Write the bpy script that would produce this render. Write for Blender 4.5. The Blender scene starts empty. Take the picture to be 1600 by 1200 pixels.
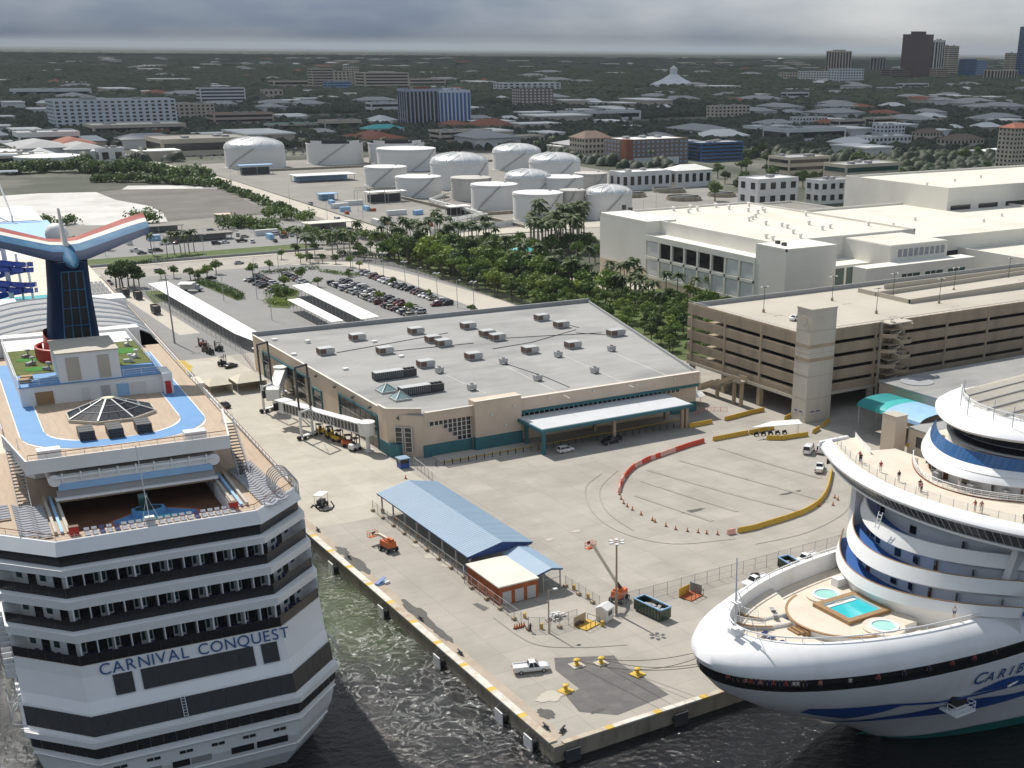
import bpy, math, random
from mathutils import Vector, Matrix
R = random.Random(7)
PI = math.pi; rad = math.radians
scene = bpy.context.scene
C = scene.collection
# ---------------------------------------------------------------- camera
F, PX, PY = 1925.0, 981.3, 907.6          # focal length and principal point in 1600x1200 pixels (the photo is a crop)
PIT, ROLL, YAW = .4073, .0089, .5881
CAM = Vector((-74.430, -129.903, 90.0))   # a drone 90 m above the pier; world X / Y run along the two quays
def _basis():
    cy, sy, cp, sp = math.cos(YAW), math.sin(YAW), math.cos(PIT), math.sin(PIT)
    fw = Vector((sy*cp, cy*cp, -sp)); r = Vector((cy, -sy, 0)); u = r.cross(fw)
    c, s = math.cos(ROLL), math.sin(ROLL)
    return c*r + s*u, -s*r + c*u, fw
CR, CU, CF = _basis()
cam_data = bpy.data.cameras.new('camera'); cam = bpy.data.objects.new('camera', cam_data); C.objects.link(cam)
cam.matrix_world = Matrix(((CR.x, CU.x, -CF.x, CAM.x), (CR.y, CU.y, -CF.y, CAM.y), (CR.z, CU.z, -CF.z, CAM.z), (0, 0, 0, 1)))
cam_data.sensor_width = 36; cam_data.lens = F/1600*36
cam_data.shift_x = (800-PX)/1600; cam_data.shift_y = (PY-600)/1600
cam_data.clip_start = 1; cam_data.clip_end = 120000
scene.camera = cam
# ---------------------------------------------------------------- sky, sun, exposure
SUN_EL, SUN_AZ = rad(50), rad(-5)          # sun stands ahead of the camera, along the pier (+Y)
world = bpy.data.worlds.new('World'); scene.world = world; world.use_nodes = True
wn, wl = world.node_tree.nodes, world.node_tree.links
wn.clear()
def nd(t, k, **kw):
    n = t.new(k)
    for a, b in kw.items():
        if a.startswith('i_'): n.inputs[a[2:].replace('_', ' ')].default_value = b
        else: setattr(n, a, b)
    return n
w_out = wn.new('ShaderNodeOutputWorld'); w_bg = wn.new('ShaderNodeBackground')
sky = wn.new('ShaderNodeTexSky'); sky.sky_type = 'NISHITA'; sky.sun_disc = False
sky.sun_elevation = SUN_EL; sky.sun_rotation = SUN_AZ; sky.altitude = 50
sky.air_density = 1.2; sky.dust_density = 2.0; sky.ozone_density = 1.5
w_tc = wn.new('ShaderNodeTexCoord'); w_map = wn.new('ShaderNodeMapping'); w_map.inputs['Scale'].default_value = (1.3, 1.3, 4.5); w_map.inputs['Location'].default_value = (-5.23, 3.1, .55)
w_no = wn.new('ShaderNodeTexNoise'); w_no.inputs['Scale'].default_value = 1.9; w_no.inputs['Detail'].default_value = 7; w_no.inputs['Roughness'].default_value = .55
w_ra = wn.new('ShaderNodeValToRGB'); w_ra.color_ramp.elements[0].position = .38; w_ra.color_ramp.elements[0].color = (.80, 1.2, 1.85, 1)
w_ra.color_ramp.elements[1].position = .70; w_ra.color_ramp.elements[1].color = (3.9, 4.05, 4.1, 1)
w_mx = wn.new('ShaderNodeMixRGB'); w_mx.inputs['Fac'].default_value = .92
wl.new(w_tc.outputs['Generated'], w_map.inputs['Vector']); wl.new(w_map.outputs[0], w_no.inputs['Vector'])
wl.new(w_no.outputs['Fac'], w_ra.inputs['Fac'])
wl.new(sky.outputs[0], w_mx.inputs['Color1']); wl.new(w_ra.outputs[0], w_mx.inputs['Color2'])
wl.new(w_mx.outputs[0], w_bg.inputs['Color']); w_bg.inputs['Strength'].default_value = .15
wl.new(w_bg.outputs[0], w_out.inputs['Surface'])
sun_d = bpy.data.lights.new('sun', 'SUN'); sun_d.energy = 4.0; sun_d.angle = rad(.53); sun_d.color = (1, .955, .89)
sun = bpy.data.objects.new('sun', sun_d); C.objects.link(sun)
to_sun = Vector((math.sin(SUN_AZ)*math.cos(SUN_EL), math.cos(SUN_AZ)*math.cos(SUN_EL), math.sin(SUN_EL)))
sun.rotation_euler = to_sun.to_track_quat('Z', 'Y').to_euler(); sun.location = (0, 0, 300)
scene.view_settings.view_transform = 'Standard'; scene.view_settings.look = 'None'
scene.view_settings.exposure = 0.3; scene.view_settings.gamma = 1; scene.view_settings.use_curve_mapping = False
cy = scene.cycles if hasattr(scene, 'cycles') else None
if cy:
    cy.max_bounces = 6; cy.diffuse_bounces = 3; cy.glossy_bounces = 3; cy.transparent_max_bounces = 10; cy.volume_bounces = 0
    cy.caustics_reflective = False; cy.caustics_refractive = False; cy.use_denoising = True

# ---------------------------------------------------------------- helpers
def ray(x, y):
    return CR*((x-PX)/F) - CU*((y-PY)/F) + CF
def at(x, y, z=0.):
    "the point on the horizontal plane z that the photo shows at pixel x, y"
    d = ray(x, y); return CAM + d*((z-CAM.z)/d.z)
def tag(o, label=None, cat=None, group=None, kind=None):
    if label: o['label'] = label
    if cat: o['category'] = cat
    if group: o['group'] = group
    if kind: o['kind'] = kind
    return o
def thing(name, label, cat, loc=(0, 0, 0), rz=0, group=None):
    o = bpy.data.objects.new(name, None); C.objects.link(o); o.empty_display_size = .5
    o.location = loc; o.rotation_euler = (0, 0, rz)
    return tag(o, label, cat, group)
def put(name, mesh, parent=None, loc=(0, 0, 0), rz=0, sc=None):
    o = bpy.data.objects.new(name, mesh); C.objects.link(o); o.location = loc; o.rotation_euler = (0, 0, rz)
    if parent: o.parent = parent
    if sc: o.scale = (sc, sc, sc) if isinstance(sc, (int, float)) else sc
    return o
def copy_tree(o, parent=None):
    c = o.copy(); C.objects.link(c)
    if parent: c.parent = parent
    for ch in o.children: copy_tree(ch, c)
    return c
ORD = ['first', 'second', 'third', 'fourth', 'fifth', 'sixth', 'seventh', 'eighth', 'ninth', 'tenth', 'eleventh', 'twelfth', 'thirteenth', 'fourteenth', 'fifteenth', 'sixteenth', 'seventeenth', 'eighteenth', 'nineteenth', 'twentieth']
TENS = {2: 'twenty', 3: 'thirty', 4: 'forty', 5: 'fifty', 6: 'sixty', 7: 'seventy', 8: 'eighty', 9: 'ninety'}
def nth(i):
    i += 1
    if i <= 20: return ORD[i-1]
    if i >= 100: return 'hundredth' if i == 100 else 'hundred-and-'+nth(i-101)
    t, u = divmod(i, 10)
    return (TENS[t][:-1]+'ieth') if u == 0 else TENS[t]+'-'+ORD[u-1]
class MB:
    "collects faces; out() links them as one mesh object"
    def __init__(s): s.v = []; s.f = []; s.m = []; s.mi = 0
    def _a(s, vs, fs):
        n = len(s.v); s.v += [tuple(p) for p in vs]; s.f += [tuple(i+n for i in f) for f in fs]; s.m += [s.mi]*len(fs); return s
    def box(s, x0, y0, z0, x1, y1, z1):
        return s._a([(x0, y0, z0), (x1, y0, z0), (x1, y1, z0), (x0, y1, z0), (x0, y0, z1), (x1, y0, z1), (x1, y1, z1), (x0, y1, z1)],
                    [(3, 2, 1, 0), (4, 5, 6, 7), (0, 1, 5, 4), (1, 2, 6, 5), (2, 3, 7, 6), (3, 0, 4, 7)])
    def boxc(s, c, d, rz=0, taper=1.0):
        co, si = math.cos(rz), math.sin(rz); P = []
        for k, q in ((-.5, 1), (.5, taper)):
            for a, b in ((-.5, -.5), (.5, -.5), (.5, .5), (-.5, .5)):
                x, y = a*d[0]*q, b*d[1]*q; P.append((c[0]+co*x-si*y, c[1]+si*x+co*y, c[2]+k*d[2]))
        return s._a(P, [(3, 2, 1, 0), (4, 5, 6, 7), (0, 1, 5, 4), (1, 2, 6, 5), (2, 3, 7, 6), (3, 0, 4, 7)])
    def beam(s, a, b, w, h):
        "a rectangular bar from a to b, w wide (level), h high"
        a, b = Vector(a), Vector(b); d = (b-a).normalized(); sd = d.cross(Vector((0, 0, 1)))
        sd = sd.normalized() if sd.length > 1e-4 else Vector((1, 0, 0)); up = sd.cross(d)
        P = [p + sd*(i*w/2) + up*(j*h/2) for p in (a, b) for i, j in ((-1, -1), (1, -1), (1, 1), (-1, 1))]
        return s._a(P, [(0, 1, 2, 3), (7, 6, 5, 4), (0, 4, 5, 1), (1, 5, 6, 2), (2, 6, 7, 3), (3, 7, 4, 0)])
    def poly(s, pts): return s._a(pts, [tuple(range(len(pts)))])
    def prism(s, pl, z0, z1, cap=True, top=None):
        n = len(pl); t = top or pl
        fs = [(i, (i+1) % n, n+(i+1) % n, n+i) for i in range(n)]
        if cap: fs += [tuple(range(n-1, -1, -1)), tuple(range(n, 2*n))]
        return s._a([(x, y, z0) for x, y in pl] + [(x, y, z1) for x, y in t], fs)
    def strip(s, pl, z0, z1, t, closed=False):
        "a wall of thickness t (to the left of the path) along a plan polyline"
        ip = offset(pl, t, closed)
        n = len(pl); V = [(x, y, z0) for x, y in pl]+[(x, y, z1) for x, y in pl]+[(x, y, z0) for x, y in ip]+[(x, y, z1) for x, y in ip]
        fs = []
        for i in range(n if closed else n-1):
            j = (i+1) % n
            fs += [(i, j, n+j, n+i), (2*n+j, 2*n+i, 3*n+i, 3*n+j), (n+i, n+j, 3*n+j, 3*n+i), (j, i, 2*n+i, 2*n+j)]
        if not closed: fs += [(0, n, 3*n, 2*n), (n-1, 3*n-1, 4*n-1, 2*n-1)]
        return s._a(V, fs)
    def cyl(s, a, b, r, n=8, r1=None, cap=True):
        a, b = Vector(a), Vector(b); r1 = r if r1 is None else r1; d = (b-a).normalized()
        x = d.cross(Vector((0, 0, 1))); x = x.normalized() if x.length > 1e-4 else Vector((1, 0, 0)); y = d.cross(x)
        P = []
        for p, q in ((a, r), (b, r1)):
            for i in range(n):
                t = 2*PI*i/n; P.append(p + x*(q*math.cos(t)) + y*(q*math.sin(t)))
        fs = [(i, i+n, (i+1) % n+n, (i+1) % n) for i in range(n)]
        if cap: fs += [tuple(range(n)), tuple(range(2*n-1, n-1, -1))]
        return s._a(P, fs)
    def tube(s, pts, r, n=6):
        for a, b in zip(pts[:-1], pts[1:]): s.cyl(a, b, r, n)
        return s
    def lathe(s, prof, n=24, c=(0, 0, 0), a0=0, a1=2*PI):
        full = abs(a1-a0-2*PI) < 1e-6; k = n if full else n+1; P = []
        for r, z in prof:
            for i in range(k):
                t = a0+(a1-a0)*i/n; P.append((c[0]+r*math.cos(t), c[1]+r*math.sin(t), c[2]+z))
        fs = []
        for j in range(len(prof)-1):
            for i in range(n):
                i2 = (i+1) % k; fs.append((j*k+i, j*k+i2, (j+1)*k+i2, (j+1)*k+i))
        return s._a(P, fs)
    def loft(s, rings, closed=True, caps=False):
        n = len(rings[0]); V = [p for r in rings for p in r]; fs = []
        for j in range(len(rings)-1):
            for i in range(n if closed else n-1):
                k = (i+1) % n; fs.append((j*n+i, j*n+k, (j+1)*n+k, (j+1)*n+i))
        if caps: fs += [tuple(range(n-1, -1, -1)), tuple(range((len(rings)-1)*n, len(rings)*n))]
        return s._a(V, fs)
    def mesh(s, name, mats, smooth=False, off=None):
        me = bpy.data.meshes.new(name)
        vs = s.v if off is None else [(x-off[0], y-off[1], z-off[2]) for x, y, z in s.v]
        me.from_pydata(vs, [], s.f)
        for m in (mats if isinstance(mats, (list, tuple)) else [mats]): me.materials.append(m)
        if isinstance(mats, (list, tuple)) and len(mats) > 1: me.polygons.foreach_set('material_index', s.m)
        if smooth:
            me.polygons.foreach_set('use_smooth', [True]*len(me.polygons))
            me.set_sharp_from_angle(angle=rad(smooth if smooth is not True else 35))
        me.update(); return me
    def out(s, name, mats, parent=None, smooth=False, loc=(0, 0, 0), world=False):
        "world: the faces are given in world coordinates under an unrotated parent"
        off = tuple(parent.location) if (world and parent) else None
        return put(name, s.mesh(name, mats, smooth, off), parent, loc)
def offset(pl, t, closed=False):
    n = len(pl); o = []
    for i in range(n):
        p = Vector(pl[i]).to_2d()
        a = Vector(pl[i-1]).to_2d() if (i > 0 or closed) else None; b = Vector(pl[(i+1) % n]).to_2d() if (i < n-1 or closed) else None
        d1 = (p-a).normalized() if a is not None and (p-a).length > 1e-6 else None; d2 = (b-p).normalized() if b is not None and (b-p).length > 1e-6 else None
        d1 = d1 or d2; d2 = d2 or d1
        n1 = Vector((-d1.y, d1.x)); n2 = Vector((-d2.y, d2.x)); m = n1+n2
        m = m.normalized() if m.length > 1e-4 else n1
        o.append(tuple(p + m*(t/max(.35, m.dot(n1)))))
    return o
def rect(x0, y0, x1, y1): return [(x0, y0), (x1, y0), (x1, y1), (x0, y1)]

# ---------------------------------------------------------------- procedural materials
def mat(name, col, rough=.7, var=.12, scale=.4, metal=0., bump=0., bscale=None, spec=.35, dirt=None, dscale=.08, damt=.5, stretch=None, alpha=None, coat=0., joint=None):
    m = bpy.data.materials.new(name); m.use_nodes = True; N, L = m.node_tree.nodes, m.node_tree.links
    b = N['Principled BSDF']; b.inputs['Roughness'].default_value = rough; b.inputs['Metallic'].default_value = metal
    b.inputs['Specular IOR Level'].default_value = spec
    if coat: b.inputs['Coat Weight'].default_value = coat; b.inputs['Coat Roughness'].default_value = .1
    tc = N.new('ShaderNodeTexCoord'); mp = N.new('ShaderNodeMapping'); L.new(tc.outputs['Object'], mp.inputs['Vector'])
    if stretch: mp.inputs['Scale'].default_value = stretch
    no = N.new('ShaderNodeTexNoise'); no.inputs['Scale'].default_value = scale; no.inputs['Detail'].default_value = 6; no.inputs['Roughness'].default_value = .6
    L.new(mp.outputs[0], no.inputs['Vector'])
    rp = N.new('ShaderNodeMapRange'); rp.inputs['From Min'].default_value = .3; rp.inputs['From Max'].default_value = .7
    rp.inputs['To Min'].default_value = 1-var; rp.inputs['To Max'].default_value = 1+var*.6
    L.new(no.outputs['Fac'], rp.inputs['Value'])
    mu = N.new('ShaderNodeVectorMath'); mu.operation = 'SCALE'; mu.inputs[0].default_value = col[:3]; L.new(rp.outputs[0], mu.inputs['Scale'])
    last = mu.outputs[0]
    if dirt:
        n2 = N.new('ShaderNodeTexNoise'); n2.inputs['Scale'].default_value = dscale; n2.inputs['Detail'].default_value = 8; n2.inputs['Roughness'].default_value = .65
        L.new(mp.outputs[0], n2.inputs['Vector'])
        r2 = N.new('ShaderNodeMapRange'); r2.inputs['From Min'].default_value = .48; r2.inputs['From Max'].default_value = .72; r2.inputs['To Max'].default_value = damt
        L.new(n2.outputs['Fac'], r2.inputs['Value'])
        mx = N.new('ShaderNodeMixRGB'); L.new(r2.outputs[0], mx.inputs['Fac']); L.new(last, mx.inputs['Color1']); mx.inputs['Color2'].default_value = (*dirt[:3], 1)
        last = mx.outputs[0]
    if joint:   # sawn joints of the slabs: panel length, darkness
        bk = N.new('ShaderNodeTexBrick'); bk.offset = 0; bk.inputs['Scale'].default_value = 1; bk.inputs['Brick Width'].default_value = joint[0]; bk.inputs['Row Height'].default_value = joint[0]*.8; bk.inputs['Mortar Size'].default_value = .07; bk.inputs['Mortar Smooth'].default_value = .3
        bk.inputs['Color1'].default_value = (1, 1, 1, 1); bk.inputs['Color2'].default_value = (.93, .93, .93, 1); bk.inputs['Mortar'].default_value = (joint[1],)*3+(1,); L.new(tc.outputs['Object'], bk.inputs['Vector'])
        mj = N.new('ShaderNodeMixRGB'); mj.blend_type = 'MULTIPLY'; mj.inputs['Fac'].default_value = 1; L.new(last, mj.inputs['Color1']); L.new(bk.outputs['Color'], mj.inputs['Color2']); last = mj.outputs[0]
    L.new(last, b.inputs['Base Color'])
    if bump:
        bn = N.new('ShaderNodeTexNoise'); bn.inputs['Scale'].default_value = bscale or scale*6; bn.inputs['Detail'].default_value = 4; L.new(mp.outputs[0], bn.inputs['Vector'])
        bu = N.new('ShaderNodeBump'); bu.inputs['Strength'].default_value = bump; bu.inputs['Distance'].default_value = .1
        L.new(bn.outputs['Fac'], bu.inputs['Height']); L.new(bu.outputs[0], b.inputs['Normal'])
    return m
M = {}
def dm(k, *a, **kw): M[k] = mat(k, *a, **kw)
dm('white', (.80, .80, .79), .42, .04, .25, dirt=(.62, .60, .56), dscale=.12, damt=.25)
dm('white_hull', (.80, .80, .80), .4, .03, .08, coat=.1, dirt=(.60, .58, .53), dscale=.22, damt=.4, stretch=(1, 1, .12))
dm('white_paint', (.74, .74, .72), .55, .08, .6, dirt=(.5, .47, .42), dscale=.4, damt=.4)
dm('cream', (.76, .735, .665), .8, .05, .1, dirt=(.60, .565, .49), dscale=.06, damt=.35)
dm('beige', (.64, .53, .42), .8, .06, .2, dirt=(.45, .36, .27), dscale=.15, damt=.35)
dm('beige_dark', (.47, .39, .30), .8, .06, .2)
dm('teal', (.04, .15, .175), .6, .12, .3)
dm('teal_light', (.05, .42, .40), .6, .1, .3)
dm('sky_blue', (.30, .50, .74), .6, .1, .3)
dm('roof_grey', (.35, .345, .33), .85, .14, .09, dirt=(.19, .19, .185), dscale=.05, damt=.8, stretch=(.45, 1, 1))
dm('roof_cream', (.70, .665, .575), .85, .08, .1, dirt=(.52, .48, .39), dscale=.04, damt=.5)
dm('roof_white', (.83, .82, .77), .6, .05, .3, dirt=(.62, .6, .52), dscale=.1, damt=.3)
dm('parapet', (.33, .335, .34), .7, .06, .2)
dm('concrete', (.39, .36, .31), .85, .12, .12, dirt=(.25, .23, .2), dscale=.045, damt=.65, bump=.15, bscale=2.5, joint=(7.5, .78))
dm('concrete_pale', (.50, .46, .385), .85, .09, .1, dirt=(.36, .32, .26), dscale=.05, damt=.6)
dm('concrete_wall', (.33, .29, .225), .85, .16, .25, dirt=(.13, .11, .085), dscale=.35, damt=.8, stretch=(1, 1, .35))
dm('concrete_tan', (.385, .31, .22), .85, .10, .5, dirt=(.2, .16, .12), dscale=.25, damt=.75, stretch=(1, 1, .2))
dm('concrete_tower', (.52, .48, .41), .85, .07, .3, dirt=(.38, .34, .29), dscale=.2, damt=.6, stretch=(1, 1, .12))
dm('asphalt', (.155, .155, .155), .9, .12, .15, dirt=(.11, .11, .11), dscale=.04, damt=.6, bump=.1, bscale=4)
dm('slab_pale', (.50, .46, .385), .85, .10, .12, dirt=(.33, .29, .23), dscale=.07, damt=.7, joint=(9, .8))
dm('canopy_grey', (.56, .57, .58), .6, .06, .3)
dm('asphalt_pale', (.255, .25, .24), .9, .10, .12, dirt=(.18, .178, .172), dscale=.03, damt=.6)
dm('asphalt_patch', (.135, .13, .125), .9, .14, .5, dirt=(.2, .19, .175), dscale=.3, damt=.6)
dm('stain', (.10, .095, .085), .75, .2, .8)
dm('sand', (.60, .585, .55), .95, .12, .03, dirt=(.42, .40, .37), dscale=.035, damt=.85, bump=.9, bscale=.35)
dm('dark_soil', (.17, .155, .14), .95, .2, .05, dirt=(.1, .095, .085), dscale=.03, damt=.7, bump=.4, bscale=.6)
dm('gravel_ground', (.27, .255, .23), .95, .14, .05, dirt=(.2, .19, .17), dscale=.02, damt=.7)
dm('grass', (.09, .125, .035), .95, .3, .3, dirt=(.15, .14, .06), dscale=.1, damt=.6)
dm('earth', (.075, .082, .055), .95, .4, .012, dirt=(.24, .225, .195), dscale=.009, damt=.8)
dm('steel', (.32, .33, .34), .5, .1, 1., metal=.4)
dm('galv', (.46, .47, .47), .5, .08, 1., metal=.3)
dm('dark_steel', (.055, .058, .062), .55, .15, .8)
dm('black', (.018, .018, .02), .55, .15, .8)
dm('rubber', (.022, .022, .022), .85, .2, 2)
dm('glass_dark', (.012, .014, .018), .12, .1, .3, spec=.6)
dm('glass_blue', (.03, .12, .30), .1, .2, .3, spec=.7)
dm('glass_green', (.02, .06, .06), .1, .2, .3, spec=.7)
dm('glass_pale', (.30, .42, .42), .15, .1, .5, spec=.6)
dm('glass_smoke', (.05, .046, .04), .22, .25, .35, spec=.5)
dm('orange', (.62, .155, .045), .55, .12, .8)
dm('orange_rust', (.40, .115, .045), .8, .25, .6, dirt=(.22, .08, .04), dscale=.5, damt=.6)
dm('red', (.50, .035, .028), .55, .12, .8)
dm('princess_deck', (.035, .12, .36), .55, .08, .3)
dm('red_barrier', (.62, .075, .04), .55, .1, .8, dirt=(.5, .25, .18), dscale=.6, damt=.3)
dm('pink_barrier', (.74, .40, .33), .6, .1, .8)
dm('yellow', (.58, .36, .045), .6, .12, .8, dirt=(.36, .24, .07), dscale=.7, damt=.5)
dm('yellow_bright', (.62, .42, .05), .55, .1, .8)
dm('blue_roof', (.26, .36, .465), .5, .05, .3, dirt=(.2, .31, .44), dscale=.1, damt=.3)
dm('blue_dark', (.03, .07, .22), .5, .1, .4)
dm('kiosk_blue', (.035, .10, .33), .5, .1, .6)
dm('deck_blue', (.10, .27, .52), .6, .06, .3, dirt=(.16, .34, .58), dscale=.2, damt=.4)
dm('princess_blue', (.02, .085, .33), .5, .08, .3)
dm('letter_blue', (.025, .085, .23), .5, .05, .4)
dm('teak', (.47, .36, .26), .75, .12, .6, dirt=(.36, .27, .19), dscale=.25, damt=.6, stretch=(6, .4, 1))
dm('deck_cream', (.66, .585, .48), .75, .06, .4, dirt=(.5, .41, .31), dscale=.3, damt=.4)
dm('wood', (.34, .21, .105), .65, .15, 1.2)
dm('wood_door', (.16, .06, .03), .5, .15, 1.2)
dm('turf', (.11, .135, .035), .95, .25, .8, dirt=(.17, .19, .05), dscale=.4, damt=.6)
dm('turf_pale', (.05, .22, .03), .95, .2, .8)
dm('pool_water', (.03, .50, .55), .12, .08, .6, spec=.5)
dm('spa_water', (.36, .66, .60), .12, .1, 1.0, spec=.5)
dm('red_hull', (.45, .045, .035), .5, .12, .5)
dm('funnel_blue', (.012, .03, .075), .65, .2, .2, spec=.06)
dm('funnel_mid', (.05, .15, .27), .6, .25, .15, spec=.06, dirt=(.14, .26, .34), dscale=.3, damt=.6)
dm('funnel_red', (.38, .10, .085), .6, .2, .3, spec=.1, dirt=(.46, .3, .24), dscale=.2, damt=.6)
dm('funnel_white', (.74, .71, .64), .6, .08, .3, spec=.1, dirt=(.55, .5, .42), dscale=.2, damt=.5)
dm('slide_blue', (.02, .06, .33), .35, .08, .5)
dm('canvas', (.80, .795, .76), .75, .04, .3, dirt=(.66, .63, .56), dscale=.3, damt=.3)
dm('canvas_tan', (.66, .60, .47), .8, .08, .4)
dm('fabric_grey', (.30, .31, .34), .85, .1, 1)
dm('fabric_navy', (.014, .022, .10), .85, .12, 1)
dm('tank_white', (.68, .68, .665), .6, .04, .06, dirt=(.60, .57, .52), dscale=.05, damt=.4, stretch=(1, 1, .3))
dm('tank_stain', (.56, .54, .50), .7, .2, .12, dirt=(.26, .23, .2), dscale=.12, damt=.85, stretch=(1, 1, .18))
dm('dome_alu', (.60, .61, .61), .35, .08, .15, metal=.35)
dm('tile_roof', (.28, .10, .06), .85, .15, .3)
dm('brown_roof', (.17, .115, .09), .85, .12, .2)
dm('brick', (.24, .085, .05), .85, .15, .3)
dm('far_white', (.66, .66, .65), .8, .06, .05)
dm('far_beige', (.52, .46, .37), .8, .06, .05)
dm('far_grey', (.34, .34, .34), .8, .08, .05)
dm('far_brown', (.20, .15, .12), .8, .1, .05)
dm('tower_brown', (.085, .045, .04), .3, .12, .03, spec=.5)
dm('bark', (.16, .125, .09), .9, .2, 1.5, bump=.4, bscale=6)
dm('bark_pale', (.30, .27, .23), .9, .15, 1.5)
dm('hedge', (.045, .075, .02), .95, .4, 1.2)
dm('skin', (.42, .24, .16), .6, .05, 3)
dm('rope', (.12, .10, .075), .9, .15, 3)
def leaf(k, c1, c2, sc=.35):
    m = bpy.data.materials.new(k); m.use_nodes = True; N, L = m.node_tree.nodes, m.node_tree.links
    b = N['Principled BSDF']; b.inputs['Roughness'].default_value = .6; b.inputs['Specular IOR Level'].default_value = .25
    tc = N.new('ShaderNodeTexCoord'); no = N.new('ShaderNodeTexNoise'); no.inputs['Scale'].default_value = sc; no.inputs['Detail'].default_value = 3
    L.new(tc.outputs['Object'], no.inputs['Vector'])
    oi = N.new('ShaderNodeObjectInfo'); ad = N.new('ShaderNodeMath'); ad.operation = 'MULTIPLY_ADD'; ad.inputs[1].default_value = .5; ad.inputs[2].default_value = -.25
    L.new(oi.outputs['Random'], ad.inputs[0]); a2 = N.new('ShaderNodeMath'); a2.operation = 'ADD'; L.new(no.outputs['Fac'], a2.inputs[0]); L.new(ad.outputs[0], a2.inputs[1])
    rp = N.new('ShaderNodeValToRGB'); rp.color_ramp.elements[0].position = .3; rp.color_ramp.elements[0].color = (*c1, 1); rp.color_ramp.elements[1].position = .7; rp.color_ramp.elements[1].color = (*c2, 1)
    L.new(a2.outputs[0], rp.inputs['Fac']); L.new(rp.outputs[0], b.inputs['Base Color'])
    tr = N.new('ShaderNodeBsdfTranslucent'); L.new(rp.outputs[0], tr.inputs['Color']); mx = N.new('ShaderNodeMixShader'); mx.inputs['Fac'].default_value = .25
    L.new(b.outputs[0], mx.inputs[1]); L.new(tr.outputs[0], mx.inputs[2]); L.new(mx.outputs[0], N['Material Output'].inputs['Surface'])
    M[k] = m
leaf('leaf', (.06, .105, .02), (.16, .235, .045))
leaf('leaf_dark', (.035, .065, .018), (.095, .145, .034))
leaf('leaf_bright', (.10, .155, .026), (.22, .29, .05))
leaf('palm_leaf', (.035, .062, .016), (.085, .12, .035))
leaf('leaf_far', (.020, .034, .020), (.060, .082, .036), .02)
def mesh_fence_mat():
    "woven chain link: wires with air between them"
    m = bpy.data.materials.new('chain_link'); m.use_nodes = True; N, L = m.node_tree.nodes, m.node_tree.links
    b = N['Principled BSDF']; b.inputs['Base Color'].default_value = (.30, .30, .29, 1); b.inputs['Metallic'].default_value = .3; b.inputs['Roughness'].default_value = .5
    tr = N.new('ShaderNodeBsdfTransparent'); mx = N.new('ShaderNodeMixShader'); mx.inputs['Fac'].default_value = .16
    L.new(tr.outputs[0], mx.inputs[1]); L.new(b.outputs[0], mx.inputs[2]); L.new(mx.outputs[0], N['Material Output'].inputs['Surface'])
    M['chain_link'] = m
    m2 = m.copy(); m2.name = 'screen_mesh'; m2.node_tree.nodes['Mix Shader'].inputs['Fac'].default_value = .45
    m2.node_tree.nodes['Principled BSDF'].inputs['Base Color'].default_value = (.03, .03, .03, 1); M['screen_mesh'] = m2
    m3 = m.copy(); m3.name = 'clear_glass'; m3.node_tree.nodes['Mix Shader'].inputs['Fac'].default_value = .18
    m3.node_tree.nodes['Principled BSDF'].inputs['Base Color'].default_value = (.5, .6, .6, 1); m3.node_tree.nodes['Principled BSDF'].inputs['Roughness'].default_value = .08; M['clear_glass'] = m3
mesh_fence_mat()
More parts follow.
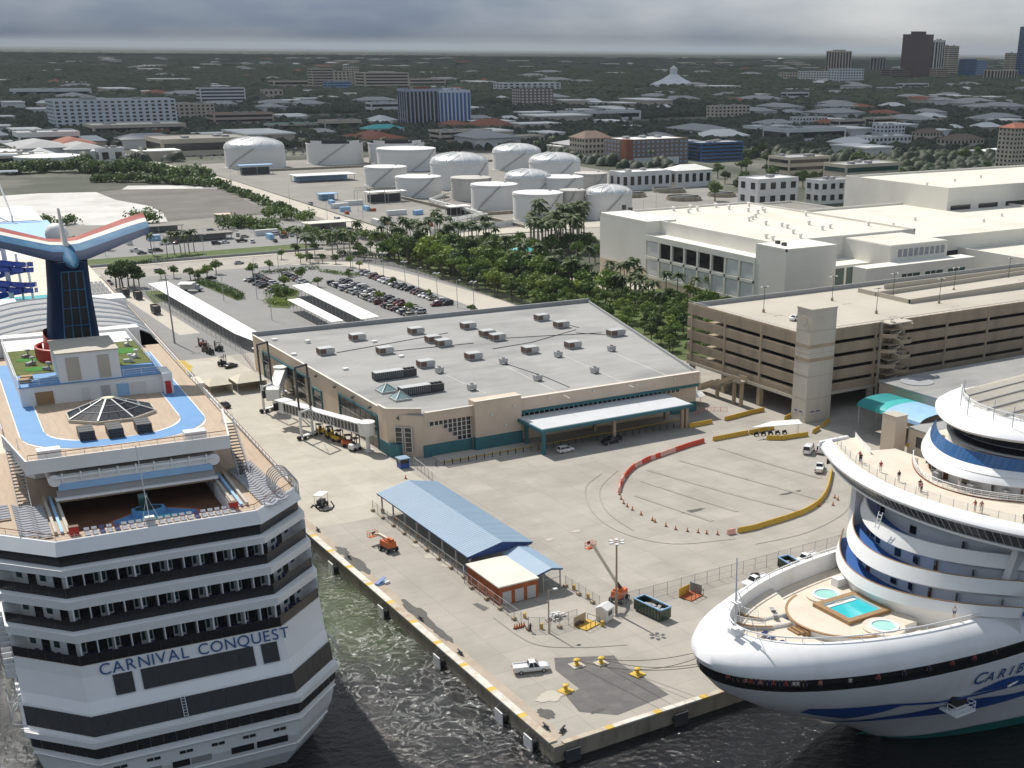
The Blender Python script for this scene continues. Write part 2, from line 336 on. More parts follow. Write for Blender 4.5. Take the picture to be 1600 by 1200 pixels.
# ================================================================ the setting: water, ground, quay, roads
WATER_Z = -2.6
def water_mat():
    m = bpy.data.materials.new('harbour_water'); m.use_nodes = True; N, L = m.node_tree.nodes, m.node_tree.links
    b = N['Principled BSDF']; b.inputs['Roughness'].default_value = .09; b.inputs['Specular IOR Level'].default_value = .5; b.inputs['IOR'].default_value = 1.33
    ge = N.new('ShaderNodeNewGeometry')
    def noise(sc, det, ro=.6, vec=None, dist=0):
        n = N.new('ShaderNodeTexNoise'); n.inputs['Scale'].default_value = sc; n.inputs['Detail'].default_value = det; n.inputs['Roughness'].default_value = ro; n.inputs['Distortion'].default_value = dist
        L.new(vec or ge.outputs['Position'], n.inputs['Vector']); return n
    def mr(v, a, b_, c=0, d=1):
        r = N.new('ShaderNodeMapRange'); r.inputs['From Min'].default_value = a; r.inputs['From Max'].default_value = b_; r.inputs['To Min'].default_value = c; r.inputs['To Max'].default_value = d; L.new(v, r.inputs['Value']); return r.outputs[0]
    def ma(op, a, b_):
        n = N.new('ShaderNodeMath'); n.operation = op
        for i, q in enumerate((a, b_)):
            if isinstance(q, (int, float)): n.inputs[i].default_value = q
            else: L.new(q, n.inputs[i])
        return n.outputs[0]
    def dist_to(p, sx, sy):
        mp = N.new('ShaderNodeMapping'); mp.inputs['Location'].default_value = (-p[0]/sx, -p[1]/sy, 0); mp.inputs['Scale'].default_value = (1/sx, 1/sy, 0)
        L.new(ge.outputs['Position'], mp.inputs['Vector']); ln = N.new('ShaderNodeVectorMath'); ln.operation = 'LENGTH'; L.new(mp.outputs[0], ln.inputs[0]); return ln.outputs['Value']
    # silt churned up by the thrusters between stern and quay: green water, and foam drifting on it
    w1 = noise(.12, 3)
    green = mr(ma('ADD', dist_to((-7, 66), 11, 28), ma('MULTIPLY', w1.outputs['Fac'], .7)), .7, 1.5, 1, 0)
    mx = N.new('ShaderNodeMixRGB'); L.new(green, mx.inputs['Fac']); mx.inputs['Color1'].default_value = (.0075, .0085, .010, 1); mx.inputs['Color2'].default_value = (.05, .072, .027, 1)
    f1 = noise(.16, 6, .62, dist=1.6); rid = ma('ABSOLUTE', ma('SUBTRACT', f1.outputs['Fac'], .5), 0)
    line = mr(rid, .0, .034, 1, 0)
    spk = mr(noise(1.3, 4, .7).outputs['Fac'], .53, .70)
    area = mr(ma('ADD', dist_to((-6, 40), 13, 34), ma('MULTIPLY', w1.outputs['Fac'], .8)), .95, 1.65, 1, 0)
    foam = ma('MULTIPLY', ma('MULTIPLY', line, area), mr(spk, 0, 1, .15, 1.05))
    foam = ma('ADD', foam, ma('MULTIPLY', ma('MULTIPLY', mr(noise(.9, 5, .7).outputs['Fac'], .62, .74), area), .35))
    mf = N.new('ShaderNodeMixRGB'); mf.use_clamp = True; L.new(foam, mf.inputs['Fac']); L.new(mx.outputs[0], mf.inputs['Color1']); mf.inputs['Color2'].default_value = (.62, .63, .60, 1)
    L.new(mf.outputs[0], b.inputs['Base Color']); L.new(mr(foam, 0, 1, .09, .7), b.inputs['Roughness'])
    hs = ma('ADD', ma('MULTIPLY', noise(.22, 2).outputs['Fac'], .9), ma('MULTIPLY', noise(.9, 5, .62).outputs['Fac'], .6))
    bu = N.new('ShaderNodeBump'); bu.inputs['Strength'].default_value = .85; bu.inputs['Distance'].default_value = .75; L.new(hs, bu.inputs['Height']); L.new(bu.outputs[0], b.inputs['Normal'])
    return m
M['water'] = water_mat()
w = MB()
for x0, x1 in ((-4000, -300), (-300, 0), (0, 300), (300, 4000)):
    for y0, y1 in ((-2500, -200), (-200, 0), (0, 420)):
        if x0 >= 0 and y0 >= 0: continue
        w.poly([(x0, y0, WATER_Z), (x1, y0, WATER_Z), (x1, y1, WATER_Z), (x0, y1, WATER_Z)])
tag(w.out('water', M['water']), kind='structure')
g = MB(); xs = [-60000, -20000, -6000, -1500, -300, 0, 300, 800, 1600, 3500, 8000, 20000, 60000]; ys = [0, 200, 420, 800, 1500, 3000, 6000, 12000, 25000, 60000]
for i in range(len(xs)-1):
    for j in range(len(ys)-1):
        if xs[i+1] <= 0 and ys[j+1] <= 420: continue
        x0, x1, y0, y1 = xs[i], xs[i+1], ys[j], ys[j+1]
        if y0 == 0: y0 = .5
        if x0 == 0 and y1 <= 420: x0 = .5
        g.poly([(x0, y0, -.12), (x1, y0, -.12), (x1, y1, -.12), (x0, y1, -.12)])
tag(g.out('ground', M['earth']), kind='structure')
def sheet(name, pts, z, m):
    o = MB().poly([(p[0], p[1], z) for p in pts]).out(name, m); return tag(o, kind='structure')
def px_sheet(name, pix, z, m): return sheet(name, [at(*p) for p in pix], z, m)
sheet('pier_pavement', [(.5, .5), (330, .5), (330, 262), (.5, 262)], -.03, M['concrete'])
sheet('road_apron', [(.5, 262), (44, 262), (44, 425), (.5, 425)], -.03, M['asphalt_pale'])
sheet('pale_walkway', [(29, 300), (36, 300), (36, 405), (29, 405)], -.018, M['concrete_pale'])
sheet('car_park', [(44, 262), (158, 262), (158, 425), (44, 425)], -.03, M['asphalt_pale'])
sheet('apron_slab', [(1, 100), (34, 100), (34, 262), (1, 262)], -.018, M['slab_pale'])
sheet('yard_ground', [(-140, 462), (176, 462), (190, 690), (-140, 820)], -.10, M['gravel_ground'])
sheet('road', [(-260, 425), (330, 425), (330, 455), (-260, 455)], -.028, M['concrete'])
sheet('footpath', [(-260, 455.3), (140, 455.3), (140, 459), (-260, 459)], .04, M['concrete_pale'])
sheet('grass_verge', [(-200, 462), (140, 462), (140, 484), (-200, 484)], -.05, M['grass'])
sheet('yard', [(-120, 484), (175, 484), (175, 560), (-120, 560)], -.05, M['asphalt_pale'])
sheet('sand_lot', [at(x, y) for x, y in ((-60, 352), (40, 352), (120, 352), (200, 352), (262, 346), (255, 333), (235, 322), (180, 312), (150, 300), (60, 302), (0, 306), (-60, 308))], -.03, M['sand'])
sheet('soil_lot', [at(x, y) for x, y in ((262, 346), (330, 340), (430, 334), (395, 318), (345, 294), (250, 291), (190, 296), (150, 300), (180, 312), (235, 322), (255, 333))], -.045, M['dark_soil'])
sheet('sandy_track', [at(x, y) for x, y in ((190, 296), (345, 294), (330, 289), (200, 290))], -.02, M['sand'])
sheet('side_road', [(178, 455), (192, 455), (205, 830), (185, 1300), (172, 1300), (192, 830)], -.03, M['concrete_pale'])
sheet('tank_farm_ground', [(195, 470), (470, 470), (500, 960), (210, 960)], -.07, M['gravel_ground'])
sheet('tank_farm_road', [(192, 468), (330, 462), (330, 482), (200, 486)], -.03, M['concrete_pale'])
sheet('terminal_street', [(150, 425), (330, 420), (330, 462), (160, 462)], -.02, M['concrete'])
sheet('belt_grass', [(153, 180), (219, 180), (219, 424), (153, 424)], -.02, M['grass'])
sheet('convention_drive', [(196, 290), (219, 290), (219, 420), (204, 420)], -.005, M['concrete_pale'])
sheet('fence_lane', [(134, 270), (150, 262), (152, 300), (147, 370), (140, 415), (128, 424), (110, 424), (131, 408), (137, 360), (136, 300)], -.012, M['concrete_pale'])
# patched and stained paving by the quay corner
px_sheet('asphalt_patch', [(866, 1028), (960, 1024), (968, 1036), (1000, 1055), (1045, 1085), (965, 1117), (905, 1112), (885, 1088), (905, 1076), (868, 1047)], .006, M['asphalt_patch'])
px_sheet('asphalt_patch', [(738, 944), (746, 942), (764, 950), (756, 955)], .006, M['asphalt_patch'])
def blob(name, cx, cy, rx, ry, z, m, seed, rot=0):
    r = random.Random(seed); pts = []
    for i in range(22):
        t = 2*PI*i/22; k = 1+r.uniform(-.28, .22); x, y = rx*k*math.cos(t), ry*k*math.sin(t)
        pts.append((cx+x*math.cos(rot)-y*math.sin(rot), cy+x*math.sin(rot)+y*math.cos(rot)))
    return sheet(name, pts, z, m)
for i, (x, y, rx, ry) in enumerate(((556, 880, 1.3, 5.5), (536, 862, 1.1, 3.2), (655, 960, 1.2, 7.), (690, 990, .8, 4.), (1083, 798, 3.2, .7), (1235, 770, 3, .5), (853, 1115, 1.1, 1.8), (934, 1111, 1.4, .5), (1170, 985, .5, .5))):
    p = at(x, y); blob('oil_stain', p.x, p.y, rx, ry, .010+.001*i, M['stain'], i)
for i, (x, y, rx, ry) in enumerate(((655, 851, 1.6, 1.2), (676, 869, 1.5, 1.6), (700, 882, 1.5, 1.4), (860, 1088, 2.4, 1.6), (900, 830, 1.1, .8), (858, 843, .9, .7))):
    p = at(x, y); blob('pale_patch', p.x, p.y, rx, ry, .024+.001*i, M['concrete_pale'], 40+i)
# tyre marks: thin dark arcs on the paving
def arc_line(name, pts, w, z, m):
    P = [Vector((at(*p).x, at(*p).y, z)) for p in pts]; mb = MB()
    Q = []
    for i in range(len(P)-1):
        a, b, c, d = P[max(0, i-1)], P[i], P[i+1], P[min(len(P)-1, i+2)]
        for k in range(6):
            t = k/6; Q.append(.5*((2*b)+(c-a)*t+(2*a-5*b+4*c-d)*t*t+(3*b-a-3*c+d)*t**3))
    Q.append(P[-1]); o = offset([(q.x, q.y) for q in Q], w)
    for i in range(len(Q)-1): mb.poly([Q[i], Q[i+1], (*o[i+1], z), (*o[i], z)])
    return tag(mb.out(name, m), kind='structure')
M['tyre_mark'] = mat('tyre_mark', (.30, .28, .245), .9, .12, .3)
M['tyre_faint'] = mat('tyre_faint', (.352, .326, .282), .9, .14, .25, joint=(7.5, .78))
for i, pts in enumerate((((940, 740), (915, 762), (925, 800), (970, 832), (1050, 850), (1150, 842)), ((965, 735), (937, 765), (948, 800), (990, 830)), ((770, 965), (830, 1005), (900, 1012), (980, 1008)), ((1330, 770), (1320, 800), (1260, 832), (1180, 850)),
                         ((1010, 735), (1080, 755), (1170, 780), (1250, 800)), ((1000, 752), (1070, 775), (1150, 800)), ((1060, 720), (1150, 745), (1240, 770), (1290, 785)), ((1120, 700), (1200, 725), (1280, 748)), ((990, 775), (1050, 795), (1110, 815)))):
    arc_line('tyre_mark', pts, .18 if i < 4 else 1.1, .04+.002*i, M['tyre_mark' if i < 4 else 'tyre_faint'])
# quay walls, their kerb with worn white and yellow paint
def quay(name, x0, y0, x1, y1): return tag(MB().box(x0, y0, -6, x1, y1, -.035).out(name, M['concrete_wall']), kind='structure')
quay('quay_wall', 0, 0, .49, 420); quay('quay_wall', .49, 0, 330, .49)
dm('kerb_white', (.66, .63, .56), .8, .12, .6, dirt=(.40, .30, .19), dscale=.5, damt=.75)
dm('kerb_worn', (.50, .44, .35), .8, .15, .6, dirt=(.32, .17, .07), dscale=.45, damt=.85)
dm('kerb_yellow', (.60, .42, .08), .7, .15, .8)
y = 1.2; i = 0
while y < 135:
    L_ = 8.4; put('kerb_stone', MB().box(-.12, y, -.03, 1.15, y+L_-.05, .22).mesh('kerb_stone', M['kerb_white'] if i % 5 else M['kerb_worn']), None)['kind'] = 'structure'
    tag(put('painted_band', MB().box(-.13, y+L_-.05, -.03, 1.16, y+L_+1.1, .225).mesh('painted_band', M['kerb_yellow']), None), kind='structure'); y += L_+1.15; i += 1
x = 1.6; i = 0
while x < 120:
    L_ = 7.2; tag(put('kerb_stone', MB().box(x, -.12, -.03, x+L_-.05, .85, .22).mesh('kerb_stone', M['kerb_worn'] if i % 3 == 0 else M['kerb_white']), None), kind='structure')
    tag(put('painted_band', MB().box(x+L_-.05, -.13, -.03, x+L_+1.2, .86, .225).mesh('painted_band', M['kerb_yellow']), None), kind='structure'); x += L_+1.25; i += 1
sheet('edge_strip', [(1.16, 1.2), (2.9, 2.6), (2.9, 135), (1.16, 135)], .004, mat('edge_strip', (.43, .36, .285), .85, .12, .3, dirt=(.3, .22, .15), dscale=.2, damt=.6))
# low concrete wall along the far side of the road
tag(MB().box(-260, 459.6, -.1, 140, 460.2, 1.1).out('road_wall', M['parapet']), 'long low grey wall along the far side of the road', 'wall')
# ================================================================ cruise terminal
def _glyphs(keys):
    "letters are made once, before the scene is large; keys: (char, size, shear)"
    tmp = []
    for ch, sz, sh in keys:
        cu = bpy.data.curves.new('glyph', 'FONT'); cu.body = ch; cu.size = sz; cu.extrude = .03; cu.shear = sh
        o = bpy.data.objects.new('glyph', cu); C.objects.link(o); tmp.append(o)
    dg = bpy.context.evaluated_depsgraph_get(); res = {}
    for k, o in zip(keys, tmp): res[k] = bpy.data.meshes.new_from_object(o.evaluated_get(dg))
    for o in tmp: bpy.data.objects.remove(o)
    return res
GLYPH = _glyphs([('4', 1.7, 0.)]+[(c, 2.12, 0.) for c in sorted(set('CARNIVALCONQUEST'))]+[(c, 2.35, .18) for c in sorted(set('ARIBENPCS'))]+[('C', 2.9, .18)])
def letter(name, ch, size, m, parent, mw, shear=0.):
    me = GLYPH[(ch, size, shear)].copy(); me.name = name; me.materials.clear(); me.materials.append(m); me.transform(mw)
    return put(name, me, parent)
def frame_mw(o, xa, ya):
    "matrix with origin o, text x along xa and y along ya"
    xa, ya = Vector(xa).normalized(), Vector(ya).normalized(); z = xa.cross(ya); o = Vector(o)
    return Matrix(((xa.x, ya.x, z.x, o.x), (xa.y, ya.y, z.y, o.y), (xa.z, ya.z, z.z, o.z), (0, 0, 0, 1)))
T = thing('cruise_terminal', 'long beige cruise terminal with flat grey roof, teal trim and a street canopy', 'building', (35, 130, 0))
def tp(mb, name, m, parent=None, smooth=False): return mb.out(name, m, T, smooth, world=True) if parent is None else mb.out(name, m, parent, smooth)
FP = [(34.9, 138), (41.6, 131.9), (66.6, 131.9), (66.6, 132.4), (121.3, 131.4), (149.5, 232), (34.9, 237.5)]
tp(MB().prism(FP, 0, 10.1), 'wall', M['beige'])
tp(MB().prism(offset(FP, .45, True), 10.12, 10.4), 'roof', M['roof_grey'])
tp(MB().strip([(34.9, 237.5), (34.9, 142.4)], 10.1, 11.0, .38), 'parapet', M['beige'])
tp(MB().strip([(121.3, 131.4), (149.5, 232)], 10.1, 11.1, .4), 'parapet', M['parapet'])
tp(MB().strip([(149.5, 232), (34.9, 237.5)], 10.1, 11.7, .6), 'parapet', M['parapet'])
tp(MB().prism([(34.6, 142.4), (34.6, 137.6), (41.8, 133.2), (41.8, 133.9), (35.2, 138.2), (35.2, 142.4)], 3.2, 11.6), 'corner_block', M['beige'])
tp(MB().prism([(34.5, 142.4), (34.5, 136.2), (36.2, 134.6), (37.2, 135.2), (35.3, 137.2), (35.3, 142.4)], 0, 3.2), 'base_band', M['teal'])
tp(MB().strip([(41.8, 131.7), (54.2, 131.2)], 8.5, 11.0, .5), 'parapet', M['beige'])
tp(MB().box(54.2, 129.9, 0, 66.9, 133.2, 12.2), 'entrance_block', M['beige'])
tp(MB().box(54.1, 129.8, 0, 67.0, 131.2, 3.3), 'base_band', M['teal'])
tp(MB().box(41.2, 131.5, 0, 54.05, 131.88, 2.9), 'base_band', M['teal'])
tp(MB().prism([(67.1, 131.0), (121.4, 130.0), (121.4, 131.3), (67.1, 132.3)], 7.9, 11.0), 'fascia', M['beige'])
tp(MB().prism([(67.1, 131.1), (121.3, 130.1), (121.3, 131.35), (67.1, 132.35)], 7.05, 7.88), 'teal_band', M['teal'])
tp(MB().prism([(113, 131.1), (121.35, 130.95), (121.35, 131.38), (113, 131.5)], 0, 2.6), 'base_band', M['teal'])
for a, b in (((34.8, 237.5), (34.8, 142.2)), ((67.1, 130.95), (121.4, 129.95)), ((54.2, 129.85), (66.9, 129.85)), ((41.8, 131.15), (54.2, 131.1))):
    z = 12.2 if a[0] == 54.2 else 11.0
    tp(MB().beam((a[0], a[1], z+.06), (b[0], b[1], z+.06), .5, .12), 'coping', M['cream'])
tp(MB().beam((34.6, 142.4, 11.66), (34.6, 137.6, 11.66), .5, .12).beam((34.6, 137.6, 11.66), (41.8, 133.2, 11.66), .5, .12), 'coping', M['cream'])
wm = MB().box(-.52, -.06, -.42, .52, .06, .42).mesh('window_pane', M['glass_dark'])
fm = MB()
for sx in (-1, 1): fm.box(sx*.6-.06, -.1, -.5, sx*.6+.06, .05, .5)
fm.box(-.54, -.1, .42, .54, .05, .5).box(-.54, -.1, -.5, .54, .05, -.42); fm = fm.mesh('window_frame', M['white_paint'])
def window(parent, x, y, z, rz=0, s=(1, 1, 1), pane=wm, frame=fm):
    o = put('window', pane, parent, (x, y, z), rz, s); put('frame', frame, o); return o
for i in range(34):   # the strip of windows under the teal band
    x = 68+i*1.42; window(T, x-35, 131.95-(x-67)*.0184-130, 6.5, -.0184, (1.1, 1, .95))
cells = [(9, 0), (6, 1), (5, 2), (4, 3), (3, 4)]
for n, r_ in cells:
    for i in range(n): window(T, 53.2-i*1.2-35, 131.78-130, 8.0-r_*1.12, 0, (1.06, 1, 1.22))
cd = Vector((41.7-35, 132.-138)).normalized()
for c in range(2):
    for r_ in range(5):
        q = Vector((36.2, 136.55))+cd*(1.0+c*2.3); window(T, q.x-35-.18, q.y-130-.2, 6.6-r_*1.2, math.atan2(cd.y, cd.x), (1.45, 1, 1.3))
letter('terminal_number', '4', 1.7, M['dark_steel'], T, frame_mw((1.5, 6.1, 8.8), (.853, -.521, 0), (0, 0, 1)))
# glazed bays and lintels of the quay side
for i, (y0, y1, z1) in enumerate(((143.2, 168.5, 8.1), (181, 188, 5.6), (190, 229, 7.4))):
    tp(MB().box(34.55, y0, z1, 34.88, y1, z1+.5).box(34.55, y0, 0, 34.88, y0+.6, z1).box(34.55, y1-.6, 0, 34.88, y1, z1), 'bay_frame', M['teal'])
    n = int((y1-y0-1.2)/3.1); st = (y1-y0-1.2)/n
    for k in range(n):
        gl = MB().box(34.76, y0+.6+k*st+.12, .15, 34.9, y0+.6+(k+1)*st-.12, z1-.1); o = tp(gl, 'bay_pane', M['glass_dark'] if i != 2 or k % 3 else M['beige_dark'])
        for zz in (z1*.36, z1*.68): tp(MB().box(34.7, y0+.6+k*st+.1, zz-.07, 34.77, y0+.6+(k+1)*st-.1, zz+.07), 'mullion', M['galv'])
for y in (147.5, 158.5, 170.5, 184): tp(MB().box(34.3, y-.5, 9.6, 34.87, y+.5, 9.85).box(34.3, y-.4, 9.4, 34.5, y+.4, 9.6), 'wall_lamp', M['dark_steel'])
for x, z in ((47, 9.6), (58.6, 8.2), (64.8, 9.7), (75, 9.9), (88, 10), (101, 10), (113, 10.1), (119.5, 9.9), (62.3, 5.2)): tp(MB().box(x-.25, 129.5 if 54 < x < 67 else 131.2 if x < 54 else 130.9-(x-67)*.0184-.35, z, x+.25, 129.83 if 54 < x < 67 else 131.5 if x < 54 else 131-(x-67)*.0184, z+.35), 'wall_lamp', M['white_paint'])
# street canopy
cn = tp(MB().box(65.7, 118.0, 5.55, 110.7, 131.0, 6.35), 'canopy', M['teal'])
tp(MB().box(66.1, 118.4, 6.3, 110.3, 131.0, 6.46), 'canopy_roof', M['canopy_grey'])
for x, y in ((66.6, 118.8), (67.4, 128.6), (87.3, 119.6), (108.2, 119.6), (109.6, 119.6), (109.4, 128.6), (87.3, 128.6)): tp(MB().box(x-.4, y-.4, 0, x+.4, y+.4, 5.55), 'canopy_post', M['teal'] if x < 70 else M['concrete_tan'])
tp(MB().box(43, 126, .0, 113, 131.4, .16), 'pavement', M['concrete_pale'])
tp(MB().box(43, 125.85, .0, 113, 125.98, .18), 'kerb', M['yellow'])
# rooftop plant
acb = MB().box(-2., -1.5, .25, 2.0, 1.5, 2.0).box(-1.8, -1.3, 0, 1.8, 1.3, .25).prism([(2.0, -1.4), (2.5, -1.2), (2.5, 1.2), (2.0, 1.4)], .5, 1.75).mesh('air_conditioner', M['galv'])
acg = MB().box(-2.08, -1.35, .45, -1.98, -.1, 1.85).box(-2.08, .1, .45, -1.98, 1.35, 1.85).box(-1.9, -1.56, .5, -.2, -1.49, 1.8).mesh('intake_grille', M['brown_roof'])
for x, y in ((44.2, 202.5), (58.8, 215.1), (58.7, 194.6), (77.2, 214.3), (76.7, 201.1), (77, 194.9), (94, 212.8), (93.9, 199.9), (94, 193.6), (76.8, 175.3), (61.7, 174), (94, 173.9), (119.7, 212.1), (119.5, 199.5), (107.8, 173.2), (127.4, 180.6)):
    o = put('air_conditioner', acb, T, (x-35+.6, y-130+1.2, 10.4), 0, (1.2 if x > 127 else 1, 1, 1)); put('intake_grille', acg, o)
smb = MB().box(-1.0, -.8, .5, 1.0, .8, 1.6).box(-.9, -.7, 0, -.75, .7, .5).box(.75, -.7, 0, .9, .7, .5).mesh('condenser', M['galv']); smf = MB().cyl((0, 0, 1.6), (0, 0, 1.72), .55, 12).mesh('fan', M['dark_steel'])
for x, y in ((99.1, 166.1), (115.8, 164.4), (97.9, 144.9), (80.8, 145.6), (82, 166.7), (62.7, 166.6), (61.8, 145.8)):
    o = put('condenser', smb, T, (x-35, y-130+.6, 10.4)); put('fan', smf, o)
for x0, y0 in ((44.6, 167.2), (44.0, 149.4)):
    o = tp(MB().box(x0, y0, 10.65, x0+8.0, y0+2.5, 12.5).box(x0+8.1, y0, 10.65, x0+11.6, y0+2.5, 12.4), 'chiller', M['dark_steel'])
    tp(MB().box(x0+.05, y0-.05, 12.5, x0+8.05, y0+2.55, 12.62), 'chiller_top', M['galv'])
    pb = MB()
    for k in range(14): pb.box(x0+.3+k*.56, y0-.06, 10.7, x0+.42+k*.56, y0+.02, 12.45)
    tp(pb, 'panel_rib', M['steel'])
    for k in range(3): tp(MB().cyl((x0+8.8+k*1.1, y0+1.2, 12.4), (x0+8.8+k*1.1, y0+1.2, 12.75), .48, 12), 'fan', M['black'])
for x, y in ((43.0, 156.4), (42.9, 147.8)):
    sk = tp(MB()._a([(x-2, y-2, 10.9), (x+2, y-2, 10.9), (x+2, y+2, 10.9), (x-2, y+2, 10.9), (x, y, 12.6)], [(0, 1, 4), (1, 2, 4), (2, 3, 4), (3, 0, 4)]), 'skylight', M['glass_pale'])
    fr = MB().box(x-2.2, y-2.2, 10.4, x+2.2, y+2.2, 10.92)
    for a, b in ((-2, -2), (2, -2), (2, 2), (-2, 2)): fr.beam((x+a, y+b, 10.95), (x, y, 12.66), .12, .1)
    for a, b in ((0, -2), (2, 0), (0, 2), (-2, 0)): fr.beam((x+a, y+b, 10.95), (x, y, 12.66), .08, .08)
    tp(fr, 'skylight_frame', M['galv'])
for x, y in ((429, 532), (481, 536), (459, 555), (540, 578), (585, 535), (627, 558), (518, 549)):
    p = at(x, y, 10.4); tp(MB().box(p.x-.7, p.y-.6, 10.4, p.x+.7, p.y+.6, 10.95 if x != 481 else 11.3), 'roof_vent', M['roof_white'])
for pl in (((526, 551), (700, 520)), ((600, 550), (740, 536)), ((770, 545), (830, 535), (900, 515)), ((900, 520), (960, 524)), ((790, 568), (850, 588), (890, 605)), ((880, 505), (905, 512)), ((760, 530), (845, 525), (940, 520))):
    tp(MB().tube([tuple(at(x, y, 10.5)) for x, y in pl], .09, 5), 'roof_pipe', M['dark_steel'])
for pl in (((690, 583), (760, 615)), ((785, 570), (890, 622)), ((880, 555), (990, 605)), ((950, 548), (1050, 590))):
    tp(MB().tube([tuple(at(x, y, 10.45)) for x, y in pl], .07, 5), 'roof_pipe', M['roof_white'])

# ================================================================ boarding bridges on the quay side
def bridge(label, rot_xy, cab_xy, wheels, gl, gr, short):
    B = thing('boarding_bridge', label, 'boarding bridge', (wheels[0], wheels[1], 0), 0, 'boarding bridges beside the terminal')
    def bp(mb, n, m, sm=False): return mb.out(n, m, B, sm, world=True)
    rx, ry = rot_xy; cx, cy_ = cab_xy
    bp(MB().cyl((rx, ry, 0), (rx, ry, 4.2), .5, 12).cyl((rx, ry, 0), (rx, ry, .35), 1.2, 12), 'column', M['white_paint'])
    bp(MB().cyl((rx, ry, 4.2), (rx, ry, 7.2), 1.9, 16).cyl((rx, ry, 7.2), (rx, ry, 7.4), 2.05, 16), 'rotunda', M['white_paint'], True)
    a, b = Vector((rx, ry, 5.6)), Vector((cx, cy_, 5.3)); d = (b-a).normalized(); L_ = (b-a).length; sd = d.cross(Vector((0, 0, 1)))
    segs = ((1.6, L_*.33, 2.7, 2.6), (L_*.33, L_*.68, 2.5, 2.45), (L_*.68, L_-1.5, 2.8, 2.7)) if not short else ((1.6, L_-1.5, 2.7, 2.6),)
    for k, (s0, s1, w_, h_) in enumerate(segs):   # telescoping sections
        bp(MB().beam(a+d*s0+Vector((0, 0, h_/2-.12)), a+d*s1+Vector((0, 0, h_/2-.12)), w_, .24), 'tunnel_roof', M['white_paint'])
        bp(MB().beam(a+d*s0, a+d*s1, w_-.12, h_-.5), 'tunnel_glazing', M['glass_dark'])
        bp(MB().beam(a+d*s0-Vector((0, 0, h_/2-.12)), a+d*s1-Vector((0, 0, h_/2-.12)), w_, .24), 'tunnel_floor', M['white_paint'])
        n = max(3, int((s1-s0)/1.3)); st = (s1-s0)/n; tr = MB()
        for e in (-1, 1):
            for i in range(n+1): tr.beam(a+d*(s0+i*st)+sd*(e*w_/2)-Vector((0, 0, h_/2-.2)), a+d*(s0+i*st)+sd*(e*w_/2)+Vector((0, 0, h_/2-.2)), .14, .14)
            if k == 1:
                for i in range(n): tr.beam(a+d*(s0+i*st)+sd*(e*w_/2*1.02)-Vector((0, 0, h_/2-.2)), a+d*(s0+(i+1)*st)+sd*(e*w_/2*1.02)+Vector((0, 0, h_/2-.2)), .12, .14)
        if 1:
            for q in range(0, len(tr.v), 8): bp(MB()._a(tr.v[q:q+8], [(0, 1, 2, 3), (7, 6, 5, 4), (0, 4, 5, 1), (1, 5, 6, 2), (2, 6, 7, 3), (3, 7, 4, 0)]), 'truss_bar', M['white_paint'])
    rz = math.atan2(d.y, d.x)
    bp(MB().boxc((cx, cy_, 5.3), (3.6, 3.4, 3.0), rz), 'cab', M['white_paint'])
    bp(MB().boxc((cx-1.9*math.sin(-rz)*0-1.75, cy_-.4, 5.4), (.15, 2.6, 2.0), rz), 'cab_opening', M['black'])
    for (gx, gy) in (gl, gr):
        bp(MB().box(gx-.28, gy-.28, .9, gx+.28, gy+.28, 7.5), 'gantry_leg', M['white_paint'])
        bp(MB().box(gx-.2, gy-.2, 7.5, gx+.2, gy+.2, 18.2), 'gantry_post', M['dark_steel'])
    bp(MB().beam((gl[0], gl[1], 18.2), (gr[0], gr[1], 18.2), .4, .45), 'gantry_beam', M['dark_steel'])
    bp(MB().beam((gl[0], gl[1], 6.9), (gr[0], gr[1], 6.9), .3, .4), 'gantry_beam', M['white_paint'])
    bp(MB().beam((gl[0], gl[1], .8), (gr[0]+1.5, gr[1]+.6, .8), 1.2, .35), 'bogie', M['white_paint'])
    for (gx, gy) in (gl, gr):
        for e in (-.7, .7): bp(MB().cyl((gx+e, gy-.5, .5), (gx+e, gy+.5, .5), .5, 12), 'wheel', M['rubber'])
    ca = MB()
    for (gx, gy) in (gl, gr): ca.cyl((gx, gy, 18), (gx*.5+(cx+rx)*.25, gy*.5+(cy_+ry)*.25, 6.9), .05, 4)
    bp(ca, 'hoist_cable', M['dark_steel'])
    st = MB(); p0 = Vector((cx+2.2, cy_+1.2, 4.2)); p1 = p0+Vector((3.2, -5.2, -4.2))
    for e in (-.5, .5): st.beam(p0+Vector((e, e*.3, 0)), p1+Vector((e, e*.3, 0)), .1, .3).beam(p0+Vector((e, e*.3, 1)), p1+Vector((e, e*.3, 1)), .06, .06)
    for i in range(14):
        q = p0.lerp(p1, (i+.5)/14); st.box(q.x-.5, q.y-.15, q.z-.03, q.x+.5, q.y+.15, q.z+.03)
    bp(st, 'service_stair', M['galv'])
    return B
bridge('long white boarding bridge with glazed truss tunnel ending at the terminal corner', (32.0, 143.6), (22.6, 175.5), (21.9, 160.8), (21.7, 161.2), (25.3, 163.2), False)
bridge('shorter white boarding bridge farther along the terminal, next to the beige tents', (33.2, 208.5), (24.2, 188.6), (22.4, 190.2), (21.9, 190.6), (25.4, 192.8), True)

